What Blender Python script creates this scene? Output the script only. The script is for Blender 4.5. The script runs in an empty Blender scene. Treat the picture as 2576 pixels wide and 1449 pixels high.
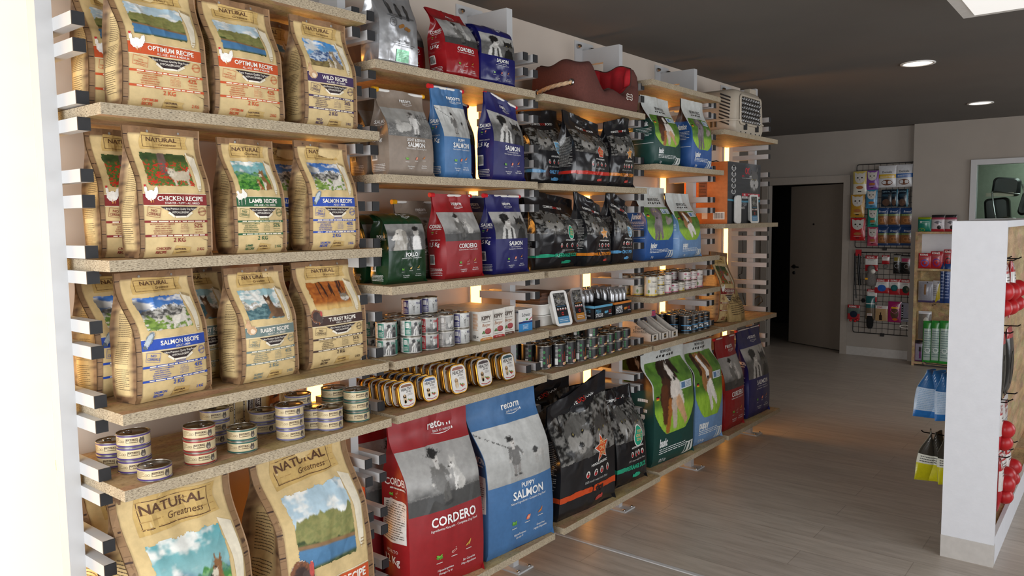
import bpy, math, random
import numpy as np
from mathutils import Matrix, Vector
from mathutils.geometry import tessellate_polygon
# ------------------------------------------------------------------ camera, world, light, exposure
S = bpy.context.scene
COL = S.collection
IW, IH, FPX = 2576, 1449, 1946.62
yaw, pit, rol = [math.radians(a) for a in (38.9372, 4.9788, -0.69955)]
CAMP = np.array([-0.87061, -2.0, 1.623985])
_f = np.array([math.cos(yaw)*math.cos(pit), math.sin(yaw)*math.cos(pit), -math.sin(pit)])
_r0 = np.array([math.sin(yaw), -math.cos(yaw), 0.0]); _u0 = np.cross(_r0, _f)
_r = math.cos(rol)*_r0 + math.sin(rol)*_u0
_u = -math.sin(rol)*_r0 + math.cos(rol)*_u0
cam = bpy.data.cameras.new('camera'); cam.sensor_width = 36.0; cam.lens = FPX/IW*36.0; cam.clip_start = .02
camo = bpy.data.objects.new('camera', cam); COL.objects.link(camo); S.camera = camo
camo.matrix_world = Matrix(((_r[0], _u[0], -_f[0], CAMP[0]), (_r[1], _u[1], -_f[1], CAMP[1]), (_r[2], _u[2], -_f[2], CAMP[2]), (0, 0, 0, 1)))

def ray(px, py):
    return _f + _r*(px-IW/2)/FPX - _u*(py-IH/2)/FPX
def hit(px, py, ax, val):
    d = ray(px, py); return CAMP + d*(val-CAMP[ax])/d[ax]

S.view_settings.view_transform = 'Standard'; S.view_settings.look = 'None'
S.view_settings.gamma = 1.0; S.view_settings.use_curve_mapping = False
S.view_settings.exposure = 0.2
W = bpy.data.worlds.new('world'); S.world = W; W.use_nodes = True
W.node_tree.nodes['Background'].inputs[0].default_value = (.75, .86, 1, 1)
W.node_tree.nodes['Background'].inputs[1].default_value = 0.35
def area(name, loc, rot, sx, sy, power, col):
    l = bpy.data.lights.new(name, 'AREA'); l.shape = 'RECTANGLE'; l.size = sx; l.size_y = sy; l.energy = power; l.color = col
    o = bpy.data.objects.new(name, l); COL.objects.link(o); o.location = loc; o.rotation_euler = rot; return o
R90 = math.pi/2
# daylight through the shop window beside the shelves (x = -1.9) and through the glazed front behind the photographer (y = -5)
area('window_daylight_side', (-1.84, -1.25, 1.45), (0, -R90, 0), 2.2, 2.3, 92, (.96, .98, 1.0))
area('window_daylight_front', (1.2, -4.9, 1.5), (R90, 0, 0), 4.6, 2.1, 92, (.93, .96, 1.0))
area('window_daylight_far', (6.6, -4.9, 1.5), (R90, 0, 0), 2.4, 2.0, 55, (.95, .97, 1.0))

# ------------------------------------------------------------------ helpers
def lin(c):
    if isinstance(c, str):
        c = c.lstrip('#'); c = c if len(c) == 6 else ''.join(q*2 for q in c); c = [int(c[i:i+2], 16)/255 for i in (0, 2, 4)]
    return np.array([x/12.92 if x <= .04045 else ((x+.055)/1.055)**2.4 for x in c])
MAT = {}
def nodes(name):
    m = bpy.data.materials.new(name); m.use_nodes = True; MAT[name] = m
    return m, m.node_tree, m.node_tree.nodes['Principled BSDF']
def mix_node(nt, a, b, fac, btype='MIX'):
    n = nt.nodes.new('ShaderNodeMix'); n.data_type = 'RGBA'; n.blend_type = btype
    for sock, v in ((n.inputs['Factor'], fac), (n.inputs['A'], a), (n.inputs['B'], b)):
        if hasattr(v, 'is_output'): nt.links.new(v, sock)
        elif isinstance(v, (int, float)): sock.default_value = v
        else: sock.default_value = (*v, 1)
    return n.outputs['Result']
def noise(nt, vec, scale, detail=3, rough=.55):
    n = nt.nodes.new('ShaderNodeTexNoise'); n.inputs['Scale'].default_value = scale; n.inputs['Detail'].default_value = detail; n.inputs['Roughness'].default_value = rough
    if vec is not None: nt.links.new(vec, n.inputs['Vector'])
    return n.outputs['Fac']
def ramp(nt, fac, stops):
    n = nt.nodes.new('ShaderNodeValToRGB'); e = n.color_ramp.elements
    while len(e) < len(stops): e.new(.5)
    for el, (p, c) in zip(e, stops): el.position = p; el.color = (*c, 1)
    nt.links.new(fac, n.inputs[0]); return n.outputs[0]
def coords(nt, scale=(1, 1, 1), kind='Object'):
    t = nt.nodes.new('ShaderNodeTexCoord'); mp = nt.nodes.new('ShaderNodeMapping'); mp.inputs['Scale'].default_value = scale
    nt.links.new(t.outputs[kind], mp.inputs['Vector']); return mp.outputs['Vector']
def bump(nt, bsdf, h, strength, dist=.002):
    b = nt.nodes.new('ShaderNodeBump'); b.inputs['Strength'].default_value = strength; b.inputs['Distance'].default_value = dist
    nt.links.new(h, b.inputs['Height']); nt.links.new(b.outputs[0], bsdf.inputs['Normal'])
def plain(name, col, rough=.5, metal=0, var=.06, scale=30, bmp=0, coat=0):
    m, nt, b = nodes(name); c = lin(col)
    v = coords(nt); f = noise(nt, v, scale)
    nt.links.new(ramp(nt, f, [(.3, c*(1-var)), (.7, np.minimum(c*(1+var), 1))]), b.inputs['Base Color'])
    b.inputs['Roughness'].default_value = rough; b.inputs['Metallic'].default_value = metal
    if coat: b.inputs['Coat Weight'].default_value = coat; b.inputs['Coat Roughness'].default_value = .15
    if bmp: bump(nt, b, noise(nt, v, scale*4, 2), bmp)
    return m
def printed(name, rough, metal=0, coat=0, bmp=0, bscale=90, spec=.5):
    """colour comes from the printed colour attribute"""
    m, nt, b = nodes(name)
    a = nt.nodes.new('ShaderNodeAttribute'); a.attribute_name = 'print'
    f = noise(nt, coords(nt), 60)
    nt.links.new(mix_node(nt, a.outputs['Color'], ramp(nt, f, [(.3, (.86,)*3), (.7, (1,)*3)]), 1.0, 'MULTIPLY'), b.inputs['Base Color'])
    b.inputs['Roughness'].default_value = rough; b.inputs['Metallic'].default_value = metal; b.inputs['Specular IOR Level'].default_value = spec
    if coat: b.inputs['Coat Weight'].default_value = coat; b.inputs['Coat Roughness'].default_value = .12
    if bmp: bump(nt, b, noise(nt, coords(nt), bscale, 3), bmp, .004)
    return m
printed('paper', .62, bmp=.10, bscale=14)
printed('satin', .42, bmp=.14, bscale=12)
printed('gloss', .20, bmp=.34, bscale=13)
printed('foil', .26, metal=.75, bmp=.4, bscale=14)
printed('card', .55)
printed('tin', .28, metal=.8)
printed('label', .35)
def emis(name, col, strength):
    m, nt, b = nodes(name); b.inputs['Base Color'].default_value = (*lin(col), 1)
    b.inputs['Emission Color'].default_value = (*lin(col), 1); b.inputs['Emission Strength'].default_value = strength; return m
emis('led_warm', '#ffae4e', 9.0)
emis('bright_wall_glow', '#ffd08a', 2.3)  # added glow for the overbright wall left of the near upright
emis('lamp_white', '#fff6e6', 2.2)
emis('tube_white', '#f4f2ee', .55)
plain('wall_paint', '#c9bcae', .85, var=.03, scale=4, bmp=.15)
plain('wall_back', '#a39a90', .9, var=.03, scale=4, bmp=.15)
plain('ceiling_paint', '#625d57', .95, var=.05, scale=2)
plain('white_steel', '#c0c0c0', .38, var=.02, scale=20)
plain('black_cap', '#1c1c1e', .6, var=.15, scale=60)
plain('black_wire', '#111112', .4)
plain('chrome', '#b8b8b8', .2, 1)
plain('white_plastic', '#e4e2dd', .35)
plain('beige_plastic', '#b9ad9b', .42, var=.03)
plain('dark_plastic', '#232325', .4)
plain('door_paint', '#8d8174', .7, var=.03)
plain('frame_paint', '#a59b90', .7, var=.03)
plain('skirting_paint', '#bdb8b2', .6)
plain('inner_room', '#8f9486', .9)
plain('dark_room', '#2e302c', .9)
plain('brown_cloth', '#5c3129', .9, var=.12, scale=120, bmp=.3)
plain('red_cloth', '#b31824', .75, var=.12, scale=40, bmp=.3)
plain('dark_brown_cloth', '#4a3029', .95, var=.12, scale=60)
plain('rope', '#cdb08f', .9, var=.15, scale=200)
plain('white_thread', '#e8e4da', .8)
plain('red_plastic', '#c3202b', .3)
plain('yellow_plastic', '#e3a51c', .3)
plain('steel_lid', '#a9a59c', .25, 1, var=.08)
plain('gold_foil', '#c2923c', .28, 1, var=.1, scale=60)
plain('black_fur', '#101010', 1, var=.5, scale=300)
plain('red_rubber', '#b3161c', .35)
plain('grey_plush', '#6f6a66', 1, var=.2, scale=120)
plain('teal_cloth', '#1f6668', .9)
plain('white_board', '#d9dade', .55, var=.025, scale=18, bmp=.25)
m, nt, b = nodes('glass'); b.inputs['Transmission Weight'].default_value = 1; b.inputs['Roughness'].default_value = .02; b.inputs['Base Color'].default_value = (.85, .95, .9, 1); b.inputs['IOR'].default_value = 1.1
m, nt, b = nodes('clear_plastic'); b.inputs['Transmission Weight'].default_value = .85; b.inputs['Roughness'].default_value = .08; b.inputs['Base Color'].default_value = (.95, .95, .95, 1); b.inputs['IOR'].default_value = 1.15
def osb(name, base, dark, light, sc):
    m, nt, b = nodes(name)
    v1 = coords(nt, (sc*.35, sc, sc*1.2)); v2 = coords(nt, (sc*5, sc*9, sc*12))
    f1 = noise(nt, v1, 6, 6, .7); f2 = noise(nt, v2, 9, 3, .6)
    vo = nt.nodes.new('ShaderNodeTexVoronoi'); vo.inputs['Scale'].default_value = 13*sc; nt.links.new(coords(nt, (.35, 1, 1)), vo.inputs['Vector'])
    c1 = ramp(nt, f1, [(.32, lin(dark)), (.5, lin(base)), (.68, lin(light))])
    c2 = ramp(nt, f2, [(.36, (.35, .3, .24)), (.46, (1, 1, 1))])
    c3 = mix_node(nt, c1, vo.outputs['Color'], .10, 'OVERLAY')
    nt.links.new(mix_node(nt, c3, c2, .55, 'MULTIPLY'), b.inputs['Base Color'])
    b.inputs['Roughness'].default_value = .6; bump(nt, b, f1, .2); return m
osb('osb_face', '#b0936a', '#8d724e', '#ccb084', 1.6)
# sawn edge of the boards: paler, fine dark flecks
m, nt, b = nodes('osb_edge')
f1 = noise(nt, coords(nt, (60, 60, 190)), 2.2, 3, .65); f2 = noise(nt, coords(nt, (3, 3, 3)), 8, 2)
c = mix_node(nt, ramp(nt, f1, [(.33, lin('#4d4234')), (.44, lin('#a5957b')), (.62, lin('#bfb096'))]), ramp(nt, f2, [(.3, (.8,)*3), (.7, (1,)*3)]), 1.0, 'MULTIPLY')
nt.links.new(c, b.inputs['Base Color']); b.inputs['Roughness'].default_value = .75; bump(nt, b, f1, .3)
# laminate floor: planks across the room
m, nt, b = nodes('laminate')
br = nt.nodes.new('ShaderNodeTexBrick'); br.inputs['Scale'].default_value = 1.0
br.inputs['Brick Width'].default_value = 1.25; br.inputs['Row Height'].default_value = .19; br.inputs['Mortar Size'].default_value = .0022
br.inputs['Color1'].default_value = (*lin('#bcb1a5'), 1); br.inputs['Color2'].default_value = (*lin('#b4a99e'), 1); br.inputs['Mortar'].default_value = (*lin('#a0958a'), 1)
br.offset = .37
mpv = coords(nt); mp = mpv.node; mp.inputs['Rotation'].default_value = (0, 0, R90); nt.links.new(mpv, br.inputs['Vector'])
g = noise(nt, coords(nt, (9, 1.0, 1)), 3.0, 6, .65)
c = mix_node(nt, br.outputs['Color'], ramp(nt, g, [(.3, (.74, .72, .70)), (.6, (1, 1, 1))]), 1.0, 'MULTIPLY')
nt.links.new(c, b.inputs['Base Color']); b.inputs['Roughness'].default_value = .38; bump(nt, b, g, .06)

class MB:
    """collects shapes and links them as ONE mesh object; colours go to the 'print' attribute"""
    def __init__(s): s.v = []; s.n = 0; s.l = []; s.t = []; s.c = []; s.m = []; s.s = []
    def add(s, v, faces, col=(.5, .5, .5), mat=0, smooth=False, vcol=None):
        v = np.asarray(v, float).reshape(-1, 3); s.v.append(v)
        if isinstance(faces, np.ndarray):
            k = faces.shape[1]; s.l.append((faces+s.n).ravel()); s.t.append(np.full(len(faces), k)); fl = faces.ravel(); nf = len(faces)
        else:
            fl = np.array([i for f in faces for i in f], int); s.l.append(fl+s.n); s.t.append(np.array([len(f) for f in faces])); nf = len(faces)
        s.c.append(vcol[fl] if vcol is not None else np.tile(lin(col) if isinstance(col, str) else np.asarray(col, float), (len(fl), 1)))
        s.m.append(np.full(nf, mat)); s.s.append(np.full(nf, smooth)); s.n += len(v); return s
    def box(s, x0, x1, y0, y1, z0, z1, col=(.5, .5, .5), mat=0, mats=None):
        v = [(x, y, z) for z in (z0, z1) for y in (y0, y1) for x in (x0, x1)]
        F = [(0, 2, 3, 1), (4, 5, 7, 6), (0, 1, 5, 4), (2, 6, 7, 3), (0, 4, 6, 2), (1, 3, 7, 5)]   # bottom top front back left right
        if mats is None: return s.add(v, F, col, mat)
        for f, mm in zip(F, mats): s.add([v[i] for i in f], [(0, 1, 2, 3)], col, mm)
        return s
    def grid(s, P, col=(.5, .5, .5), mat=0, smooth=True, vcol=None, mask=None, flip=False):
        h, w = P.shape[:2]; i = np.arange(h*w).reshape(h, w)
        q = np.stack([i[:-1, :-1], i[:-1, 1:], i[1:, 1:], i[1:, :-1]], -1).reshape(-1, 4)
        if flip: q = q[:, ::-1]
        if mask is not None: q = q[mask.ravel()]
        if len(q) == 0: return s
        return s.add(P.reshape(-1, 3), q, col, mat, smooth, None if vcol is None else vcol.reshape(-1, 3))
    def lathe(s, prof, n=32, col=(.5, .5, .5), mat=0, cx=0, cy=0, smooth=True, a0=0, a1=2*math.pi):
        a = np.linspace(a0, a1, n+1); pr = np.array(prof)
        P = np.stack([cx+pr[:, None, 0]*np.cos(a), cy+pr[:, None, 0]*np.sin(a), pr[:, None, 1]+0*a], -1)
        return s.grid(P, col, mat, smooth)
    def tube(s, pts, r, n=8, col=(.5, .5, .5), mat=0, cap=True):
        pts = np.asarray(pts, float); rr = np.broadcast_to(np.asarray(r, float), (len(pts),)); t = np.gradient(pts, axis=0)
        t /= np.linalg.norm(t, axis=1, keepdims=True)+1e-12
        up = np.array([0, 0, 1.]) if abs(t[0][2]) < .9 else np.array([1., 0, 0]); R = []
        for p, d, q in zip(pts, t, rr):
            a = np.cross(d, up); a /= np.linalg.norm(a)+1e-12; b_ = np.cross(a, d); up = b_
            th = np.linspace(0, 2*math.pi, n+1); R.append(p+q*(np.outer(np.cos(th), a)+np.outer(np.sin(th), b_)))
        R = np.array(R); s.grid(R, col, mat, True)
        if cap:
            for k in (0, -1): s.add(R[k][:-1], [tuple(range(n))], col, mat)
        return s
    def prism(s, pts, d, axis=1, at=0, col=(.5, .5, .5), mat=0):
        """2-D outline (in the other two axes) pushed d along axis"""
        k = len(pts); V = []
        for o in (at, at+d):
            for p, q in pts:
                V.append({0: (o, p, q), 1: (p, o, q), 2: (p, q, o)}[axis])
        F = [(i, (i+1) % k, k+(i+1) % k, k+i) for i in range(k)]
        for tri in tessellate_polygon([[Vector((p, q, 0)) for p, q in pts]]): F += [tuple(tri), tuple(i+k for i in tri)]
        return s.add(V, F, col, mat)
    def build(s, name, mats, parent=None, loc=None, rz=None, rot=None):
        me = bpy.data.meshes.new(name)
        v = np.concatenate(s.v); l = np.concatenate(s.l); t = np.concatenate(s.t); c = np.concatenate(s.c)
        me.vertices.add(len(v)); me.vertices.foreach_set('co', v.ravel().astype(np.float32))
        me.loops.add(len(l)); me.loops.foreach_set('vertex_index', l.astype(np.int32))
        me.polygons.add(len(t)); st = np.concatenate([[0], np.cumsum(t)[:-1]])
        me.polygons.foreach_set('loop_start', st.astype(np.int32)); me.polygons.foreach_set('loop_total', t.astype(np.int32))
        me.polygons.foreach_set('use_smooth', np.concatenate(s.s).astype(bool)); me.polygons.foreach_set('material_index', np.concatenate(s.m).astype(np.int32))
        a = me.color_attributes.new('print', 'FLOAT_COLOR', 'CORNER')
        a.data.foreach_set('color', np.concatenate([np.clip(c, 0, 1), np.ones((len(c), 1))], 1).ravel().astype(np.float32))
        for mm in ([mats] if isinstance(mats, str) else mats): me.materials.append(MAT[mm])
        me.update(calc_edges=True); me.validate()
        return place(bpy.data.objects.new(name, me), parent, loc, rz, rot)
def place(o, parent=None, loc=None, rz=None, rot=None):
    COL.objects.link(o)
    if parent is not None: o.parent = parent
    if loc is not None: o.location = loc
    if rz is not None: o.rotation_euler = (0, 0, rz)
    if rot is not None: o.rotation_euler = rot
    return o
def empty(name, loc=(0, 0, 0), rz=0, rot=None):
    o = bpy.data.objects.new(name, None); o.empty_display_size = .05; return place(o, None, loc, rz, rot)
def tag(o, label, cat, group=None):
    o['label'] = label; o['category'] = cat
    if group: o['group'] = group
    return o
def struct(o): o['kind'] = 'structure'; return o
KIDS = {}
def kids(o):
    return [c for c in bpy.data.objects if c.parent == o] if o not in KIDS else KIDS[o]
def clone(o, loc=None, rz=None, label=None, rot=None, group=None):
    """a copy of a thing with copies of its parts and sub-parts"""
    r = o.copy(); COL.objects.link(r)
    if loc is not None: r.location = loc
    if rz is not None: r.rotation_euler = (0, 0, rz)
    if rot is not None: r.rotation_euler = rot
    if label: r['label'] = label
    if group: r['group'] = group
    for ch in kids(o):
        c = ch.copy(); COL.objects.link(c); c.parent = r
        for g in kids(ch):
            d = g.copy(); COL.objects.link(d); d.parent = c
    return r
def freeze(o):
    """remember the parts of a prototype so that copying it is quick"""
    KIDS[o] = kids(o)
    for c in KIDS[o]: KIDS[c] = kids(c)
    return o
ORD = ['first', 'second', 'third', 'fourth', 'fifth', 'sixth', 'seventh', 'eighth', 'ninth', 'tenth', 'eleventh', 'twelfth', 'thirteenth', 'fourteenth', 'fifteenth', 'sixteenth', 'seventeenth', 'eighteenth']
# ------------------------------------------------------------------ room shell
CZ, BX, WY = 2.62, 8.68, .44
def slab(name, mats, *b):
    return struct(MB().box(*b).build(name, mats))
slab('floor', 'laminate', -1.95, 11.2, -5.05, 3.0, -.05, 0)
slab('ceiling', 'ceiling_paint', -1.95, 11.2, -5.05, 3.0, CZ, CZ+.06)
slab('wall_shelf', 'wall_paint', -1.95, 4.985, WY, WY+.07, 0, CZ)
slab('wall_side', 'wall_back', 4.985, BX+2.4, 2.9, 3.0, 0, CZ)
slab('wall_shelf_return', 'wall_paint', 4.9, 4.985, WY+.07, 3.0, 0, CZ)
# shop windows the daylight comes through
def pierced(name, mat, axis, at, th, lo, hi, holes, zt=CZ):
    """a wall across `axis` at `at` with rectangular holes (a0, a1, z0, z1), in order"""
    mb = MB(); c = lo
    def bx(a0, a1, z0, z1):
        if a1-a0 < 1e-4 or z1-z0 < 1e-4: return
        if axis == 0: mb.box(at, at+th, a0, a1, z0, z1)
        else: mb.box(a0, a1, at, at+th, z0, z1)
    for a0, a1, z0, z1 in holes:
        bx(c, a0, 0, zt); bx(a0, a1, 0, z0); bx(a0, a1, z1, zt); c = a1
    bx(c, hi, 0, zt)
    return struct(mb.build(name, mat))
pierced('wall_front', 'wall_paint', 0, -1.95, .08, -5.05, WY, [(-3.0, -.1, .35, 2.55)])
pierced('wall_street', 'wall_paint', 1, -5.05, .1, -1.95, 11.2, [(-1.1, 3.5, .4, 2.5), (5.4, 7.8, .5, 2.5)])
def window(name, axis, at, a0, a1, z0, z1, fw=.06, fd=.06, pane=True):
    mb = MB()
    for q in ((a0, a0+fw, z0, z1), (a1-fw, a1, z0, z1), (a0+fw, a1-fw, z0, z0+fw), (a0+fw, a1-fw, z1-fw, z1)):
        if axis == 0: mb.box(at, at+fd, *q)
        else: mb.box(q[0], q[1], at, at+fd, q[2], q[3])
    o = struct(mb.build(name, 'white_steel'))
    if pane:
        p = MB()
        if axis == 0: p.box(at+fd*.4, at+fd*.6, a0+fw, a1-fw, z0+fw, z1-fw)
        else: p.box(a0+fw, a1-fw, at+fd*.4, at+fd*.6, z0+fw, z1-fw)
        p.build('pane', 'glass', o)
    return o
window('window_1', 0, -1.93, -3.0, -.1, .35, 2.55, pane=False)
window('window_2', 1, -5.03, -1.1, 3.5, .4, 2.5, pane=False)
window('window_3', 1, -5.03, 5.4, 7.8, .5, 2.5, pane=False)
# far wall: door opening, then a slightly proud part with an inner window
DY0, DY1, DZ = .70, 1.60, 2.02
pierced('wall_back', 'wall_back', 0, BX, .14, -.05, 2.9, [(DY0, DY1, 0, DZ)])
PX = BX-.10
IWY0, IWY1, IWZ0, IWZ1 = -2.0, -.605, 1.53, 2.20
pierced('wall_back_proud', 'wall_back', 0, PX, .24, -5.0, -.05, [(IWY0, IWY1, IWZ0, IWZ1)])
window('window_4', 0, PX-.025, IWY0, IWY1, IWZ0, IWZ1, .055, .1)
slab('wall_dark_room', 'dark_room', BX+2.3, BX+2.4, -5.0, 2.9, 0, CZ)
slab('wall_partition', 'dark_room', BX+.14, BX+2.3, .25, .33, 0, CZ)
slab('baseboard_back', 'skirting_paint', BX-.014, BX, -.05, DY0-.075, 0, .10)
slab('trim_1', 'frame_paint', BX-.022, BX+.01, DY0-.075, DY0, 0, DZ+.085)
slab('trim_2', 'frame_paint', BX-.022, BX+.01, DY1, DY1+.075, 0, DZ+.085)
slab('trim_3', 'frame_paint', BX-.022, BX+.01, DY0, DY1, DZ, DZ+.085)
# door leaf swung into the dark room, hinge on the right jamb
d = struct(empty('door_1', (BX+.13, DY0+.01, .012), math.radians(-24)))
MB().box(0, .042, 0, .84, 0, 2.0).build('leaf', 'door_paint', d)
hb = MB().lathe([(.026, 0), (.026, .008), (.012, .010)], 16); hb.build('handle_rose', 'black_wire', d, (0, .77, .98), rot=(0, -R90, 0))
MB().tube([(-.045, .77, .98), (-.045, .70, .98), (-.045, .66, .978)], .009).build('handle', 'black_wire', d)
MB().lathe([(.022, 0), (.022, .006), (0, .006)], 16).build('lock_escutcheon', 'black_wire', d, (0, .77, .90), rot=(0, -R90, 0))
MB().lathe([(.012, 0), (.012, .006), (0, .006)], 12).build('peephole', 'black_wire', d, (0, .47, 1.52), rot=(0, -R90, 0))
# floor joint strip across the laminate
slab('trim_4', 'white_steel', 2.287, 2.308, -5.0, .43, 0, .004)
# recessed round ceiling lamps
def downlight(px, py, label):
    p = hit(px, py, 2, CZ); o = tag(empty('ceiling_light', (p[0], p[1], CZ)), label, 'ceiling light', 'recessed ceiling lights')
    MB().lathe([(.105, 0), (.105, -.006), (.088, -.006), (.086, .0)], 32).build('rim', 'white_plastic', o)
    MB().lathe([(.086, -.002), (0, -.0025)], 32).build('diffuser', 'lamp_white', o)
    l = bpy.data.lights.new('downlight', 'SPOT'); l.energy = 6; l.spot_size = 2.0; l.spot_blend = .6; l.shadow_soft_size = .08; l.color = (1, .93, .82)
    place(bpy.data.objects.new('downlight_bulb', l), o, (0, 0, -.03))
downlight(2309, 159, 'round recessed ceiling light nearer the camera, above the white display')
downlight(2466, 259, 'smaller looking round ceiling light farther back, above the inner window')
# hanging strip lamp, its corner at the top of the photograph
lc = hit(2424, 47, 2, CZ-.13)
o = tag(empty('ceiling_lamp', (lc[0]-.62, lc[1]-.32, CZ-.13)), 'white flat panel lamp hung under the dark ceiling above the display rack', 'ceiling lamp')
MB().box(-.62, .62, -.32, .32, .0, .035).build('housing', 'white_plastic', o)
MB().box(-.57, .57, -.27, .27, -.004, .0).build('diffuser', 'tube_white', o)
MB().box(-.6, -.57, -.01, .01, .035, .13).build('hanger', 'white_plastic', o); MB().box(.57, .6, -.01, .01, .035, .13).build('hanger', 'white_plastic', o)

# ------------------------------------------------------------------ steel uprights with paired arms
POST = [(-.058, -.018, 0.0), (.905, .940, -.006), (1.838, 1.877, -.008), (2.787, 2.822, -.011), (3.688, 3.730, -.013), (4.690, 4.728, -.016)]
NAMEP = ['white steel upright at the near left end, beside the bright wall', 'white steel upright between the first and second shelf bays', 'white steel upright by the stacked white pate boxes, bracketed to the wall', 'white steel upright just beyond the brown dog bed', 'white steel upright just left of the plastic pet carrier', 'bare last white steel upright near the dark doorway']
ARMZ = [.906+.195*k+e for k in range(-4, 8) for e in (0, .0655)][1:]
am = MB().box(-.0155, .0155, .088, .357, -.0165, .0165); arm_me = am.build('arm', 'white_steel'); arm_me = arm_me.data
cm = MB().box(-.0155, .0155, .084, .088, -.0165, .0165); cap_me = cm.build('end_cap', 'black_cap').data
for o in list(bpy.data.objects):
    if o.name in ('arm', 'end_cap'): bpy.data.objects.remove(o)
ARMX = {}
for i, (x0, x1, dz) in enumerate(POST):
    o = tag(empty('shelf_upright', ((x0+x1)/2, 0, 0)), NAMEP[i], 'shelf upright', 'white uprights with arms along the wall'); h = (x1-x0)/2
    MB().box(-h, h, .2, .25, .008, 2.555).build('post', 'white_steel', o)
    MB().box(-.055, .055, .14, .27, 0, .008).build('foot_plate', 'white_steel', o)
    bo = MB()
    for bx in (-.04, .04): bo.lathe([(.009, .008), (.009, .014), (0, .015)], 8, cx=bx, cy=.155)
    bo.build('bolt', 'chrome', o)
    br = MB().box(-h, h, .25, WY-.006, 2.475, 2.555); br.box(-h, h, .25, .30, 2.33, 2.475)
    br.build('wall_bracket', 'white_steel', o)
    pl = MB().box(-.09, .09, WY-.006, WY, 2.36, 2.60).build('wall_plate', 'white_steel', o)
    for bx, bz in ((-.065, 2.57), (.065, 2.57), (-.065, 2.41), (.065, 2.41)):
        MB().tube([(bx, WY-.006, bz), (bx, WY-.016, bz), (bx, WY-.03, bz)], [.013, .013, .007], 10).build('bolt', 'chrome', pl)
    for side, on in ((-1, i > 0), (1, i < 5)):
        if not on: continue
        xc = (h+.0155)*side
        for z in ARMZ:
            if z > 2.36 and i < 2: pass
            a = place(bpy.data.objects.new('arm', arm_me), o, (xc, 0, z+dz)); place(bpy.data.objects.new('end_cap', cap_me), a)
# warm light strips on the wall behind the uprights
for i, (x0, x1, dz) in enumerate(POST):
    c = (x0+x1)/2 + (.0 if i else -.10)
    o = tag(empty('light_strip', (c, WY-.0015, 0)), ['overbright-wall stand-in, a', 'second', 'third', 'fourth', 'fifth', 'last'][i]+' glowing warm light strip on the wall, behind the '+['near left', 'second', 'third', 'fourth', 'fifth', 'far bare'][i]+' white upright', 'light strip', 'warm light strips on the shelf wall')
    hw = .034 if i else .165  # first one is an added broad glow standing in for overbright wall
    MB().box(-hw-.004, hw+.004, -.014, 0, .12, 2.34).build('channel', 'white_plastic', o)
    MB().box(-hw, hw, -.018, -.0141, .13, 2.33).build('diffuser', 'led_warm' if i else 'bright_wall_glow', o)

# ------------------------------------------------------------------ boards
TH = .029
Z = {}
BOARDS = [  # key, x0, x1, y front, z, label tail
 ('1Z', .0, .900, .045, 2.3165, 'topmost board above the first bay, cut by the picture edge'),
 ('1A', .001, .902, -.004, 1.9265, 'board under the orange banded bags and purple banded bag'),
 ('1B', .001, .900, -.003, 1.5365, 'board under the maroon, green and blue banded bags'),
 ('1C', .003, .898, -.024, 1.1465, 'board under the blue, grey and brown banded bags'),
 ('1D', -.005, .900, -.029, .9515, 'board carrying the low stacks of flat cans'),
 ('1F', .0, .900, -.04, .242, 'lowest board under the biggest cream sacks'),
 ('2A', .928, 1.829, .038, 2.176, 'high board under the silver, red and navy bags'),
 ('2B', .929, 1.824, .027, 1.789, 'board under the taupe, pale blue and navy bags'),
 ('2C', .939, 1.824, -.005, 1.401, 'board under the green, red and navy bags'),
 ('2D', .930, 1.831, -.021, 1.1425, 'board carrying tall tins and white boxes'),
 ('2E', .941, 1.823, -.014, .9475, 'board full of golden trays'),
 ('2F', .930, 1.826, -.05, .242, 'lowest board under the big red and blue sacks'),
 ('3A', 1.887, 2.782, .038, 2.173, 'high board carrying the brown dog bed'),
 ('3B', 1.877, 2.782, .027, 1.786, 'board under the black bags with blue and red bands'),
 ('3C', 1.886, 2.785, .020, 1.398, 'board under the black bags with green and orange bands'),
 ('3D', 1.883, 2.785, -.002, 1.1385, 'board carrying stick displays and plastic trays'),
 ('3E', 1.877, 2.785, -.004, .9445, 'board full of black cans'),
 ('3F', 1.886, 2.786, -.058, .244, 'lowest board under the big black sacks'),
 ('4A', 2.824, 3.682, .02, 2.357, 'empty highest board above the white topped bags'),
 ('4B', 2.824, 3.684, -.006, 1.9145, 'board under the upper green and blue white topped bags'),
 ('4C', 2.824, 3.673, .012, 1.396, 'board under the blue and pale blue puppy bags'),
 ('4D', 2.825, 3.675, .007, 1.200, 'narrow board carrying pale label cans'),
 ('4E', 2.824, 3.680, -.002, .9405, 'board carrying the cardboard pouch boxes'),
 ('4F', 2.824, 3.684, -.03, .246, 'lowest board under the green and sky blue sacks'),
 ('5A', 3.745, 4.655, .02, 2.172, 'high board carrying the pet carrier'),
 ('5B', 3.742, 4.654, .008, 1.587, 'board carrying the orange and black cartons'),
 ('5E', 3.735, 4.660, .008, .9365, 'board with the leaning brown recipe bag, at the far end'),
 ('5F', 3.744, 4.655, -.03, .240, 'lowest board under the small red and navy sacks'),
]
for k, x0, x1, yf, z, t in BOARDS:
    Z[k] = z
    mb = MB().box(0, x1-x0, 0, .40-yf, -TH, 0, mats=[0, 0, 1, 1, 1, 1])
    tag(mb.build('shelf_board', ['osb_face', 'osb_edge'], loc=(x0, yf, z)), 'pale chipboard shelf '+t, 'shelf', 'chipboard shelf boards on the white uprights')
YF = {k: yf for k, x0, x1, yf, z, t in BOARDS}
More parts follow.
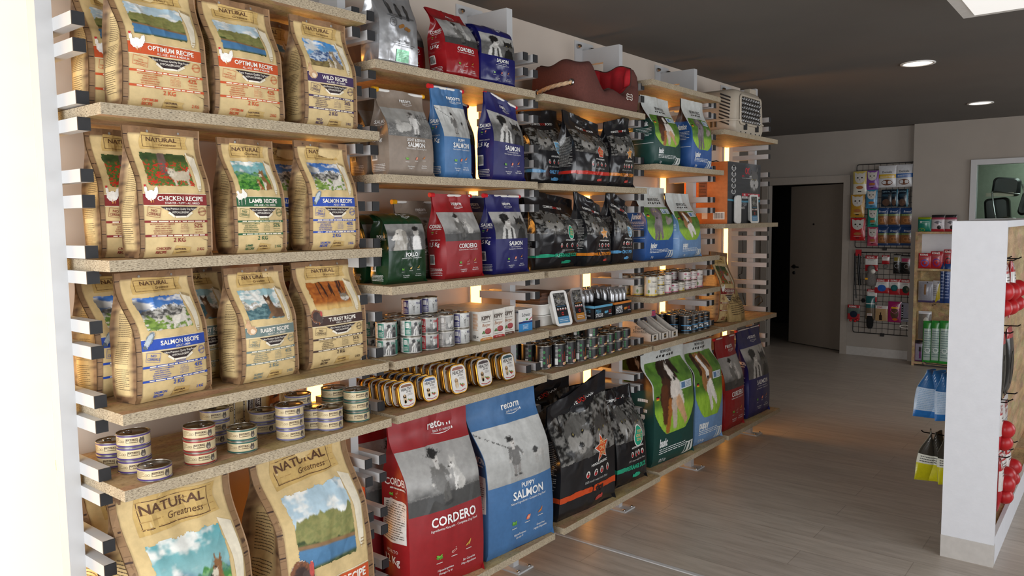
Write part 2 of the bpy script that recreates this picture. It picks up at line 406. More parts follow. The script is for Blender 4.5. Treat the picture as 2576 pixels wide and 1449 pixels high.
# ------------------------------------------------------------------ printing: flat artwork laid on a curved panel
def _h(i, j, seed):
    n = (i*374761393 + j*668265263 + seed*974711) & 0x7fffffff
    n = (n ^ (n >> 13))*1274126177 & 0x7fffffff
    return ((n ^ (n >> 16)) & 0xffff)/65535.0
def vnoise(x, y, seed=0):
    x = np.asarray(x, float); y = np.asarray(y, float); i = np.floor(x).astype(np.int64); j = np.floor(y).astype(np.int64); fx = x-i; fy = y-j
    fx = fx*fx*(3-2*fx); fy = fy*fy*(3-2*fy)
    a, b, c, d = _h(i, j, seed), _h(i+1, j, seed), _h(i, j+1, seed), _h(i+1, j+1, seed)
    return (a*(1-fx)+b*fx)*(1-fy)+(c*(1-fx)+d*fx)*fy
def fbm(x, y, seed=0, o=4):
    s = 0; a = .5; t = 0
    for k in range(o): s = s+a*vnoise(x*2**k, y*2**k, seed+k); t += a; a *= .55
    return s/t
def sstep(a, b, x):
    t = np.clip((np.asarray(x, float)-a)/(b-a), 0, 1); return t*t*(3-2*t)
_TX = {}
def text2d(s, bold=.0):
    k = (s, bold)
    if k not in _TX:
        c = bpy.data.curves.new('t', 'FONT'); c.body = s; c.offset = bold; c.resolution_u = 2; c.fill_mode = 'FRONT'
        o = bpy.data.objects.new('t', c); me = o.to_mesh()
        v = np.array([q.co[:2] for q in me.vertices]).reshape(-1, 2); me.calc_loop_triangles()
        f = np.array([t.vertices[:] for t in me.loop_triangles], int).reshape(-1, 3)
        if len(f):
            e1 = v[f[:, 1]]-v[f[:, 0]]; e2 = v[f[:, 2]]-v[f[:, 0]]; neg = e1[:, 0]*e2[:, 1]-e1[:, 1]*e2[:, 0] < 0
            f[neg] = f[neg][:, ::-1]
        o.to_mesh_clear(); bpy.data.objects.remove(o); bpy.data.curves.remove(c)
        if len(v): v = (v-[v[:, 0].min(), 0])/.70
        _TX[k] = (v, f)
    return _TX[k]
def subdiv(p, f):
    e = np.sort(np.concatenate([f[:, [0, 1]], f[:, [1, 2]], f[:, [2, 0]]]), 1); ue, inv = np.unique(e, axis=0, return_inverse=True); inv = inv.reshape(-1)
    m = (p[ue[:, 0]]+p[ue[:, 1]])/2; n = len(p); k = len(f); a, b, c = inv[:k]+n, inv[k:2*k]+n, inv[2*k:]+n
    g = np.concatenate([np.stack([f[:, 0], a, c], 1), np.stack([a, f[:, 1], b], 1), np.stack([c, b, f[:, 2]], 1), np.stack([a, b, c], 1)])
    return np.concatenate([p, m]), g
class Print:
    """artwork in panel units: u 0-1 across, v 0-1 up; pw x ph is the panel's size in metres"""
    def __init__(s, pw, ph, res=14, fine=.009): s.pw, s.ph, s.res, s.fine = pw, ph, res, fine; s.items = []
    def mesh(s, uv, faces, col, z, vcol=None): s.items.append((np.asarray(uv, float), faces, lin(col) if isinstance(col, str) else col, z, vcol)); return s
    def rect(s, u0, v0, u1, v1, col, z=1, wob=0):
        nu = max(1, int(math.ceil((u1-u0)*s.res))); nv = max(1, int(math.ceil((v1-v0)*18)))
        U, V = np.meshgrid(np.linspace(u0, u1, nu+1), np.linspace(v0, v1, nv+1)); i = np.arange(U.size).reshape(U.shape)
        q = np.stack([i[:-1, :-1], i[:-1, 1:], i[1:, 1:], i[1:, :-1]], -1).reshape(-1, 4)
        return s.mesh(np.stack([U.ravel(), V.ravel()], -1), q, col, z)
    def pic(s, u0, v0, u1, v1, painter, nu, nv, z=1):
        U, V = np.meshgrid(np.linspace(u0, u1, nu+1), np.linspace(v0, v1, nv+1)); a, b = np.meshgrid(np.linspace(0, 1, nu+1), np.linspace(0, 1, nv+1))
        rgb, mask = painter(a, b); i = np.arange(U.size).reshape(U.shape)
        q = np.stack([i[:-1, :-1], i[:-1, 1:], i[1:, 1:], i[1:, :-1]], -1)
        if mask is not None:
            m4 = mask[:-1, :-1] & mask[1:, 1:] & mask[:-1, 1:] & mask[1:, :-1]; q = q[m4]
        return s.mesh(np.stack([U.ravel(), V.ravel()], -1), q.reshape(-1, 4), None, z, rgb.reshape(-1, 3))
    def poly(s, pts, col, z=2):
        pts = np.asarray(pts, float); t = tessellate_polygon([[Vector((p[0], p[1], 0)) for p in pts]]); f = np.array(t, int).reshape(-1, 3)
        e1 = pts[f[:, 1]]-pts[f[:, 0]]; e2 = pts[f[:, 2]]-pts[f[:, 0]]; neg = e1[:, 0]*e2[:, 1]-e1[:, 1]*e2[:, 0] < 0; f[neg] = f[neg][:, ::-1]
        for _ in range(4):                   # fine enough to follow a curved panel
            q = pts*[s.pw, s.ph]; L_ = np.linalg.norm(q[f]-q[np.roll(f, -1, 1)], axis=2).max()
            if L_ < s.fine: break
            pts, f = subdiv(pts, f)
        return s.mesh(pts, f, col, z)
    def ell(s, u, v, ru, rv, col, z=2, n=18, rot=0):
        a = np.linspace(0, 2*math.pi, n, endpoint=False); x = ru*np.cos(a); y = rv*np.sin(a); k = s.pw/s.ph; c, q = math.cos(rot), math.sin(rot)
        X = x*c-y/k*q; Y = x*q*k+y*c
        uv = np.concatenate([[[u, v]], np.stack([u+X, v+Y], -1)]); return s.mesh(uv, np.array([(0, 1+i, 1+(i+1) % n) for i in range(n)]), col, z)
    def ring(s, u, v, r, th, col, z=2, n=22):
        """circle of radius r (in v units) and line width th"""
        a = np.linspace(0, 2*math.pi, n+1); k = s.ph/s.pw
        P = np.concatenate([np.stack([u+q*k*np.cos(a), v+q*np.sin(a)], -1) for q in (r, r-th)]); m = n+1
        return s.mesh(P, np.array([(m+i, i, i+1, m+i+1) for i in range(n)]), col, z)
    def frame(s, u0, v0, u1, v1, th, col, z=2, tilt=0):
        k = s.ph/s.pw; c, q = math.cos(tilt), math.sin(tilt); uc, vc = (u0+u1)/2, (v0+v1)/2
        def bar(a, b, c_, d):
            pts = []
            for x, y in ((a, b), (c_, b), (c_, d), (a, d)):
                X, Y = (x-uc)/k, y-vc; pts.append((uc+(X*c-Y*q)*k, vc+X*q+Y*c))
            
            A, B_, C_, D_ = [np.array(q) for q in pts]; n = max(1, int(max(np.linalg.norm((B_-A)*[s.pw, s.ph]), np.linalg.norm((D_-A)*[s.pw, s.ph]))/s.fine+.5)); t = np.linspace(0, 1, n+1)[:, None]
            if np.linalg.norm((B_-A)*[s.pw, s.ph]) < np.linalg.norm((D_-A)*[s.pw, s.ph]): A, B_, C_, D_ = D_, A, B_, C_
            lo, hi = A+(B_-A)*t, D_+(C_-D_)*t; i = np.arange(n); m = n+1
            s.mesh(np.concatenate([lo, hi]), np.stack([i, i+1, i+1+m, i+m], 1), col, z)
        bar(u0, v0, u1, v0+th); bar(u0, v1-th, u1, v1); bar(u0, v0, u0+th*k, v1); bar(u1-th*k, v0, u1, v1); return s
    def text(s, t, u, v, h, col, al='c', bold=.0, sx=1.0, it=0, z=3, rot=0, maxw=None):
        p, f = text2d(t, bold)
        if len(f) == 0: return s
        p = p.copy(); p[:, 0] += it*p[:, 1]; w = p[:, 0].max(); k = s.ph/s.pw
        if maxw and w*sx*h*k > maxw: sx *= maxw/(w*sx*h*k)
        x = p[:, 0]*sx*h; y = p[:, 1]*h; x -= {'l': 0, 'c': w*sx*h/2, 'r': w*sx*h}[al]
        if rot: x, y = x*math.cos(rot)-y*math.sin(rot), x*math.sin(rot)+y*math.cos(rot)
        q = np.stack([u+x*k, v+y], -1)
        for _ in range(2):
            d_ = q*[s.pw, s.ph]
            if np.linalg.norm(d_[f]-d_[np.roll(f, -1, 1)], axis=2).max() < s.fine or len(f) > 4000: break
            q, f = subdiv(q, f)
        return s.mesh(q, f, col, z)
    def lines(s, u0, v0, u1, v1, n, col, z=2, seed=0, fill=.55, ragged=True):
        """rows of small print too fine to read"""
        rg = random.Random(seed); dv = (v1-v0)/n
        for i in range(n):
            e = u1-(u1-u0)*rg.uniform(0, .35)*(rg.random() < .35) if ragged else u1; u = u0; y = v1-dv*(i+.5)
            while u < e-.004:
                L = min(rg.uniform(.04, .12)*(u1-u0)*1.4, e-u); s.mesh([(u, y-dv*fill/2), (u+L, y-dv*fill/2), (u+L, y+dv*fill/2), (u, y+dv*fill/2)], np.array([(0, 1, 2, 3)]), col, z); u += L+.02*(u1-u0)
        return s
    def barcode(s, u0, v0, u1, v1, z=2, seed=1):
        s.rect(u0, v0, u1, v1, '#e9e6df', z); rg = random.Random(seed); u = u0+.06*(u1-u0)
        while u < u1-.06*(u1-u0):
            w = rg.choice((.012, .02, .035))*(u1-u0); s.rect(u, v0+.12*(v1-v0), min(u+w, u1), v1-.12*(v1-v0), '#222222', z+1); u += w+rg.choice((.015, .025))*(u1-u0)
        return s
    def emit(s, mb, fn, mat=0, o0=.0006, dz=.00042):
        for uv, f, col, z, vc in s.items:
            P = fn(uv[:, 0], uv[:, 1], o0+z*dz); mb.add(P, f, col if col is not None else (.5, .5, .5), mat, False, vc)
        return mb

# ------------------------------------------------------------------ small painted pictures
def L(c): return lin(c)
def mixc(a, b, t): return a+(b-a)*t[..., None]
def flat(U, c): return np.broadcast_to(L(c) if isinstance(c, str) else c, U.shape+(3,)).copy()
def blob(rgb, U, V, u, v, ru, rv, c, rot=0, soft=.15, asp=1.0, seed=None):
    x, y = (U-u)*asp, V-v; k, q = math.cos(rot), math.sin(rot); X = (x*k+y*q)/(ru*asp); Y = (-x*q+y*k)/rv
    r = np.hypot(X, Y)
    if seed is not None: r = r+(fbm(U*18, V*18, seed)-.5)*.5
    t = 1-sstep(1-soft, 1+soft, r); cc = L(c) if isinstance(c, str) else np.asarray(c)
    return mixc(rgb, cc*(.8+.4*fbm(U*30, V*30, 7))[..., None], t)
def torn(U, V, seed, a=.05):
    n = lambda x, k: (fbm(x*9, x*0+k, seed+k, 4)-.5)*a
    return (U > .025+n(V, 1)) & (U < .975+n(V, 2)) & (V > .05+n(U, 3)*1.3) & (V < .95+n(U, 4)*1.3)
class Cv:
    """a small painting: X runs 0..asp, Y 0..1"""
    def __init__(s, U, V, asp, rgb): s.X, s.Y, s.asp, s.r = U*asp, V, asp, rgb; s.n = fbm(U*asp*26, V*26, 77, 3); s.g = (fbm(U*asp*60, V*60, 33, 2)-.5)*.05
    def put(s, d, c, soft=.012, tex=.35): s.r = mixc(s.r, L(c)*(1-tex/2+tex*s.n)[..., None], sstep(soft, -soft, d+s.g)); return s
    def ell(s, x, y, a, b, c, rot=0, soft=.012, tex=.35):
        dx, dy = s.X-x, s.Y-y; k, q = math.cos(rot), math.sin(rot); e = np.hypot((dx*k+dy*q)/a, (-dx*q+dy*k)/b); return s.put((e-1)*min(a, b), c, soft, tex)
    def cap(s, x0, y0, x1, y1, r0, r1, c, soft=.010, tex=.35):
        dx, dy = x1-x0, y1-y0; t = np.clip(((s.X-x0)*dx+(s.Y-y0)*dy)/(dx*dx+dy*dy+1e-9), 0, 1); return s.put(np.hypot(s.X-x0-t*dx, s.Y-y0-t*dy)-(r0+(r1-r0)*t), c, soft, tex)
    def dog(s, x, y, k, c1, c2, f=1, dark='#181412'):
        """sitting dog, k = height; f = +1 faces right"""
        q = lambda a: x+f*a*k
        s.cap(q(-.12), y+.18*k, q(.02), y+.50*k, .20*k, .15*k, c1); s.cap(q(.10), y+.48*k, q(.12), y+.04*k, .075*k, .05*k, c2); s.cap(q(-.02), y+.40*k, q(0), y+.04*k, .07*k, .05*k, c1); s.ell(q(-.16), y+.07*k, .17*k, .07*k, c1); s.cap(q(.06), y+.5*k, q(.08), y+.30*k, .11*k, .09*k, c2)
        s.cap(q(.02), y+.52*k, q(.08), y+.74*k, .12*k, .11*k, c1); s.ell(q(.09), y+.80*k, .14*k, .13*k, c1); s.cap(q(.14), y+.75*k, q(.26), y+.71*k, .075*k, .05*k, c2); s.ell(q(.30), y+.725*k, .030*k, .026*k, dark, 0, .006); s.ell(q(.15), y+.82*k, .022*k, .022*k, dark, 0, .006)
        s.cap(q(.0), y+.88*k, q(-.06), y+.99*k if f > 0 else y+.98*k, .055*k, .015*k, c1); s.cap(q(.12), y+.90*k, q(.12), y+1.0*k, .05*k, .012*k, c1); return s
    def head(s, x, y, k, c1, c2, dark='#161616'):
        """animal head seen from the front"""
        for f in (-1, 1): s.cap(x+f*.24*k, y+.22*k, x+f*.34*k, y+.52*k, .12*k, .02*k, c1); s.cap(x+f*.25*k, y+.25*k, x+f*.32*k, y+.42*k, .05*k, .01*k, dark)
        s.ell(x, y, .42*k, .40*k, c1); s.ell(x, y+.10*k, .12*k, .26*k, c1, 0, .02)
        for f in (-1, 1): s.ell(x+f*.22*k, y-.10*k, .2*k, .17*k, c2); s.ell(x+f*.16*k, y+.06*k, .055*k, .04*k, dark, f*.3, .006); s.ell(x+f*.16*k, y+.068*k, .018*k, .014*k, '#c9b46a', 0, .004, 0)
        s.ell(x, y-.18*k, .15*k, .17*k, c2); s.ell(x, y-.16*k, .07*k, .05*k, dark, 0, .006); s.cap(x, y-.2*k, x, y-.28*k, .01*k, .01*k, dark, .006); return s
    def person(s, x, y, k, coat, legs='#4a4946', skin='#c9c5bf', hair='#232221', hat=None, sit=False, arms=None, f=1):
        q = lambda a: x+f*a*k
        if sit: s.cap(q(-.06), y+.40*k, q(.14), y+.36*k, .09*k, .07*k, coat); s.cap(q(.14), y+.36*k, q(.17), y+.10*k, .055*k, .045*k, legs); s.cap(q(.05), y+.36*k, q(.06), y+.08*k, .055*k, .045*k, legs); s.ell(q(.20), y+.05*k, .07*k, .035*k, '#2b2a29'); s.ell(q(.09), y+.03*k, .07*k, .035*k, '#2b2a29')
        else: s.cap(q(-.05), y+.42*k, q(-.07), y+.04*k, .07*k, .04*k, legs); s.cap(q(.06), y+.42*k, q(.08), y+.04*k, .07*k, .04*k, legs); s.ell(q(-.05), y+.02*k, .06*k, .03*k, '#2b2a29'); s.ell(q(.11), y+.02*k, .06*k, .03*k, '#2b2a29')
        s.cap(q(0), y+.42*k, q(0), y+.66*k, .15*k, .12*k, coat); s.cap(q(-.13), y+.70*k, q(-.20), y+.46*k, .05*k, .04*k, coat); s.cap(q(.12), y+.70*k, q(.24), y+.52*k, .05*k, .04*k, coat); s.ell(q(-.21), y+.43*k, .035*k, .035*k, skin); s.ell(q(.26), y+.51*k, .035*k, .035*k, skin)
        s.cap(q(0), y+.72*k, q(0), y+.80*k, .05*k, .05*k, skin); s.ell(q(.015), y+.87*k, .085*k, .105*k, skin); s.ell(q(-.02), y+.93*k, .10*k, .07*k, hair)
        for a in (.0, .06): s.ell(q(a), y+.87*k, .012*k, .009*k, '#222', 0, .004)
        s.cap(q(.01), y+.81*k, q(.06), y+.815*k, .006*k, .006*k, '#6a5a56', .004)
        if hat: s.ell(q(.0), y+.945*k, .17*k, .03*k, hat, .08); s.ell(q(-.01), y+.99*k, .10*k, .06*k, hat)
        return s
def hills(U, V, sky, far, near, seed, cloud='#f4f2ea', snow=False, y0=.62):
    rgb = mixc(flat(U, sky[0]), flat(U, sky[1]), V); rgb = mixc(rgb, flat(U, cloud), sstep(.48, .68, fbm(U*4, V*7, seed))*.9)
    for k, (c1, c2, y, a) in enumerate(((far[0], far[1], y0, .26), (near[0], near[1], y0-.22, .22))):
        ridge = y+(fbm(U*3.2+k*7, U*0+k, seed+11*k, 5)-.5)*a*2
        g = mixc(flat(U, c1), flat(U, c2), sstep(.35, .65, fbm(U*16, V*22, seed+k*3, 5)))
        if snow and k == 0: g = mixc(g, flat(U, '#eceef0'), sstep(.5, .58, fbm(U*11, V*9, seed+5))*sstep(.05, .0, ridge-V-.08))
        rgb = mixc(rgb, g, sstep(-.012, .012, ridge-V))
    return rgb
def P_optimum(U, V):
    r = hills(U, V, ('#cfdde2', '#a9c4d2'), ('#7d8048', '#8f8c52'), ('#33451f', '#56602f'), 21)
    r = mixc(r, flat(U, '#4d7ca3'), sstep(.30, .27, V+.10*(U-.5))*sstep(.06, .12, V)); r = mixc(r, flat(U, '#8b6a45'), sstep(.34, .32, V+.1*(U-.5))*sstep(.27, .3, V+.1*(U-.5)))
    return r, torn(U, V, 5)
def P_wild(U, V):
    r = hills(U, V, ('#9fd0ea', '#2f86cf'), ('#3b5f93', '#c9d6e4'), ('#6b5a38', '#8b7a4a'), 31, y0=.5)
    return Cv(U, V, 1.33, r).dog(1.02, .05, .62, '#a08c70', '#e0d4c0', -1).dog(.78, .03, .34, '#a9977c', '#ddd2c0', -1).r, torn(U, V, 6)
def P_chicken(U, V):
    n = fbm(U*26, V*26, 3); r = mixc(flat(U, '#27401c'), flat(U, '#6c8a3a'), fbm(U*12, V*14, 2)); r = mixc(r, flat(U, '#1f3018'), sstep(.6, .8, V)*.7)
    r = mixc(r, flat(U, '#6c5a52'), sstep(.10, .07, abs(U-.42-.03*V))*sstep(.3, .4, V)); r = mixc(r, flat(U, '#cf2f20'), sstep(.54, .60, n)*sstep(.80, .62, V))
    c = Cv(U, V, 1.33, r); c.cap(.80, .32, 1.10, .34, .12, .13, '#cbbda4'); c.cap(.78, .2, .78, .10, .035, .03, '#cbbda4'); c.cap(1.12, .25, 1.16, .10, .04, .03, '#c2b39a'); c.ell(.76, .42, .12, .12, '#d6c9b2'); c.ell(.72, .37, .07, .05, '#e4dac6'); c.cap(.68, .50, .66, .56, .03, .01, '#b8a98e'); c.cap(.84, .50, .87, .55, .03, .01, '#b8a98e'); c.cap(1.2, .42, 1.28, .52, .04, .02, '#d6c9b2'); c.ell(.67, .38, .02, .016, '#222'); c.ell(.72, .44, .012, .012, '#222'); c.ell(.79, .44, .012, .012, '#222')
    return c.r, torn(U, V, 7)
def P_lamb(U, V):
    r = hills(U, V, ('#c7dcd4', '#4fa0a8'), ('#3f7f3c', '#7fb057'), ('#245f24', '#5b9a38'), 41); r = mixc(r, flat(U, '#3f6a8c'), sstep(.08, .0, abs(V-.56-.2*(fbm(U*3, U*0, 4)-.5)))*.5)
    return Cv(U, V, 1.36, r).dog(1.12, .03, .66, '#8f6238', '#e4d8c2', -1).dog(.86, .01, .38, '#9c622f', '#d2b08a', -1).r, torn(U, V, 8)
def P_salmon(U, V):
    r = hills(U, V, ('#7fb2e0', '#2c66b8'), ('#4a4a48', '#b9b6ae'), ('#5d7a33', '#86a24a'), 51, snow=True, y0=.66)
    r = mixc(r, flat(U, '#cfc9bd'), sstep(.5, .58, fbm(U*14, V*18, 9))*sstep(.5, .35, V)); r = mixc(r, flat(U, '#2f2d2a'), sstep(.3, .1, U)*sstep(.35, .5, V)*sstep(.95, .8, V)*.8)
    c = Cv(U, V, 1.33, r); c.cap(.85, .28, 1.10, .34, .10, .10, '#e2dccf'); c.cap(1.12, .4, 1.2, .52, .06, .05, '#e9e4d8'); c.cap(1.13, .3, 1.17, .08, .035, .03, '#ddd6c8'); c.cap(.82, .25, .74, .10, .035, .03, '#ddd6c8'); return c.r, torn(U, V, 9)
def P_rabbit(U, V):
    r = hills(U, V, ('#a8c3c4', '#8fb2b8'), ('#8c8577', '#d8d4c8'), ('#3f5f66', '#6a8a8c'), 61, snow=True, y0=.6); c = Cv(U, V, 1.33, r)
    c.cap(.95, .22, 1.25, .20, .14, .13, '#6f5138'); c.cap(.86, .22, .70, .08, .06, .04, '#8a6a4a'); c.cap(.9, .28, .88, .52, .12, .11, '#7a5a3e'); c.ell(.87, .58, .11, .11, '#6b4c34'); c.cap(.80, .66, .78, .76, .045, .012, '#4f3826'); c.cap(.93, .66, .95, .76, .045, .012, '#4f3826'); c.ell(.83, .54, .06, .05, '#c8a888'); c.ell(.79, .54, .02, .018, '#222'); return c.r, torn(U, V, 10)
def P_turkey(U, V):
    r = mixc(flat(U, '#6f2a10'), flat(U, '#c9772a'), fbm(U*14, V*12, 71, 5)); r = mixc(r, flat(U, '#32180e'), sstep(.58, .66, fbm(U*22, V*1.5, 72))*sstep(.4, .5, V)); r = mixc(r, flat(U, '#d8b06a'), sstep(.32, .12, V))
    return Cv(U, V, 1.33, r).head(1.12, .40, .34, '#857a6c', '#d4ccc0').r, torn(U, V, 11)
AR = 1.65
def bw(U, V, seed, lo='#2a2a2a', hi='#b9b8b4', y=.45):
    n = fbm(U*9, V*7, seed, 5); return mixc(flat(U, lo), flat(U, hi), np.clip(sstep(y-.12, y+.12, V+.15*(n-.5))*.75+n*.35-.05, 0, 1))
def P_child(U, V):      # seated child in a hat with a pale dog
    r = bw(U, V, 81, '#343433', '#a6a4a0', .34); c = Cv(U, V, AR, r); c.cap(-.1, .12, 1.8, .16, .15, .15, '#3f3e3c', .02); c.cap(-.1, .26, 1.8, .30, .012, .012, '#6e6c69')
    return c.person(.72, .06, .86, '#6f6d69', '#55534f', hat='#1c1b1b', sit=True).dog(1.12, .26, .52, '#bdbab4', '#dddad4', -1).r, None
def P_boy(U, V):        # smiling person beside a dark dog
    r = bw(U, V, 91, '#4a4948', '#b5b3ae', .62); c = Cv(U, V, AR, r); c.cap(.62, -.1, .62, .26, .36, .28, '#c9c7c2'); c.cap(.50, .0, .52, .34, .05, .05, '#3a3937'); c.cap(.78, .0, .74, .36, .05, .05, '#3a3937'); c.cap(.62, .42, .62, .52, .10, .10, '#aeaaa4'); c.ell(.66, .66, .17, .20, '#c4c0ba'); c.ell(.60, .80, .22, .14, '#1e1d1d'); c.ell(.50, .70, .08, .14, '#1e1d1d')
    for a in (.66, .77): c.ell(a, .67, .022, .014, '#222', 0, .006)
    c.cap(.66, .56, .76, .565, .012, .012, '#f0eeea', .006); c.cap(.73, .66, .76, .60, .012, .014, '#9a958e', .006); c.head(1.30, .52, .62, '#242322', '#5d5b57'); c.cap(1.3, .0, 1.3, .2, .24, .2, '#1f1e1d'); return c.r, None
def P_pollo(U, V):      # pale dog with a person behind
    r = bw(U, V, 101, '#4b4a48', '#8f8d89', .75); c = Cv(U, V, AR, r); c.cap(1.22, -.1, 1.20, .40, .24, .18, '#d6d3ce'); c.ell(1.20, .70, .13, .16, '#b9b5ae'); c.ell(1.20, .82, .15, .09, '#2a2928'); c.cap(1.16, .69, 1.17, .69, .012, .012, '#222'); c.cap(1.25, .69, 1.26, .69, .012, .012, '#222')
    c.cap(.45, -.1, .50, .30, .30, .24, '#a9a49b'); c.ell(.52, .60, .24, .22, '#bfbab1'); c.cap(.38, .52, .20, .46, .12, .08, '#d2cdc4'); c.ell(.14, .49, .04, .035, '#1c1b1a'); c.ell(.38, .64, .03, .026, '#1c1b1a'); c.cap(.66, .66, .72, .34, .10, .09, '#8f8a81'); return c.r, None
def P_beach(U, V):      # child with a rod and a dog on a beach
    r = mixc(flat(U, '#8f8f8c'), flat(U, '#cfcfcb'), np.clip(V*.7+.35*fbm(U*5, V*9, 111), 0, 1)); c = Cv(U, V, 1.55, r); c.cap(-.05, .98, .62, .58, .006, .008, '#3a3936', .005); c.person(.66, .10, .70, '#6a6865', '#8a8682', hair='#2a2928'); c.cap(1.16, .40, 1.34, .38, .07, .06, '#b5b3ae'); c.ell(1.14, .47, .06, .06, '#2b2a29')
    for a in (1.14, 1.18, 1.32, 1.36): c.cap(a, .36, a, .22, .018, .014, '#a5a39e', .006)
    c.cap(.50, .08, .80, .07, .015, .03, '#a3a19d'); return c.r, None
def P_farm(U, V):       # child and sheep by a fence
    r = bw(U, V, 121, '#5e5d5b', '#9d9b96', .5); r = mixc(r, flat(U, '#8c8a86'), sstep(.5, .7, fbm(U*60, V*50, 5))*sstep(.5, .4, V)); c = Cv(U, V, AR, r)
    for k in range(7): c.cap(.9+.12*k, .62, .92+.12*k, .86, .010, .008, '#2f2e2c', .006)
    for k in (.68, .76): c.cap(.8, k, 1.7, k+.05, .008, .008, '#2f2e2c', .006)
    c.cap(.44, .30, .66, .34, .17, .15, '#b9b6b0'); c.ell(.40, .48, .10, .11, '#a8a59f'); c.cap(.5, .16, .5, .06, .03, .02, '#6e6c68'); c.cap(.66, .16, .66, .06, .03, .02, '#6e6c68')
    return c.person(.98, .06, .84, '#dddad5', '#c9c6c1', hair='#4a4846').r, None
def P_wolf(U, V):       # grey wolf in undergrowth
    n = fbm(U*22, V*16, 131, 5); r = mixc(flat(U, '#161615'), flat(U, '#86847f'), sstep(.38, .72, n)); c = Cv(U, V, 2.2, r); c.cap(.8, -.1, .85, .3, .4, .3, '#4d4b48', .03, .9); c.head(.80, .48, .95, '#5c5a56', '#918e88'); c.head(1.66, .40, .70, '#474542', '#7a7772')
    return c.r, (V < .94+.06*np.sin(U*9)) & (V > .03+.05*(fbm(U*9, U*0, 3)-.5))
def P_grass(kind):
    def f(U, V):
        r = mixc(flat(U, '#274d1d'), flat(U, '#6f9c38'), fbm(U*10, V*10, 141, 5)); r = mixc(r, mixc(flat(U, '#7fae2c'), flat(U, '#a9d04a'), fbm(U*40, V*12, 5)), sstep(.46, .30, V)); c = Cv(U, V, 1.25, r)
        if kind == 'basic':     # running brown and white dog
            c.cap(.40, .52, .52, .78, .24, .22, '#43281b'); c.cap(.62, .60, .78, .40, .17, .10, '#e2d8cd'); c.cap(.42, .40, .36, .06, .09, .06, '#a5642c'); c.cap(.56, .40, .58, .10, .09, .06, '#c9b8a6'); c.cap(.70, .42, .94, .12, .09, .055, '#d4a67c'); c.cap(.30, .6, .28, .2, .10, .07, '#5a321d'); c.ell(.56, .88, .19, .15, '#2c1c14'); c.ell(.60, .82, .07, .12, '#efe6da'); c.ell(.62, .75, .035, .026, '#111'); c.cap(.42, .95, .34, .84, .07, .06, '#23150f'); c.cap(.72, .95, .80, .84, .06, .05, '#23150f')
        elif kind == 'junior':  # standing grey puppy
            c.cap(.42, .42, .52, .72, .16, .14, '#867a7e'); c.cap(.36, .42, .34, .06, .07, .05, '#746a6e'); c.cap(.54, .42, .62, .08, .07, .05, '#84787c'); c.cap(.46, .40, .46, .04, .06, .045, '#6c6266'); c.ell(.50, .84, .16, .15, '#8c8084'); c.cap(.46, .78, .44, .70, .09, .07, '#796e72'); c.ell(.44, .67, .03, .022, '#222'); c.cap(.38, .92, .32, .78, .06, .04, '#6c6266'); c.cap(.62, .92, .68, .80, .06, .04, '#6c6266'); c.cap(.92, .56, 1.08, .60, .10, .09, '#a1938b'); c.ell(.9, .66, .07, .07, '#8c8078'); c.ell(.42, .86, .016, .016, '#c9b24a'); c.ell(.52, .86, .016, .016, '#c9b24a')
        else:                   # leaping puppy
            c.cap(.48, .62, .60, .78, .22, .20, '#a07044'); c.cap(.62, .50, .86, .22, .09, .055, '#efe9e2'); c.cap(.52, .46, .66, .14, .09, .055, '#e9e2da'); c.ell(.46, .82, .20, .17, '#96663a'); c.cap(.48, .90, .52, .66, .05, .07, '#f1ebe3'); c.ell(.53, .62, .045, .032, '#171313'); c.cap(.30, .92, .24, .72, .08, .06, '#3a2418'); c.ell(.38, .82, .022, .022, '#171313'); c.ell(.58, .82, .022, .022, '#171313'); c.cap(.62, .94, .70, .80, .06, .05, '#5a3a22')
        return c.r, ((U-.5)/.55)**2+((V-.60)/.68)**2 < 1
    return f
SP_BASIC, SP_JUN, SP_PUP = 'basic', 'junior', 'puppy'
def P_bird(kind):
    """farm animal beside the banner"""
    def f(U, V):
        r = flat(U, '#f2eee6'); m = np.zeros(U.shape, bool)
        S_ = {'hen': ((.5, .42, .34, .26, '#f2efe9', .1), (.8, .6, .14, .25, '#f0ece4', -.3), (.22, .70, .10, .20, '#efeae2', 0), (.20, .88, .08, .08, '#c4242a', 0), (.5, .12, .04, .14, '#d08a3a', 0), (.62, .12, .04, .14, '#d08a3a', 0)),
              'turkey': ((.40, .55, .38, .42, '#7a4a2c', .2), (.40, .55, .26, .30, '#3a2620', 0), (.62, .42, .24, .30, '#4a3a34', 0), (.74, .72, .08, .18, '#b84a44', 0), (.55, .1, .04, .12, '#b06a3a', 0)),
              'lamb': ((.35, .5, .28, .2, '#ece6da', 0), (.7, .6, .25, .2, '#f1ece2', 0), (.2, .72, .13, .12, '#f3eee6', 0), (.62, .82, .12, .12, '#f4efe8', 0), (.22, .2, .05, .22, '#ddd5c8', 0), (.45, .2, .05, .22, '#ddd5c8', 0), (.72, .26, .05, .22, '#e4dccf', 0)),
              'fish': ((.5, .5, .46, .20, '#6f7c86', .9), (.45, .45, .38, .12, '#b9c2c6', .9), (.22, .12, .16, .10, '#56626c', -.6)),
              'rabbit': ((.5, .36, .36, .26, '#c39a72', 0), (.30, .62, .2, .2, '#cfa880', 0), (.26, .86, .06, .18, '#c49a74', .2), (.40, .86, .06, .18, '#c9a07a', -.1), (.56, .3, .16, .14, '#e4cfb4', 0))}[kind]
        for (a, b, ru, rv, c, q) in S_:
            x, y = U-a, V-b; k, z = math.cos(q), math.sin(q); rr = np.hypot((x*k+y*z)/ru, (-x*z+y*k)/rv)
            m |= rr < 1; r = blob(r, U, V, a, b, ru, rv, c, q, .08, 1, 17)
        return r, m
    return f
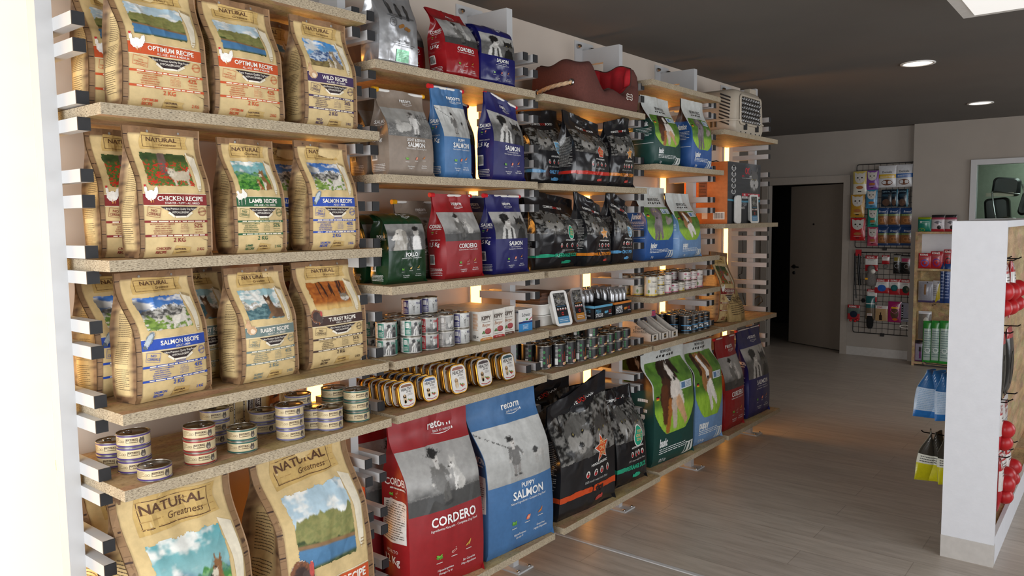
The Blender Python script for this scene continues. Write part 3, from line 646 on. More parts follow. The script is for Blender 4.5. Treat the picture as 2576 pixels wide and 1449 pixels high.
# ------------------------------------------------------------------ bags
class Bag:
    def __init__(s, w, d, h, seed=1, vs=.52, vt=.90, bul=.10, wr=.0055, lean=.0, fold=0, vf=.75, shear=0, roll=0, wt=.04, sag=0):
        s.w, s.d, s.h, s.seed, s.vs, s.vt, s.bul, s.wr, s.shear, s.roll, s.wt, s.sag = w, d, h, seed, vs, vt, bul, wr, shear, roll, wt, sag
        V = np.linspace(0, 1, 201); s.V = V; a = lean*np.minimum(V*3, 1)+fold*sstep(vf-.04, vf+.10, V); s.a = a
        s.zc = np.concatenate([[0], np.cumsum(h*np.cos(a[:-1])*.005)]); s.yc = np.concatenate([[0], np.cumsum(h*np.sin(a[:-1])*.005)])
    def P(s, side, u, v):
        u = np.asarray(u, float); v = np.asarray(v, float); vc = np.clip(v, 0, 1)
        k = sstep(s.vs, s.vt, vc); D = s.d/2*(.93+.12*np.sin(np.pi*np.minimum(vc/.7, 1)))*(1-.975*k)+.002
        Wd = s.w/2*(1+s.wt*k-.025*np.sin(np.pi*vc)+.012*np.sin(9*vc+s.seed)); a = np.interp(vc, s.V, s.a)
        zc = np.interp(vc, s.V, s.zc); yc = np.interp(vc, s.V, s.yc)
        sg = 1-sstep(.0, .05, vc)
        if side in ('front', 'back'):
            uu = u if side == 'front' else 1-u; x = (2*uu-1)*Wd; e = np.clip(np.sin(np.pi*uu), 0, 1)**.7
            b = s.bul*s.d*e*np.sin(np.pi*np.minimum(vc/s.vt, 1))**.8
            n = (fbm(uu*2.6+s.seed*3.7, vc*3.2+s.seed, s.seed, 3)-.5)*2; c2 = np.abs(fbm(uu*2.0+vc*1.3+s.seed, vc*2.4-uu*1.8, s.seed+50, 3)-.5)
            o = D+b+s.wr*e*(n*(1+1.6*k)+3.0*np.clip(.12-c2, 0, 1)*(1+1.5*k)) - .010*sg*(s.d > .05)
            if side == 'back': o = -o
        else:
            t = 2*u-1; e = np.sin(np.pi*u); o = -D*t if side == 'right' else D*t      # left: u 0 at the back edge, 1 at the front edge
            g = .10*s.d*e*np.sin(np.pi*np.minimum(vc/.6, 1))*(1-sstep(.3, .62, vc))-.34*s.d*e*k*(1-k*.6) - .16*s.d*e*sstep(.3, .6, vc)*(1-k)
            n = (fbm(u*2+s.seed, vc*5, s.seed+9, 3)-.5)*2*s.wr*1.3*e
            x = (Wd+g+n)*(1 if side == 'right' else -1); o = o - .010*sg*(s.d > .05)*np.sign(t)*np.abs(t)
        y = yc-o*np.cos(a); z = zc+o*np.sin(a)*.6
        z = z+s.roll*x*vc*vc - s.sag*vc*vc*np.abs(2*u-1 if side in ('front', 'back') else 1)**2*.5
        x = x+s.shear*s.h*vc*vc
        return np.stack([x, y, z+.001], -1)
    def fn(s, side):
        def f(u, v, off):
            e = .004; p = s.P(side, u, v); du = s.P(side, u+e, v)-s.P(side, u-e, v); dv = s.P(side, u, v+e)-s.P(side, u, np.asarray(v)-e)
            n = np.cross(du, dv); n /= np.linalg.norm(n, axis=-1, keepdims=True)+1e-12
            return p+n*off
        return f
    def body(s, colfn, fin=None, nu=26, nv=44):
        mb = MB()
        for side, n in (('front', nu), ('left', 10), ('right', 10), ('back', 12)):
            U, V = np.meshgrid(np.linspace(0, 1, n+1), np.linspace(0, 1, nv+1)); mb.grid(s.P(side, U, V), vcol=colfn(side, U, V))
        q = s.P('front', np.array([0, 1.]), np.array([0, 0.])); r = s.P('back', np.array([0, 1.]), np.array([0, 0.]))
        mb.add([q[0], r[1], r[0], q[1]], [(0, 1, 2, 3)], (.05, .05, .05))
        if fin is not None:
            V = np.linspace(.02, 1, nv+1); g = np.ones_like(V)
            for u, sx in ((0., -1), (1., 1)):
                p = s.P('front', g*u, V); o = p+np.stack([.0035*sx*g, -.0035*g, 0*g], -1)
                mb.grid(np.stack([p, o], 1), col=fin); mb.grid(np.stack([o, p+np.array([0, .0008, 0])], 1), col=fin)
        return mb

CREAM, CREAM2, WOOD, WOODD = '#d0b47d', '#dac18d', '#8f6f4d', '#3b2519'
def ng_base(side, U, V):
    g = fbm(U*5, V*40, 7); w = mixc(flat(U, WOOD), flat(U, '#6f5136'), sstep(.35, .7, g)); c = mixc(flat(U, CREAM), flat(U, CREAM2), fbm(U*5, V*5, 3))
    if side in ('front', 'back'): m = np.maximum(sstep(.065, .045, np.minimum(U, 1-U)), sstep(.935, .95, V))
    else: m = np.maximum(np.maximum(sstep(.22, .18, np.minimum(U, 1-U)), sstep(.70, .74, V)), sstep(.07, .05, V))
    r = mixc(c, w, m); return mixc(r, flat(U, WOODD), m*(np.sin(V*46+U*3) > .93)*.8)
def ng_margins(p, seed):
    rg = random.Random(seed)
    for a, b_ in ((.0, .056), (.944, 1.0)):
        p.rect(a, .0, b_, .95, WOOD, .5)
        for i in range(26):
            v = .02+i*.036; p.rect(a+.004, v, b_-.004, v+rg.uniform(.001, .003), '#74573a', .8)
            if i % 3 == 1: p.rect(a, v+.012, b_-.006*rg.random(), v+.019, WOODD, 1)
    p.rect(0, .95, 1, 1, '#876544', .5)
    for i in range(5): p.rect(.02, .955+.009*i, .98, .9565+.009*i, '#6a4d33', .8)
def ng_sign(p, u0, v0, u1, v1, tilt=0):
    c = '#c9a968'; d = '#5a3a22'; p.poly([(u0-.02, v0-.01), (u1+.03, v0+.004), (u1+.01, (v0+v1)/2), (u1+.035, v1-.004), (u0+.02, v1+.012), (u0-.015, (v0+v1)/2)], c, 2)
    p.frame(u0+.02, v0+.008, u1-.05, v1-.012, .003, d, 3); h = (v1-v0)
    p.text('NATURAL', (u0+u1)/2-.02, v0+h*.50, h*.30, d, bold=.02, sx=1.15, z=4, maxw=(u1-u0)*.82, rot=tilt); p.text('Greatness', (u0+u1)/2+.10*(u1-u0), v0+h*.2, h*.20, d, it=.35, z=4, rot=tilt)
    p.lines(u0+.01, v0, u1, v1, 5, '#b08c50', 2.5, 3, .12)
NGK = {  # colour, title, subtitle, line, percentage, picture, animal, corner stamp, strips
 'optimum': ('#c8501f', 'OPTIMUM RECIPE', 'ALL AGE - MINI & MEDIUM', 'Super Premium Quality Dog Food', '42%', P_optimum, 'hen', ('WITH', 'ROSEMARY, MALLOW', '& CHICORY'), None),
 'wild': ('#3f2a55', 'WILD RECIPE', 'ALL AGE - ALL BREED', 'Ultra Premium Quality Dog Food', '56%', P_wild, 'rabbit', ('NO', 'CEREALS'), None),
 'chicken': ('#85201f', 'CHICKEN RECIPE', 'STARTER - PUPPY - ALL BREED', 'Ultra Premium Quality Dog Food', '52%', P_chicken, 'hen', ('NO', 'CEREALS'), None),
 'lamb': ('#1f5a35', 'LAMB RECIPE', 'ALL AGE - ALL BREED', 'Ultra Premium Quality Dog Food', '52%', P_lamb, 'lamb', ('NO', 'CEREALS'), 'SENSITIVE'),
 'salmon': ('#2148a8', 'SALMON RECIPE', 'ADULT - MINI', 'Ultra Premium Quality Dog Food', '43%', P_salmon, 'fish', ('NO', 'CEREALS'), 'SENSITIVE'),
 'rabbit': ('#6f807c', 'RABBIT RECIPE', 'ADULT - ALL BREED', 'Ultra Premium Quality Dog Food', '41%', P_rabbit, 'rabbit', ('NO', 'CEREALS'), 'LIGHT & FIT'),
 'turkey': ('#3f2720', 'TURKEY RECIPE', 'ADULT - ALL BREED', 'Ultra Premium Quality Dog Food', '51%', P_turkey, 'turkey', ('NO', 'CEREALS'), None),
}
def ng_front(b, kind, full=True):
    c, ti, su, li, pc, pic, an, stamp, extra = NGK[kind]; p = Print(b.w, b.h); wd = b.w/b.h; tc = c if kind != 'turkey' else '#33201a'; ng_margins(p, len(ti))
    ng_sign(p, .20, .835, .80, .945)
    for u in (.30, .72): p.ell(u, .965, .016, .010, '#8e8a84', 4)
    p.pic(.13, .525, .80, .815, pic, 70, 56, 1)
    p.poly([(.78, .815), (.90, .79), (.905, .66), (.88, .53), (.845, .495), (.82, .53), (.815, .68)], '#e6dcc4', 2); p.poly([(.80, .815), (.90, .79), (.895, .77), (.80, .795)], '#a48e66', 3)
    for k in range(3): p.rect(.828+.006*k, .50+.018*k, .885, .506+.018*k, '#b79f76', 3)
    p.rect(.06, .395, .945, .478, c, 2); p.rect(.06, .480, .945, .484, '#e8dcc0', 2); p.rect(.06, .388, .945, .392, '#e8dcc0', 2)
    p.text(ti, .56, .428, .034, '#f3ece0', bold=.025, z=4, maxw=.66); p.text(su, .58, .402, .016, '#f3ece0', bold=.01, z=4, maxw=.5)
    p.pic(.045, .40, .27, .56, P_bird(an), 26, 24, 5)
    p.poly([(.27, .382), (.80, .382), (.70, .345), (.62, .312), (.45, .312), (.38, .345)], '#2b1a1a', 2)
    p.poly([(.38, .345), (.45, .312), (.44, .298), (.36, .332)], '#efe6d2', 3); p.poly([(.45, .312), (.62, .312), (.62, .300), (.46, .298)], '#f4ecda', 3); p.poly([(.62, .312), (.70, .345), (.72, .332), (.63, .298)], '#e6dcc4', 3)
    p.text(li, .54, .358, .0155, '#f0e8da', bold=.01, z=4, maxw=.44); p.text('HYPOALLERGENIC', .54, .332, .0155, '#f0e8da', bold=.01, z=4, maxw=.25)
    p.frame(.10, .305, .27, .375, .0022, tc, 3, -.16)
    n = len(stamp)
    for i, t in enumerate(stamp): p.text(t, .185, .343-i*(.026 if n == 2 else .0165), (.020 if n == 2 else .010), tc, bold=.01, z=4, rot=-.12, maxw=.15)
    p.ring(.865, .345, .034, .003, tc, 3); p.ring(.865, .345, .026, .0015, tc, 3); p.text('NATURAL', .865, .340, .012, tc, bold=.02, z=4, rot=.2, maxw=.13)
    if extra: p.text(extra, .54, .283 if extra[0] == 'S' else .288, .015, tc, bold=.01, z=4, rot=.0)
    for v in (.262, .155): p.rect(.06, v, .945, v+.017, c, 2); p.lines(.14, v+.003, .90, v+.014, 1, '#eee3cc', 3, int(v*999), .75, False)
    for i, t in enumerate(('NUTRITIONALLY COMPLETE', 'AND BALANCED', 'DEVELOPED WITH', 'VETERINARIANS AND', 'PET NUTRITIONISTS')): p.text(t, .29, .245-i*.0165, .0105, tc, bold=.012, z=3, maxw=.32)
    for (a, d) in ((.585, .24), (.56, .218), (.625, .218), (.56, .194), (.625, .194)): p.frame(a-.026 if d < .24 else a-.05, d-.007, a+.026 if d < .24 else a+.05, d+.010, .0014, tc, 3); p.text('NO', a, d-.002, .007, tc, z=4)
    p.text(pc, .80, .222, .032, tc, bold=.015, z=4, maxw=.18); p.text('Total meat', .80, .202, .012, tc, z=4); p.text('ingredients', .81, .182, .012, tc, z=4)
    p.text('2 KG', .52, .115, .032, tc, bold=.02, z=4); w1 = ti.split()[0]
    p.text(w1, .20, .058, .019, tc, 'l', .02, z=4, it=.1); p.text('RECIPE', .20, .032, .019, tc, 'l', .02, z=4, it=.1)
    ng_sign(p, .46, .028, .66, .075); p.text('2 KG', .83, .045, .020, tc, bold=.02, z=4, it=.1)
    p.poly([(.80, .155), (.945, .145), (.945, .125), (.86, .135)], '#c9ad79', 1); p.poly([(.86, .133), (.945, .122), (.945, .117)], '#4a3020', 2)
    return p
def ng_side(b, seed):
    p = Print(b.d, b.h)
    for v0, v1, n in ((.50, .69, 13), (.30, .47, 12), (.10, .27, 11)): p.lines(.24, v0, .76, v1, n, '#5f4f3c', 2, seed+int(v0*99), .24)
    return p
def ng_big_front(b, kind):
    c, ti, su, li, pc, pic, an, stamp, extra = NGK[kind]; p = Print(b.w, b.h); ng_margins(p, 3); ng_sign(p, .18, .80, .82, .93)
    p.pic(.15, .38, .82, .78, pic, 110, 90, 1); p.poly([(.80, .78), (.92, .75), (.93, .60), (.90, .44), (.865, .40), (.84, .45), (.835, .62)], '#e6dcc4', 2)
    for k in range(3): p.rect(.855+.006*k, .41+.016*k, .905, .416+.016*k, '#a58c62', 3)
    p.rect(.07, .225, .935, .315, c, 2); p.rect(.07, .319, .935, .323, '#e8dcc0', 2); p.rect(.07, .217, .935, .221, '#e8dcc0', 2)
    p.text(ti, .54, .262, .040, '#f3ece0', bold=.03, z=4, maxw=.70); p.text(su, .58, .233, .018, '#f3ece0', bold=.01, z=4, maxw=.5)
    p.pic(.05, .24, .36, .48, P_bird('turkey' if kind == 'optimum' else an), 40, 40, 5); p.pic(.12, .22, .33, .37, P_bird('hen'), 34, 30, 6) if kind == 'optimum' else None
    p.poly([(.25, .21), (.85, .21), (.70, .145), (.60, .10), (.48, .10), (.38, .145)], '#3a231d', 2); p.text(li, .56, .183, .018, '#f0e8da', bold=.01, z=4, maxw=.5)
    p.text('HIGH PALATABILITY', .55, .150, .018, '#f0e8da', bold=.01, z=4, maxw=.36); p.ring(.86, .15, .045, .004, c, 3); p.text('NATURAL', .86, .145, .016, c, bold=.02, z=4, rot=.2, maxw=.15)
    p.poly([(.38, .145), (.48, .10), (.45, .08), (.34, .12)], '#efe6d2', 3); return p
RT = {  # colour, title rows, subtitle, picture, weight side text, side title
 'taupe': ('#8a7b6d', ('LIGHT & SENIOR', 'SALMON'), 'Natural Ingredients - Complete Dog Food', P_farm, ('Hypoallergenic', 'Omega 3'), ('Grain Free', 'Hypocaloric'), 'pas'),
 'pale': ('#426f9f', ('PUPPY', 'SALMON'), 'Natural Ingredients - Complete Dog Food', P_beach, ('Hypoallergenic', 'Omega 3'), ('Grain free', 'Highly Digestible'), 'pas'),
 'navy': ('#1b1c5e', ('SALMON',), 'from the norwegian fjords', P_boy, ('Hypoallergenic', 'Omega 3'), ('Grain Free', 'Highly Digestible'), 'pas'),
 'red': ('#93171d', ('CORDERO',), 'Ingredientes Naturales - Complete Dog Food', P_child, ('Hipoalergénico', 'Omega 3 y 6'), ('Sin Cereales', 'Muy Apetitoso'), 'plb'),
 'green': ('#16371f', ('POLLO',), 'Ingredientes Naturales - Complete Dog Food', P_pollo, ('Muy Digestible', 'Omega 3 y 6'), ('Sin Cereales', 'Muy Apetitoso'), 'pcb'),
}
def rt_base(kind):
    c = L(RT[kind][0])
    def f(side, U, V): return mixc(flat(U, c), flat(U, c*.8), fbm(U*4, V*5, 3)*.5)
    return f
def rt_logo(p, u, v, h, tag_='back to nature', col='#f0efec'):
    p.text('retorn', u, v, h, col, 'l', .018, z=4); k = p.ph/p.pw; w = text2d('retorn', .018)[0][:, 0].max()*h*k
    p.text(tag_, u+w*.22, v-h*.55, h*.34, col, 'l', .0, it=.2, z=4, maxw=w*.75)
    xs = np.linspace(0, 1, 9); lo = [(u+w*(.15+.85*x), v-h*(.62+.28*math.sin(math.pi*x)-.10*x)) for x in xs]; hi = [(a, b+h*.07*math.sin(math.pi*x)+.0006) for (a, b), x in zip(lo, xs)]
    p.poly(lo+hi[::-1], col, 3); p.ell(u+w*1.03, v-h*.42, h*.10*k, h*.16, col, 3)
def rt_icons(p, u0, v, s, kinds):
    k = p.ph/p.pw; rg = random.Random(5)
    for i, c in enumerate(kinds):
        u = u0+i*.20; v_ = v+i*.012
        if c == 'p':
            for j in range(9): p.ell(u+rg.uniform(-.8, .8)*s*k, v_+rg.uniform(-.4, .4)*s, s*.55*k, s*.22, rg.choice(('#6fae3e', '#8cc653', '#4d8a2c')), 3+j*.1, 10, rg.uniform(-.8, .8))
        elif c == 'a':
            for j in range(2): p.ell(u+j*s*.5*k, v_-.1*s, s*.42*k, s*.85, ('#d9613f', '#e88a68')[j], 3+j*.3, 12, -.5); p.ell(u+j*s*.5*k, v_-.1*s, s*.10*k, s*.55, '#f3c2a8', 4, 8, -.5)
        elif c in 'sb':
            for j in range(3): p.ell(u+(j-1)*s*.4*k, v_+(j-1)*.2*s, s*.85*k, s*.20, ('#c9722c', '#d98a3a')[j % 2] if c == 's' else ('#c9a24c', '#b5862f')[j % 2], 3+j*.2, 10, .5+.35*j)
        elif c == 'l':
            for a, b_, r in ((-.5, -.3, .5), (0, -.1, .4), (.5, .1, .35), (.45, .7, .2)): p.ell(u+a*s*k, v_+b_*s, s*r*k, s*r*.8, '#c48f86', 3, 12)
            p.ell(u, v_-.1*s, s*.7*k, s*.12, '#93171d', 4, 10, .5)
        elif c == 'c':
            p.ell(u-.2*s*k, v_, s*.7*k, s*.55, '#d9b36a', 3, 14, .5); p.ell(u+.6*s*k, v_+.55*s, s*.45*k, s*.16, '#e2c48a', 3, 10, .8)
        p.lines(u-.04, v_-s*1.7, u+.04, v_-s*1.35, 1, '#d8d4cf', 3, i, .6, False)
def rt_front(b, kind, big=False):
    c, ti, su, pic, t1, t2, ic = RT[kind]; p = Print(b.w, b.h); W_ = '#f2f1ee'; n = 96 if big else 66
    lo, hi = (.44, .78) if not big else (.45, .80)
    p.pic(0.005, lo, .995, hi, pic, n, n, 1); rt_logo(p, .46, hi+.085, .048)
    v = lo-.085 if len(ti) == 1 else lo-.115; p.text(ti[-1], .57, v, .052, W_, bold=.02, z=4, maxw=.62)
    if len(ti) > 1: p.text(ti[0], .57, v+.066, .030, W_, bold=.012, z=4, maxw=.56)
    if kind == 'navy': p.text(su, .57, v-.026, .014, W_, it=.15, z=4, maxw=.46); p.text('Natural Ingredients - Complete Dog Food', .57, v-.052, .013, W_, it=.15, z=4, maxw=.6)
    else: p.text(su, .57, v-.026, .014, W_, it=.15, z=4, maxw=.64)
    rt_icons(p, .36, .185, .022, ic); 
    for i, t in enumerate((t1, t2)):
        for j, q in enumerate(t): p.text(q, .45+i*.32, .098+i*.012-j*.022, .0135, W_, it=.1, z=4, maxw=.24)
    return p
def rt_side(b, kind, weight='1,5 Kg', big=False):
    c, ti, su, pic, t1, t2, ic = RT[kind]; p = Print(b.d, b.h); W_ = '#f0efec'
    p.text(ti[-1], .52, .60, .040, W_, bold=.02, z=3, maxw=.9); p.lines(.2, .575, .85, .59, 1, '#d8d4cf', 3, 1, .6); rt_icons(p, .25, .545, .014, ic[:2])
    if big: 
        p.rect(.06, .30, .94, .52, '#dcd8d2', 2); p.lines(.12, .31, .88, .51, 16, '#6a6660', 3, 4, .4); p.text('ADULTO', .45, .235, .018, W_, z=3, maxw=.7); p.text(weight, .42, .17, .044, W_, bold=.02, z=3, maxw=.85)
    else:
        p.text('PERRO ADULTO', .45, .45, .014, W_, z=3, maxw=.7); p.text(weight, .42, .385, .045, W_, bold=.02, z=3, maxw=.7); p.barcode(.10, .17, .45, .29, 2, 3)
        p.lines(.12, .04, .80, .13, 5, '#d8d4cf', 3, 8, .4)
    return p
CD = {  # band colour, title, sticker colour, sticker shape
 'fish': ('#5d9cc9', 'ONLY FISH', '#6fa8cc', 'leaf'), 'puppies': ('#c22e22', 'PUPPIES', '#c8402f', 'penta'), 'multi': ('#cf7b24', 'MULTIPROTEIN', '#dd8c2e', 'star'),
 'free': ('#27a17c', 'FREERANGE DUCK', '#2ba583', 'egg'), 'seven': ('#c94a1e', '7 days', '#d5502a', 'star')}
def cd_base(side, U, V): return mixc(flat(U, '#17171a'), flat(U, '#232326'), fbm(U*5, V*6, 4))
def cd_shape(p, kind, u, v, r, col):
    k = p.ph/p.pw; a0 = .25
    if kind == 'star': pts = [(math.cos(math.pi/2+i*math.pi/5+.1)*(r if i % 2 == 0 else r*.46), math.sin(math.pi/2+i*math.pi/5+.1)*(r if i % 2 == 0 else r*.46)) for i in range(10)]
    elif kind == 'penta': pts = [(math.cos(math.pi/2+i*2*math.pi/5)*r*.9, math.sin(math.pi/2+i*2*math.pi/5)*r) for i in range(5)]
    elif kind == 'leaf': pts = [(-.8*r, .9*r), (.1*r, .85*r), (.7*r, .3*r), (.75*r, -.6*r), (.4*r, -.9*r), (-.1*r, -.6*r), (-.5*r, .1*r)]
    else: pts = [(r*.74*math.cos(t)*(1-.18*math.sin(t)), r*math.sin(t)) for t in np.linspace(0, 2*math.pi, 22, endpoint=False)]
    for s_, c, z in ((1.12, '#e9e6df', 3), (1.0, col, 3.6)): p.poly([(u+x*s_*k, v+y*s_) for x, y in pts], c, z)
    tc = '#d9b27a' if kind != 'leaf' else '#8a7a5a'
    for i, t in enumerate(('THE', 'ONLY', 'ONE')): p.text(t, u+.01, v+r*(.28-.40*i), r*.30, tc, bold=.03, z=4.4, rot=-.08, maxw=r*k*1.1)
def cd_front(b, kind, big=False):
    c, ti, sc, sh = CD[kind]; p = Print(b.w, b.h); W_ = '#ecebe6'; k = p.ph/p.pw; h = .030
    w1, w2, w3 = [text2d(t, .015)[0][:, 0].max()*h*k for t in ('COMPLETE', 'DOG', 'FOOD')]; u = max(.5-(w1+w2+w3)/2, .03); sx = min(1, .94/(w1+w2+w3))
    for t, cc, w in (('COMPLETE', W_, w1), ('DOG', '#c4322a', w2), ('FOOD', W_, w3)): p.text(t, u, .80 if not big else .87, h, cc, 'l', .015, sx=sx, z=3); u += w*sx+.008
    p.pic(.01, .44, .99, .77 if not big else .86, P_wolf, 84, 56, 1)
    cd_shape(p, sh, .70, .485, .088 if not big else .105, sc); p.text('HYPOALLERGENIC', .66, .365, .020, W_, bold=.02, z=4, it=.1, maxw=.5)
    for i in range(4):
        uu = .46+i*.125; p.ell(uu, .305, .030*k*.75, .030, '#e6e2db', 2, 14); p.ell(uu, .296, .022*k*.75, .018, '#b8282a', 3, 10); p.rect(uu-.006, .30, uu+.006, .326, '#222222', 4); p.rect(uu-.02, .316, uu+.02, .320, '#222222', 4)
    p.text('100% made with fresh Meat', .62, .232, .020, '#b9b7b2', it=.25, z=3, maxw=.62)
    xs = np.linspace(.0, 1, 25); rg = random.Random(4)
    p.poly([(x, .198+rg.uniform(-.004, .004)) for x in xs]+[(x, .150+rg.uniform(-.004, .004)) for x in xs[::-1]], c, 2) if kind in ('puppies', 'seven') else p.poly([(0, .196), (.2, .20), (.36, .186), (.34, .16), (.18, .152), (0, .155)], c, 2)
    p.text(ti, .64 if kind != 'free' else .60, .152, .044, '#17171a' if kind == 'seven' else c, bold=.05, z=4, maxw=.66)
    if kind == 'fish' or kind == 'free': p.poly([(.54, .085), (.60, .105), (.70, .10), (.74, .08), (.70, .062), (.60, .058), (.50, .10), (.50, .062)], c, 3)
    else: p.ell(.66, .08, .07, .018, '#b8413a', 3, 12, .1); p.ell(.72, .085, .02, .022, '#b8413a', 3, 10)
    return p
def cd_side(b, kind):
    p = Print(b.d, b.h); p.lines(.15, .25, .85, .66, 26, '#a9a7a2', 2, 9, .38); p.rect(0, .155, 1, .195, CD[kind][0], 2); return p
BW = {'basic': ('#14423c', 'basic', SP_BASIC, '#e7e9e8'), 'junior': ('#2c5a9c', 'junior', SP_JUN, '#f2f3f2'), 'puppy': ('#6f93bd', 'puppy', SP_PUP, '#eef1f2')}
def bw_base(kind):
    c = L(BW[kind][0])
    def f(side, U, V):
        top = flat(U, '#c9ccc8'); 
        if side in ('left', 'right'): top = mixc(flat(U, '#3a2317'), flat(U, '#5b3a28'), sstep(.4, .6, fbm(U*9, V*22, 4))); r = mixc(flat(U, c), top, sstep(.66, .67, V)); return r
        return mixc(flat(U, c), top, sstep(.60, .61, V+.04*np.sin(U*4)))
    return f
def bw_front(b, kind, big=False):
    c, ti, sp, tc = BW[kind]; p = Print(b.w, b.h); n = 96 if big else 64
    p.pic(.02, .27, .98, .72 if not big else .90, P_grass(sp), n, n, 1); lv = .775 if not big else .935; p.text('BEWI·DOG', .55, lv+.03, .044 if not big else .026, '#2b2b2d', bold=.008, z=3, maxw=.62)
    for i in range(6): p.ell(.34+i*.075, lv+.004*(i % 2), .022, .007+.003*(i % 3), '#222222', 3, 9); p.ell(.355+i*.075, lv+.009, .008, .007, '#222222', 3, 8)
    p.rect(.60, .63, .92, .70, '#d5dfe6', 2.5); p.rect(.64, .64, .74, .69, '#5b7fa8', 3); p.lines(.76, .64, .90, .69, 4, '#7d8fa3', 3, 2, .4)
    p.text(ti, .12, .165, .072, tc, 'l', .045, sx=.62, z=4, maxw=.55); p.lines(.12, .095, .82, .15, 3, tc, 3, 4, .38)
    p.poly([(.70, .02), (.96, .02), (.98, .12), (.80, .12)], '#dfe2dc', 2); p.poly([(.73, .03), (.78, .03), (.85, .11), (.81, .11)], c, 3); p.poly([(.85, .03), (.89, .03), (.94, .11), (.91, .11)], c, 3)
    p.text('12,5 kg' if big else '3 kg', .22, .03, .028, tc, bold=.01, z=4, maxw=.22); p.rect(.06, .60, .12, .612, '#c33', 3); p.rect(.06, .612, .12, .624, '#222', 3); p.rect(.06, .588, .12, .60, '#e2b632', 3)
    return p
def bw_side(b, kind, big=False):
    c, ti, sp, tc = BW[kind]; p = Print(b.d, b.h)
    if big: p.text(ti, .62, .18, .16, tc, 'l', .04, sx=.62, z=3, rot=R90, it=0); p.lines(.3, .36, .72, .62, 3, tc, 3, 5, .3); p.text('12,5 kg', .5, .07, .034, tc, bold=.02, z=3, maxw=.8)
    else: p.text(ti, .5, .56, .075, tc, bold=.045, sx=.62, z=3, maxw=.86)
    p.lines(.12, .40, .88, .53, 6, tc, 3, 6, .3) if not big else None; p.rect(.05, .30, .95, .305, '#dfe4e6', 2) if not big else None
    return p
SLEEVE = {}
def make_bag(name, label, loc, rz, w, d, h, maker, group, clip=None, mat='paper', fin=None, cat='bag of pet food', **kw):
    """maker(b) -> (base colour function, [(panel, Print, part name)])"""
    b = Bag(w, d, h, **kw); base, prints = maker(b)
    o = tag(b.body(base, fin).build(name, mat, None, loc, rz), label, cat, group)
    for side, p, pn in prints: p.emit(MB(), b.fn(side)).build(pn, mat, o)
    if clip:
        v = np.ones(2)*.985; e = b.P('front', np.array([-.0, 1.]), v); m = MB(); q = b.P('back', np.array([1., .0]), v)
        a0, a1 = (e[0]+q[0])/2, (e[1]+q[1])/2; dv = (a1-a0); L_ = np.linalg.norm(dv); dv /= L_
        m.tube([a0-dv*.006, a0+dv*L_*.5, a1+dv*.006], .0055, 8); s_ = m.build('zip_strip', 'white_plastic', o)
        t0 = MB(); t0.tube([a0-dv*.008, a0+dv*.004, a0+dv*.014], .0095, 8); t0.build('zip_slider', 'red_plastic' if clip != 'y' else 'yellow_plastic', s_)
        t1 = MB(); t1.tube([a1+dv*.0, a1+dv*.006, a1+dv*.010], .008, 8); t1.build('zip_stop', 'yellow_plastic' if clip != 'r' else 'red_plastic', s_)
    return o
def NG(kind, big=False):
    def f(b): return ng_base, [('front', ng_big_front(b, kind) if big else ng_front(b, kind), 'front_print'), ('left', ng_side(b, 3), 'side_print')]
    return f
def RTN(kind, wt='1,5 Kg', big=False):
    def f(b): return rt_base(kind), [('front', rt_front(b, kind, big), 'front_print'), ('left', rt_side(b, kind, wt, big), 'side_print')]
    return f
def CDF(kind, big=False):
    def f(b): return cd_base, [('front', cd_front(b, kind, big), 'front_print'), ('left', cd_side(b, kind), 'side_print')]
    return f
def BWD(kind, big=False):
    def f(b): return bw_base(kind), [('front', bw_front(b, kind, big), 'front_print'), ('left', bw_side(b, kind, big), 'side_print')]
    return f
def put(name, label, board, pl, pr, ptop, yf, d, maker, group, rz=None, wmax=None, **kw):
    """stand a bag on a board: pl, pr are its lower front corners, ptop its top, in the photograph's frame"""
    yl, yr = yf if isinstance(yf, tuple) else (yf, yf); bay = int(board[0])-1
    for _ in range(25):                      # keep clear of the arms of the uprights on both sides
        a = hit(*pl, 1, yl); c = hit(*pr, 1, yr)
        if a[0] >= POST[bay][1]+.040 or yl > .22: break
        yl += .008; yr += .008
    w = math.hypot(c[0]-a[0], c[1]-a[1]); ang = math.atan2(c[1]-a[1], c[0]-a[0]) if rz is None else rz
    top = hit(*ptop, 1, (yl+yr)/2+d*.5); up = [z for k, z in Z.items() if k[0] == board[0] and z > Z[board]+.05]; h = min(top[2]-Z[board], (min(up)-TH-Z[board]-.012) if up else 9)
    mx, my = (a[0]+c[0])/2, (yl+yr)/2
    return make_bag(name, label, (mx-math.sin(ang)*d*.48, my+math.cos(ang)*d*.48, Z[board]), ang, w, d, h, maker, group, **kw)
G1 = 'cream recipe bags in the first bay'
ngk = dict(fin='#8a6a48', mat='paper')
put('dog_food_bag', 'cream paper bag with orange OPTIMUM RECIPE band, nearer the left upright of the two alike', '1A', (310, 268), (522, 280), (395, -55), .04, .10, NG('optimum'), G1, seed=1, lean=.05, **ngk)
put('dog_food_bag', 'cream paper bag with orange OPTIMUM RECIPE band, beside the purple banded WILD RECIPE bag', '1A', (540, 288), (712, 305), (600, -12), .04, .10, NG('optimum'), G1, seed=2, lean=.06, **ngk)
put('dog_food_bag', 'cream paper bag with purple WILD RECIPE band and blue sky picture', '1A', (765, 312), (896, 326), (800, 15), .04, .10, NG('wild'), G1, seed=3, lean=.03, **ngk)
put('dog_food_bag', 'cream paper bag with maroon CHICKEN RECIPE band, poppies pictured, in front of its row', '1B', (352, 645), (532, 640), (440, 318), .03, .10, NG('chicken'), G1, seed=4, lean=.03, **ngk)
put('dog_food_bag', 'cream paper bag with green LAMB RECIPE band and white lambs', '1B', (590, 640), (718, 632), (620, 350), .035, .10, NG('lamb'), G1, seed=5, lean=.06, **ngk)
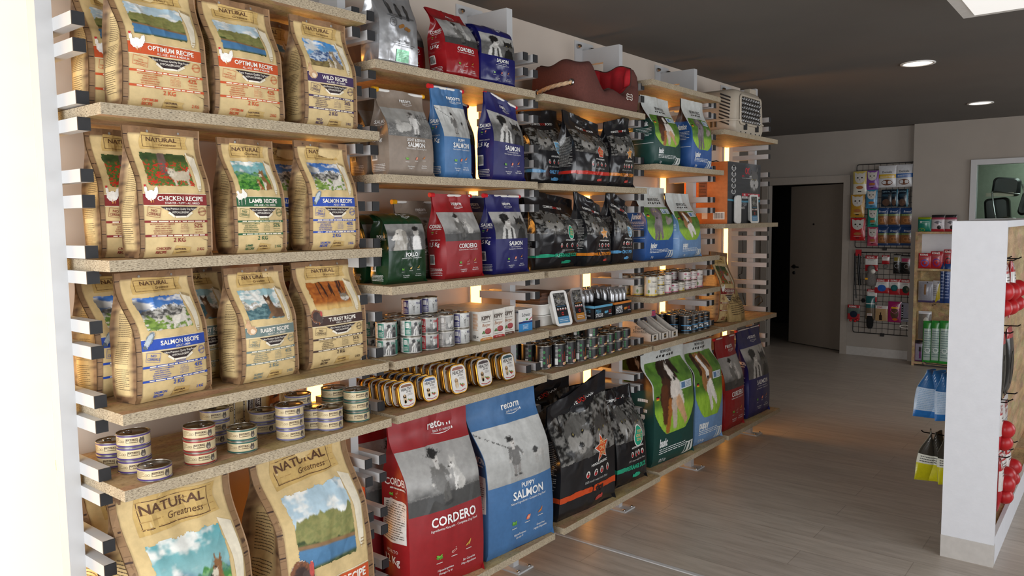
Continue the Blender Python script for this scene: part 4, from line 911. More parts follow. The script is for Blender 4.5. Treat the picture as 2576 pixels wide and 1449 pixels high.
put('dog_food_bag', 'cream paper bag with blue SALMON RECIPE band, beside the green banded lamb bag', '1B', (778, 625), (900, 620), (815, 358), .035, .10, NG('salmon'), G1, seed=6, lean=.04, **ngk)
put('dog_food_bag', 'bulging cream paper bag with blue SALMON RECIPE band, beside the near left upright', '1C', (345, 1015), (528, 975), (365, 680), (.05, .075), .11, NG('salmon'), G1, seed=7, lean=.07, bul=.18, wr=.005, **ngk)
put('dog_food_bag', 'cream paper bag with grey green RABBIT RECIPE band', '1C', (608, 968), (748, 940), (640, 672), (.05, .06), .11, NG('rabbit'), G1, seed=8, lean=.05, bul=.14, **ngk)
put('dog_food_bag', 'cream paper bag with dark brown TURKEY RECIPE band and autumn picture', '1C', (775, 930), (920, 902), (825, 650), (.075, .085), .11, NG('turkey'), G1, seed=9, lean=.05, **ngk)
G2 = 'retorn bags with black and white photographs'
put('dog_food_bag', 'taupe LIGHT & SENIOR SALMON bag with white zip strip', '2B', (978, 440), (1090, 447), (998, 228), .045, .09, RTN('taupe'), G2, clip='y', mat='satin', seed=11, lean=.06)
put('dog_food_bag', 'pale blue PUPPY SALMON bag, standing tall with red zip slider', '2B', (1118, 450), (1185, 455), (1122, 219), .045, .08, RTN('pale'), G2, clip='r', mat='satin', seed=12, lean=.03, wt=.16, shear=-.03, vs=.42)
put('dog_food_bag', 'navy SALMON bag with round mint sticker, beside the pale blue puppy bag', '2B', (1240, 453), (1318, 458), (1262, 246), .045, .08, RTN('navy'), G2, clip='r', mat='satin', seed=13, lean=.02, roll=-.25, wt=.0)
put('dog_food_bag', 'dark green POLLO bag with its top folded down', '2C', (975, 708), (1070, 698), (1030, 524), (.05, .05), .09, RTN('green'), G2, mat='gloss', seed=14, fold=1.1, vf=.80, vs=.62, vt=1.05)
put('dog_food_bag', 'red CORDERO bag with white zip strip, beside the green POLLO bag', '2C', (1122, 702), (1213, 692), (1108, 488), (.05, .06), .085, RTN('red'), G2, clip='r', mat='satin', seed=15, lean=.05, shear=-.04)
put('dog_food_bag', 'navy SALMON bag in front of another navy one, beside the red CORDERO bag', '2C', (1246, 690), (1327, 682), (1240, 490), (.055, .065), .085, RTN('navy'), G2, clip='r', mat='satin', seed=16, lean=.03)
put('dog_food_bag', 'red CORDERO bag on the high board between the silver bag and the navy one', '2A', (1122, 190), (1205, 203), (1125, 15), .07, .085, RTN('red'), G2, mat='gloss', seed=17, fold=.5, vf=.72, shear=-.06, lean=.08)
put('dog_food_bag', 'navy SALMON bag on the high board, its dark top folded back', '2A', (1208, 207), (1294, 221), (1240, 62), .07, .085, RTN('navy'), G2, mat='gloss', seed=18, fold=1.2, vf=.82, vs=.62, vt=1.1)
G3 = 'glossy black complete dog food bags'
put('dog_food_bag', 'glossy black ONLY FISH bag with blue leaf sticker, on the upper board', '3B', (1335, 460), (1425, 458), (1380, 278), .04, .10, CDF('fish'), G3, mat='gloss', seed=21, lean=.05, wr=.011, roll=.12)
put('dog_food_bag', 'glossy black PUPPIES bag with red band and red sticker', '3B', (1447, 465), (1532, 467), (1470, 295), .04, .10, CDF('puppies'), G3, mat='gloss', seed=22, lean=.08, wr=.010, roll=-.15)
put('dog_food_bag', 'glossy black bag with orange star sticker, beside the shelf end by the white topped bags', '3B', (1532, 468), (1592, 470), (1577, 306), .04, .10, CDF('multi'), G3, mat='gloss', seed=23, shear=.10, wr=.010, roll=.2)
put('dog_food_bag', 'glossy black FREERANGE DUCK bag with green egg sticker, on the middle board', '3C', (1345, 677), (1460, 670), (1410, 490), (.05, .05), .11, CDF('free'), G3, mat='gloss', seed=24, lean=.02, wr=.012, bul=.2, roll=-.12)
put('dog_food_bag', 'glossy black MULTIPROTEIN bag with orange band, on the middle board behind', '3C', (1475, 668), (1535, 666), (1500, 500), (.06, .06), .10, CDF('multi'), G3, mat='gloss', seed=25, shear=-.10, wr=.011, roll=-.3)
put('dog_food_bag', 'glossy black ONLY FISH bag with crumpled tilted top, on the middle board', '3C', (1540, 664), (1590, 660), (1580, 498), (.06, .06), .10, CDF('fish'), G3, mat='gloss', seed=26, shear=.08, roll=-.5, wr=.011)
G4 = 'white topped dog food bags in the fourth bay'
put('dog_food_bag', 'dark green basic bag with pale top, on the upper board', '4B', (1645, 413), (1710, 417), (1650, 246), .03, .12, BWD('basic'), G4, mat='satin', seed=31, lean=.05, wr=.006, shear=-.06)
put('dog_food_bag', 'blue junior bag with pale top, on the upper board beside the green one', '4B', (1737, 424), (1788, 425), (1757, 258), .03, .12, BWD('junior'), G4, mat='satin', seed=32, lean=.02, wr=.005)
put('dog_food_bag', 'blue junior bag with grey dog in grass, below on the middle board', '4C', (1622, 655), (1692, 650), (1657, 473), (.04, .04), .13, BWD('junior'), G4, mat='satin', seed=33, lean=.0)
put('dog_food_bag', 'pale blue puppy bag leaning beside the blue junior bag', '4C', (1707, 643), (1762, 638), (1700, 487), (.05, .05), .11, BWD('puppy'), G4, mat='satin', seed=34, lean=.04, shear=-.13)
# sacks on the lowest boards
G5 = 'big sacks on the lowest boards'
put('dog_food_sack', 'big cream sack with wolves in green hills, under the cans at the near end', '1F', (350, 1690), (640, 1600), (500, 1150), (.00, .00), .20, NG('lamb', True), G5, seed=41, lean=.05, fin='#8a6a48', wr=.012, vs=.6, bul=.14)
put('dog_food_sack', 'big cream OPTIMUM RECIPE sack with orange band and turkey', '1F', (715, 1600), (940, 1508), (760, 1080), (.02, .02), .20, NG('optimum', True), G5, seed=42, lean=.10, fin='#8a6a48', wr=.012, vs=.6, roll=.1)
put('dog_food_sack', 'big red CORDERO sack with a seated child pictured', '2F', (1030, 1480), (1216, 1424), (1075, 1035), (.02, -.03), .16, RTN('red', '12 Kg', True), G5, mat='satin', seed=43, lean=.06, wr=.008, vs=.6)
put('dog_food_sack', 'big blue PUPPY SALMON sack with a beach scene', '2F', (1228, 1425), (1390, 1356), (1240, 995), (-.01, -.04), .16, RTN('pale', '12 Kg', True), G5, mat='satin', seed=44, lean=.05, wr=.008, vs=.6, shear=-.02)
put('dog_food_sack', 'black sack with orange star and orange bottom band', '3F', (1405, 1307), (1545, 1272), (1490, 965), (.0, -.03), .15, CDF('seven', True), G5, mat='gloss', seed=45, lean=.03, shear=.06, wr=.016, vs=.45, roll=.25)
put('dog_food_sack', 'black FREERANGE sack with big green egg sticker, on the lowest board', '3F', (1550, 1245), (1625, 1210), (1565, 975), (.02, .0), .15, CDF('free', True), G5, mat='gloss', seed=46, lean=.09, wr=.014)
put('dog_food_sack', 'tall dark green basic sack with a running dog', '4F', (1640, 1170), (1742, 1140), (1680, 872), (.02, -.01), .16, BWD('basic', True), G5, mat='satin', seed=47, lean=.0, wr=.006, vs=.7)
put('dog_food_sack', 'sky blue puppy sack beside the dark green basic sack', '4F', (1745, 1122), (1815, 1100), (1765, 856), (.03, .0), .16, BWD('puppy', True), G5, mat='satin', seed=48, lean=.02, wr=.006, vs=.7)
put('dog_food_sack', 'small red CORDERO sack at the far end of the lowest board', '5F', (1822, 1078), (1870, 1062), (1828, 846), (.03, .02), .12, RTN('red'), G5, clip='r', mat='satin', seed=49, lean=.04, wt=.0)
put('dog_food_sack', 'small navy SALMON sack, last on the lowest board', '5F', (1882, 1054), (1934, 1032), (1872, 828), (.03, .02), .12, RTN('navy'), G5, clip='r', mat='satin', seed=50, lean=.04, shear=-.06)
# ------------------------------------------------------------------ bags standing behind the front ones
BAGS = {o['label']: o for o in bpy.data.objects if o.get('category') == 'bag of pet food'}
def front(s):
    return [o for l, o in BAGS.items() if l.startswith(s)][0]
def behind(s, dx, dy, label, rz=None, dz=0):
    o = freeze(front(s)); return clone(o, (o.location.x+dx, o.location.y+dy, o.location.z+dz), rz if rz is not None else o.rotation_euler.z, label)
behind('cream paper bag with orange OPTIMUM RECIPE band, nearer', -.030, .125, 'cream bag half hidden behind the orange banded bag next to the left upright')
behind('cream paper bag with purple', -.11, .125, 'cream bag in shade behind, between the orange and purple banded bags')
behind('cream paper bag with maroon', -.043, .125, 'cream bag with maroon band half hidden behind the poppy pictured CHICKEN bag')
behind('cream paper bag with blue SALMON', -.075, .120, 'cream bag in shade behind, between the lamb and blue banded bags on the middle board')
behind('bulging cream', -.035, .155, 'cream bag with blue band half hidden behind the bulging salmon bag')
behind('cream paper bag with grey green', -.12, .155, 'cream RABBIT bag in deep shade behind, left of the front rabbit bag')
behind('cream paper bag with dark brown', -.03, .125, 'cream bag hidden behind the brown banded TURKEY bag')
behind('taupe', .0, .115, 'taupe bag hidden behind the LIGHT & SENIOR SALMON bag')
behind('navy SALMON bag with round', -.17, .125, 'navy bag in shade behind, between the pale blue puppy bag and stickered navy bag')
behind('taupe', .19, .125, 'brown bag with red zip slider standing behind the green POLLO bag', dz=Z['2C']-Z['2B'])
behind('navy SALMON bag in front', -.075, .115, 'navy bag peeking out behind the lower navy SALMON bag')
behind('dark green POLLO', .0, .12, 'green bag in shade behind the folded POLLO bag, beside the upright')
behind('glossy black PUPPIES', -.02, .13, 'black bag hidden behind the red banded PUPPIES bag')
behind('glossy black FREERANGE DUCK', -.0, .13, 'black bag hidden behind the green stickered FREERANGE DUCK bag')
behind('dark green basic bag', .06, .14, 'pale topped bag in shade behind the upper green basic bag')
o = freeze(front('cream paper bag with dark brown')); q = clone(o, (.44, .325, Z['1D']+.078), None, 'cream bag lying on its side in the shade behind the flat cans', rot=(0, R90, 0)); q.scale = (.74, .74, .9)
# silver bag of soft food on the high board
def semi(b):
    def base(side, U, V): return mixc(flat(U, '#b5b6b8'), flat(U, '#d4d5d7'), fbm(U*4, V*6, 3))
    p = Print(b.w, b.h); d = '#4b4b4d'
    p.text('Feeling', .5, .90, .026, d, it=.35); p.text('from the Afternoon', .52, .865, .022, d, it=.35, maxw=.5)
    for i, (u, v) in enumerate(((.30, .70), (.52, .66), (.72, .66))):
        p.ell(u, v, .05, .055, '#6d6c6c', 3); p.ell(u, v+.065, .03, .022, '#454444', 3); p.ell(u-.02, v-.075, .018, .04, '#555', 3); p.ell(u+.02, v-.075, .018, .04, '#555', 3)
    p.ell(.55, .575, .36, .018, '#8e8e90', 2); p.ring(.32, .50, .05, .004, d, 3); p.text('Small', .32, .51, .018, d, it=.3, z=4); p.text('Bite', .32, .485, .018, d, it=.3, z=4)
    for u, v in ((.50, .46), (.56, .475), (.66, .45), (.72, .44)): p.ell(u, v, .055, .022, '#d99a55', 3, 12, .3)
    p.text('Semi Moist', .58, .28, .034, d, it=.1, maxw=.5); p.rect(.30, .262, .90, .266, d, 3); p.text('Complete Food for Adult Dogs', .60, .235, .017, d, it=.2, maxw=.6); p.rect(.42, .06, .74, .2, '#8fc6a3', 3); p.lines(.45, .09, .70, .18, 5, '#b9dcc5', 4, 1, .3)
    return base, [('front', p, 'front_print')]
put('dog_food_bag', 'shiny silver Semi Moist bag on the high board', '2A', (952, 158), (1050, 174), (980, -40), .07, .09, semi, G2, mat='foil', seed=51, wr=.007, lean=.0)
behind('red CORDERO bag on the high', -.16, .14, 'dark red bag in shade behind, between the silver and red bags')
b9 = behind('cream paper bag with maroon', 0, 0, 'tall cream CHICKEN RECIPE bag leaning beside the bare last upright'); q = hit(1822, 770, 1, .20); b9.location = (3.985, .17, Z['5E']); b9.rotation_euler = (0, math.radians(5), 0); b9.scale = (1.25, 1.3, 1.32)
# sample pouches in front of it
def pouch(b):
    p = Print(b.w, b.h); p.text('NATURAL', .5, .66, .10, '#4a3420', bold=.01, maxw=.8, rot=-.1); p.lines(.1, .2, .9, .55, 5, '#4a3420', 2, 3, .3); p.frame(.08, .6, .92, .8, .012, '#5a3a22', 3)
    def base(side, U, V): return mixc(flat(U, '#9c8352'), flat(U, '#b39a68'), fbm(U*4, V*4, 3))
    return base, [('front', p, 'front_print')]
make_bag('sample_pouch', 'small olive sample pouch leaning on the tall CHICKEN bag, nearer the black tins', (4.03, .062, Z['5E']), -.25, .10, .035, .20, pouch, 'small sample pouches', lean=.30, seed=61)
make_bag('sample_pouch', 'small olive sample pouch leaning on the tall CHICKEN bag, nearer the last upright', (4.16, .075, Z['5E']), .15, .10, .035, .20, pouch, 'small sample pouches', lean=.25, seed=62)
SACK = {o['label']: o for o in bpy.data.objects if o.get('category') == 'bag of pet food' and o.name.startswith('dog_food_sack')}
BAGS.update(SACK)
behind('big cream sack', .0, .212, 'big cream sack half hidden behind the hill pictured one, beside the left upright')
behind('big red CORDERO', -.02, .21, 'big sack in shade behind the red CORDERO sack')
behind('black sack with orange star', -.03, .20, 'black sack behind the orange starred one, its shoulder showing beside the blue sack')
behind('black FREERANGE sack', .0, .20, 'black sack hidden behind the green stickered sack')
behind('tall dark green basic', .03, .205, 'dark green sack hidden behind the tall basic sack')

# ------------------------------------------------------------------ cans
FACE = math.radians(-128)       # the side of a can that looks towards the shop
def can_fn(r, z0, z1):
    def f(u, v, off):
        a = FACE+(u-.5)*2*math.pi; return np.stack([(r+off)*np.cos(a), (r+off)*np.sin(a), z0+(z1-z0)*v], -1)
    return f
def make_can(label, group, r, h, base, art, tab=True, lidmat='steel_lid', name='food_can'):
    e = min(.004, h*.06); mb = MB(); n = 36
    mb.lathe([(0, .0005), (r*.94, .0005), (r*.985, 0), (r, e*.6), (r*.985, e), (r*.97, e*1.1)], n, '#9a968c', 1); mb.lathe([(r*.97, e*1.1), (r*.97, h-e*1.1)], n, base, 0)
    mb.lathe([(r*.97, h-e*1.1), (r*.985, h-e), (r, h-e*.5), (r*.985, h), (r*.95, h)], n, '#b5b1a6', 1)
    o = tag(mb.build(name, ['label', 'tin']), label, 'food can', group)
    l = MB().lathe([(r*.95, h), (r*.94, h-.0025), (r*.80, h-.0025), (r*.78, h-.0015), (r*.2, h-.0015), (0, h-.0015)], n).build('lid', lidmat, o)
    if tab:
        a = np.linspace(0, 2*math.pi, 15); pts = [(r*.30+r*.22*math.cos(t), r*.16*math.sin(t), h+.001) for t in a]
        mb = MB().tube(pts, .0016, 5, cap=False); mb.lathe([(.004, h-.0012), (.004, h+.0012), (0, h+.0014)], 10, cx=r*.5); mb.build('pull_tab', 'chrome', l, rz=random.uniform(0, 6))
    p = Print(2*math.pi*r, h-2.4*e, 72, .007); art(p); p.emit(MB(), can_fn(r*.97, e*1.2, h-1.2*e), 0, .0003, .00015).build('printed_label', 'label', o)
    return freeze(o)
def a_ng(c):
    def f(p):
        p.rect(0, .0, 1, .13, c, 1); p.rect(0, .87, 1, 1, c, 1); d = '#4a3424'
        for u in (.52, .15, .85): p.frame(u-.05, .36, u+.06, .72, .03, d, 2); p.text('NATURAL', u+.005, .54, .15, d, bold=.02, maxw=.10); p.text('Greatness', u+.015, .40, .10, d, it=.3, maxw=.07)
        for u in (.415, .44): p.ring(u, .5, .10, .02, '#6a5138', 2)
        p.ell(.62, .46, .028, .28, '#5f564c', 2, 14); p.ell(.608, .66, .008, .14, '#4a423a', 3, 8); p.ell(.634, .66, .008, .14, '#4a423a', 3, 8); p.ell(.62, .36, .013, .12, '#9a8f82', 3, 10)
        p.lines(.28, .22, .40, .78, 7, '#8a7350', 2, 4, .35); p.lines(.66, .05, .80, .11, 1, '#efe6d2', 2, 2, .6)
    return f
gn = 'flat cans in low stacks in the first bay'
NC = {k: make_can('proto', gn, .044, .036, '#cdbb94', a_ng(c)) for k, c in (('purple', '#4c3a78'), ('red', '#8d2a26'), ('green', '#2c5a50'), ('lilac', '#67648f'))}
def stack(proto, px, py, board, n, fmt, used=None, dz=0, xy=None, pz=None, names=('bottom', 'middle', 'top', 'fourth')):
    """n copies of a can one on the other; fmt has {} for the place in the stack"""
    p = hit(px, py, 2, Z[board]) if xy is None else xy; h = proto.dimensions.z if 'hh' not in proto else proto['hh']
    for i in range(n):
        nm = 'single' if n == 1 else ('bottom' if i == 0 else 'top' if i == n-1 else 'middle' if n == 3 else ORD[i])
        clone(proto, (p[0]+random.uniform(-.0012, .0012), p[1]+random.uniform(-.0012, .0012), Z[board]+dz+.0005+i*(h+.0004)), random.uniform(-.25, .25)+i*.1, fmt.format(nm))
    return p
random.seed(7)
bpy.context.view_layer.update()
for o in NC.values(): o['hh'] = .0356
for k, px, py, n, f in (
 ('purple', 341, 1181, 3, '{} flat can, purple bands, of the three high stack nearest the left upright'), ('purple', 287, 1168, 2, '{} flat can, purple bands, of the pair behind the nearest three high stack'),
 ('purple', 391, 1200, 1, '{} flat can with purple bands, at the front edge near the left'), ('red', 505, 1161, 3, '{} flat can of the red banded three high stack'),
 ('green', 610, 1132, 2, '{} flat can of the green banded pair right beside the red banded stack'), ('lilac', 543, 1112, 3, '{} flat can of the shaded stack behind the red and green banded ones'),
 ('lilac', 664, 1085, 2, '{} flat can of the lilac banded pair just behind the lilac three high stack'), ('lilac', 731, 1101, 3, '{} flat can of the lilac banded three high stack in front'),
 ('lilac', 752, 1070, 3, '{} flat can of the shaded stack directly behind the lilac three high stack'), ('lilac', 789, 1076, 2, '{} flat can of the shaded pair between the two lilac front stacks'),
 ('lilac', 830, 1077, 2, '{} flat can of the lilac banded pair in front, left of the green topped stack'), ('green', 842, 1050, 3, '{} flat can of the dark stack behind the last green stack'),
 ('green', 897, 1056, 3, '{} flat can of the green banded stack at the right end of the board')):
    stack(NC[k], px, py, '1D', n, f)
for o in NC.values(): [bpy.data.objects.remove(c) for c in kids(o)[0].children_recursive + list(kids(o))] if False else None
def a_rt(c, title, pic):
    def f(p):
        p.rect(.36, .02, .46, .98, c, 1); p.rect(.375, .55, .425, .86, '#dcd8d2', 2); p.lines(.38, .58, .42, .83, 4, c, 3, 3, .4); p.lines(.375, .1, .45, .42, 5, '#dcd8d2', 2, 2, .35); p.poly([(.433, .5), (.452, .5), (.4425, .9)], '#b9b4ac', 3)
        p.pic(.46, .02, .66, .98, lambda U, V: pic(U, V), 22, 20, 1); p.text(title, .63, .72, .15, c, bold=.03, maxw=.10, z=3)
        p.rect(.66, .02, .78, .98, c, 1); p.rect(.2, .02, .36, .98, '#d8d5cf', 1); p.lines(.21, .1, .35, .9, 9, '#8a8782', 2, 5, .35)
    return f
gr = 'tins stacked in the second bay'
RC = {k: make_can('proto', gr, .040, .062, '#d9d6d0', a_rt(c, t, pp)) for k, c, t, pp in (('green', '#1c6b58', 'POLLO', P_boy), ('red', '#a8232b', 'CORDERO', P_child), ('pale', '#8d8a86', 'RES', P_farm), ('navy', '#2a2460', 'PESCADO', P_beach))}
for o in RC.values(): o['hh'] = .062
COLS = (('green', 964, 884, 'leftmost green labelled'), ('green', 1014, 890, 'second green labelled'), ('red', 1062, 882, 'red labelled'), ('pale', 1102, 874, 'pale grey labelled'), ('navy', 1143, 868, 'navy labelled'))
for j, (k, px, py, t) in enumerate(COLS):
    p = hit(px, py, 2, Z['2D'])
    p = np.array([1.012+.088*j+(0 if j else -.006), .075 if j else .105, 0])
    for r in range(3):
        stack(RC[k], 0, 0, '2D', 2, '{} tin of the '+ORD[r]+' stack from the front in the '+t+' column', xy=(p[0], p[1]+r*.086, 0))
for j, (x, t) in enumerate(((1.190, 'left'), (1.278, 'right'))):
    stack(RC['navy'], 0, 0, '2D', 1, ('{} PESCADO tin standing on top of the tin block, nearer the upright', '{} PESCADO tin standing on top of the tin block, nearer the white boxes')[j], xy=(x, .163, 0), dz=.126)
# black cans in the third bay
def a_bk(c, t1, t2):
    def f(p):
        for v in (.25, .5, .75): p.ring(.455, v, .10 if p.ph < .06 else .055, .016, '#39b35a', 2); p.ell(.455, v, .010, .05 if p.ph < .06 else .025, '#2c8f48', 2, 8)
        p.text(t1, .565, .18, .10 if p.ph > .06 else .16, c, 'l', .0, z=3, rot=R90 if p.ph > .06 else 0, maxw=.30 if p.ph > .06 else .1) if p.ph < .06 else [p.text(t, .535+.05*i, .22, .055, c, 'l', .01, rot=R90) for i, t in enumerate((t1, t2))]
        p.ell(.56, .10, .04, .08, '#d9a58f', 3, 10); p.ell(.60, .12, .03, .07, '#e3cf7a', 3, 10); p.rect(.36, .06, .42, .36, '#d8d6d0', 2); p.lines(.37, .4, .43, .9, 8, '#b9b7b2', 2, 3, .4); p.lines(.65, .1, .72, .8, 8, '#8f8d88', 2, 3, .4)
    return f
gb = 'black cans in the third bay'
BT = [make_can('proto', gb, .0385, .108, '#19191b', a_bk(c, a, b_)) for c, a, b_ in (('#b5622e', 'RABBIT', '& BANANA'), ('#b33a2c', 'CHICKEN', '& PINEAPPLE'))]
BS = make_can('proto', gb, .0385, .052, '#1b1b1d', a_bk('#b5622e', 'TURKEY', ''))
for o in BT: o['hh'] = .108
BS['hh'] = .0522
for j in range(4):
    for r in range(3):
        stack(BT[(j+1)//2 % 2], 0, 0, '3E', 1, 'tall black can '+('in front', 'midway', 'at the back')[r]+' of the '+('first', 'second', 'third', 'fourth')[j]+' tall column from the upright', xy=(1.958+.087*j, .105-(.02 if 0 < j else 0)+r*.083, 0))
for j in range(5):
    for r in range(3):
        stack(BS, 0, 0, '3E', 3 if j == 0 else 2, '{} small black can, '+ORD[r]+' stack from the front in the '+ORD[j]+' small can column', xy=(2.308+.089*j, .075+r*.083+.006*j, 0))
stack(BS, 0, 0, '3E', 2, '{} small black can of the pair standing behind by the right upright', xy=(2.70, .31, 0))
# pale label cans on the narrow board
def a_nat(c):
    def f(p):
        p.rect(.33, .0, .7, .07, c, 1); p.rect(.40, .70, .46, .86, c, 2); p.text('Naturea', .50, .70, .14*min(1, .07/p.ph), '#37373a', 'l', .0, it=.15, maxw=.12); p.rect(.44, .46, .6, .49, '#3c3c40', 2); p.lines(.42, .5, .62, .62, 2, '#8a8a8c', 2, 2, .3)
        p.ell(.42, .22, .026, .10, '#6f8a45', 2, 12); p.ell(.60, .22, .03, .11, c, 2, 12); p.ell(.61, .20, .014, .06, '#5b3a6b', 3, 10)
    return f
gp = 'pale label cans on the narrow board'
PT = {k: make_can('proto', gp, .0375, .110, b_, a_nat(c)) for k, c, b_ in (('yellow', '#d9b83a', '#cfc8b8'), ('pink', '#c96b7c', '#d9d0c8'))}
PS = {k: make_can('proto', gp, .0375, .054, b_, a_nat(c)) for k, c, b_ in (('yellow', '#d9b83a', '#cfc8b8'), ('pink', '#cf8a92', '#dccfc9'), ('crimson', '#a8325a', '#d8cdc9'), ('violet', '#5d3f7a', '#c9c4cc'))}
for o in PT.values(): o['hh'] = .110
for o in PS.values(): o['hh'] = .0542
LAY = (('T', 'yellow'), ('S', 'yellow'), ('T', 'pink'), ('1', 'crimson'), ('1', 'yellow'), ('S', 'crimson'), ('S', 'pink'), ('T', 'pink'))
for j, (t, k) in enumerate(LAY):
    x = 2.915+.0905*j
    for r in range(3):
        tt, kk = (t, k) if r == 0 else (('S', 'violet') if j in (3, 4) else (t, k)); d_ = '{} '+('tall' if tt == 'T' else 'small')+' can with '+kk+' marks, '+ORD[r]+' from front in '+ORD[j]+' pale can column'
        stack(PT[kk] if tt == 'T' else PS[kk], 0, 0, '4D', 2 if tt == 'S' else 1, d_, xy=(x, .075+r*.086+(.004*j), 0))
# black and blue cans beside the cardboard dispensers
def a_lx(p):
    p.rect(.3, .44, .75, .48, '#3f8fc4', 2); p.rect(.3, .14, .75, .17, '#3f8fc4', 2); p.text('LACHS', .52, .28, .12, '#e4e6e8', bold=.03, maxw=.12); p.text('BELCANDO', .52, .80, .06, '#d08a3a', bold=.01, maxw=.1); p.text('SINGLE PROTEIN', .52, .66, .05, '#d8dadc', maxw=.12); p.ell(.56, .24, .03, .05, '#dfe6ea', 3, 10)
LX = make_can('proto', 'black and blue tins', .0375, .108, '#14181d', a_lx); LX['hh'] = .108
for j in range(4):
    for r in range(3): stack(LX, 0, 0, '4E', 1, '{} black and blue tin, '+ORD[r]+' from the front, '+ORD[j]+' column from the cardboard dispensers', xy=(3.342+.083*j, .075+r*.085, 0))
for o in list(NC.values())+list(RC.values())+BT+[BS, LX]+list(PT.values())+list(PS.values()):
    for c in list(o.children_recursive): bpy.data.objects.remove(c)
    bpy.data.objects.remove(o)

# ------------------------------------------------------------------ golden trays standing on edge
def rrect(w, h, r, n=6, cx=0, cz=0):
    pts = []
    for sx, sz, a0 in ((1, 1, 0), (-1, 1, 90), (-1, -1, 180), (1, -1, 270)):
        for k in range(n+1):
            a = math.radians(a0+90*k/n); pts.append((cx+sx*(w/2-r)+r*math.cos(a), cz+sz*(h/2-r)+r*math.sin(a)))
    return np.array(pts)
def loft(mb, secs, col=(.5, .5, .5), mat=0, cap0=True, cap1=True, smooth=True, axis=1):
    """secs: list of (outline (n x 2), offset along axis)"""
    R = []
    for o, y in secs:
        q = np.concatenate([o, o[:1]]); z = np.full(len(q), y)
        R.append(np.stack({1: [q[:, 0], z, q[:, 1]], 2: [q[:, 0], q[:, 1], z], 0: [z, q[:, 0], q[:, 1]]}[axis], -1))
    R = np.array(R); mb.grid(R, col, mat, smooth)
    for c, k in ((cap0, 0), (cap1, -1)):
        if c: mb.add(R[k][:-1], [tuple(range(len(R[k])-1))], col, mat)
    return mb
def make_tray(label, group, w, h, d, band, mat='gold_foil', lidc='#dad6cf', title='HEALTHY', name='pate_tray', cat='pate tray', sub='all day'):
    mb = MB(); o0 = rrect(w, h, .028*w/.09, cz=h/2)
    loft(mb, [(rrect(w-.008, h-.008, .025, cz=h/2), .004), (o0, .0045), (o0, .001), (rrect(w-.004, h-.004, .026, cz=h/2), -.001), (rrect(w-.010, h-.010, .024, cz=h/2), .0)], mat=0, cap0=False, cap1=True)
    loft(mb, [(rrect(w-.010, h-.010, .024, cz=h/2), .004), (rrect(w-.016, h-.016, .022, cz=h/2), d*.5), (rrect(w-.022, h-.022, .02, cz=h/2), d-.003), (rrect(w-.030, h-.030, .016, cz=h/2), d)], cap0=False, cap1=True)
    o = tag(mb.build(name, mat), label, cat, group)
    p = Print(w-.012, h-.012); lw = MB(); loft(lw, [(rrect(w-.012, h-.012, .023, cz=h/2), -.0012), (rrect(w-.013, h-.013, .023, cz=h/2), -.0018)], lidc, cap0=False)
    l = lw.build('lid', 'label', o)
    k = p.ph/p.pw
    p.poly([(.10, .84), (.90, .84), (.82, .93), (.5, .955), (.18, .93)], band, 2); p.text(title, .5, .69, .12, '#3a3532', bold=.02, maxw=.76); p.text(sub, .62, .60, .08, '#3a3532', it=.3, maxw=.4); p.lines(.52, .46, .86, .56, 3, '#7a746d', 2, 4, .35)
    for a, b_, ru, rv, c in ((.32, .30, .12, .17, '#c8ab82'), (.30, .47, .10, .10, '#bd9a6c'), (.23, .45, .035, .08, '#8f6d48'), (.38, .45, .035, .08, '#8f6d48'), (.30, .42, .03, .03, '#2b211b'), (.32, .22, .07, .12, '#e6dac4')): p.ell(a, b_, ru, rv*.8, c, 3, 12)
    for a, b_, c in ((.60, .26, '#b5382c'), (.70, .28, '#5d8a3a'), (.78, .25, '#d08a3c'), (.68, .22, '#a33'), (.55, .30, '#6b8f3f')): p.ell(a, b_, .055, .04, c, 3, 10)
    p.poly([(.14, .12), (.5, .06), (.86, .12), (.84, .085), (.5, .03), (.16, .085)], '#a8322c', 3)
    p.emit(MB(), lambda u, v, off: np.stack([(np.asarray(u)-.5)*p.pw, -.0018-off+0*u, .006+np.asarray(v)*p.ph], -1), 0, .0002, .0001).build('lid_print', 'label', l)
    return freeze(o)
gt = 'golden pate trays standing on edge'
TB = {k: make_tray('proto', gt, w, h, .030, c) for k, w, h, c in (('brown small', .086, .098, '#7a4a2c'), ('navy small', .086, .098, '#2a4a78'), ('rust', .098, .118, '#8a4a30'), ('dark', .098, .118, '#3f3230'), ('teal', .098, .118, '#2c4a52'))}
TC = (('brown small', 1.040, 9, 'first'), ('navy small', 1.170, 9, 'second'), ('rust', 1.325, 9, 'third'), ('dark', 1.490, 8, 'fourth'), ('teal', 1.645, 8, 'last'))
for j, (k, x, n, t) in enumerate(TC):
    for r in range(n):
        c = clone(TB[k], (x-.004*r+random.uniform(-.003, .003), .012+(.022 if j == 0 else .03 if j < 3 else .035)+r*.0335, Z['2E']+.0012), None, ('front' if r == 0 else ORD[r])+' golden tray in the '+t+' row from the upright'+(', its '+k.split()[0]+' topped label showing' if r == 0 else ', counted from the front'), rot=(-.16, 0, .04+random.uniform(-.03, .03)))
for o in TB.values():
    for c in list(o.children_recursive): bpy.data.objects.remove(c)
    bpy.data.objects.remove(o)

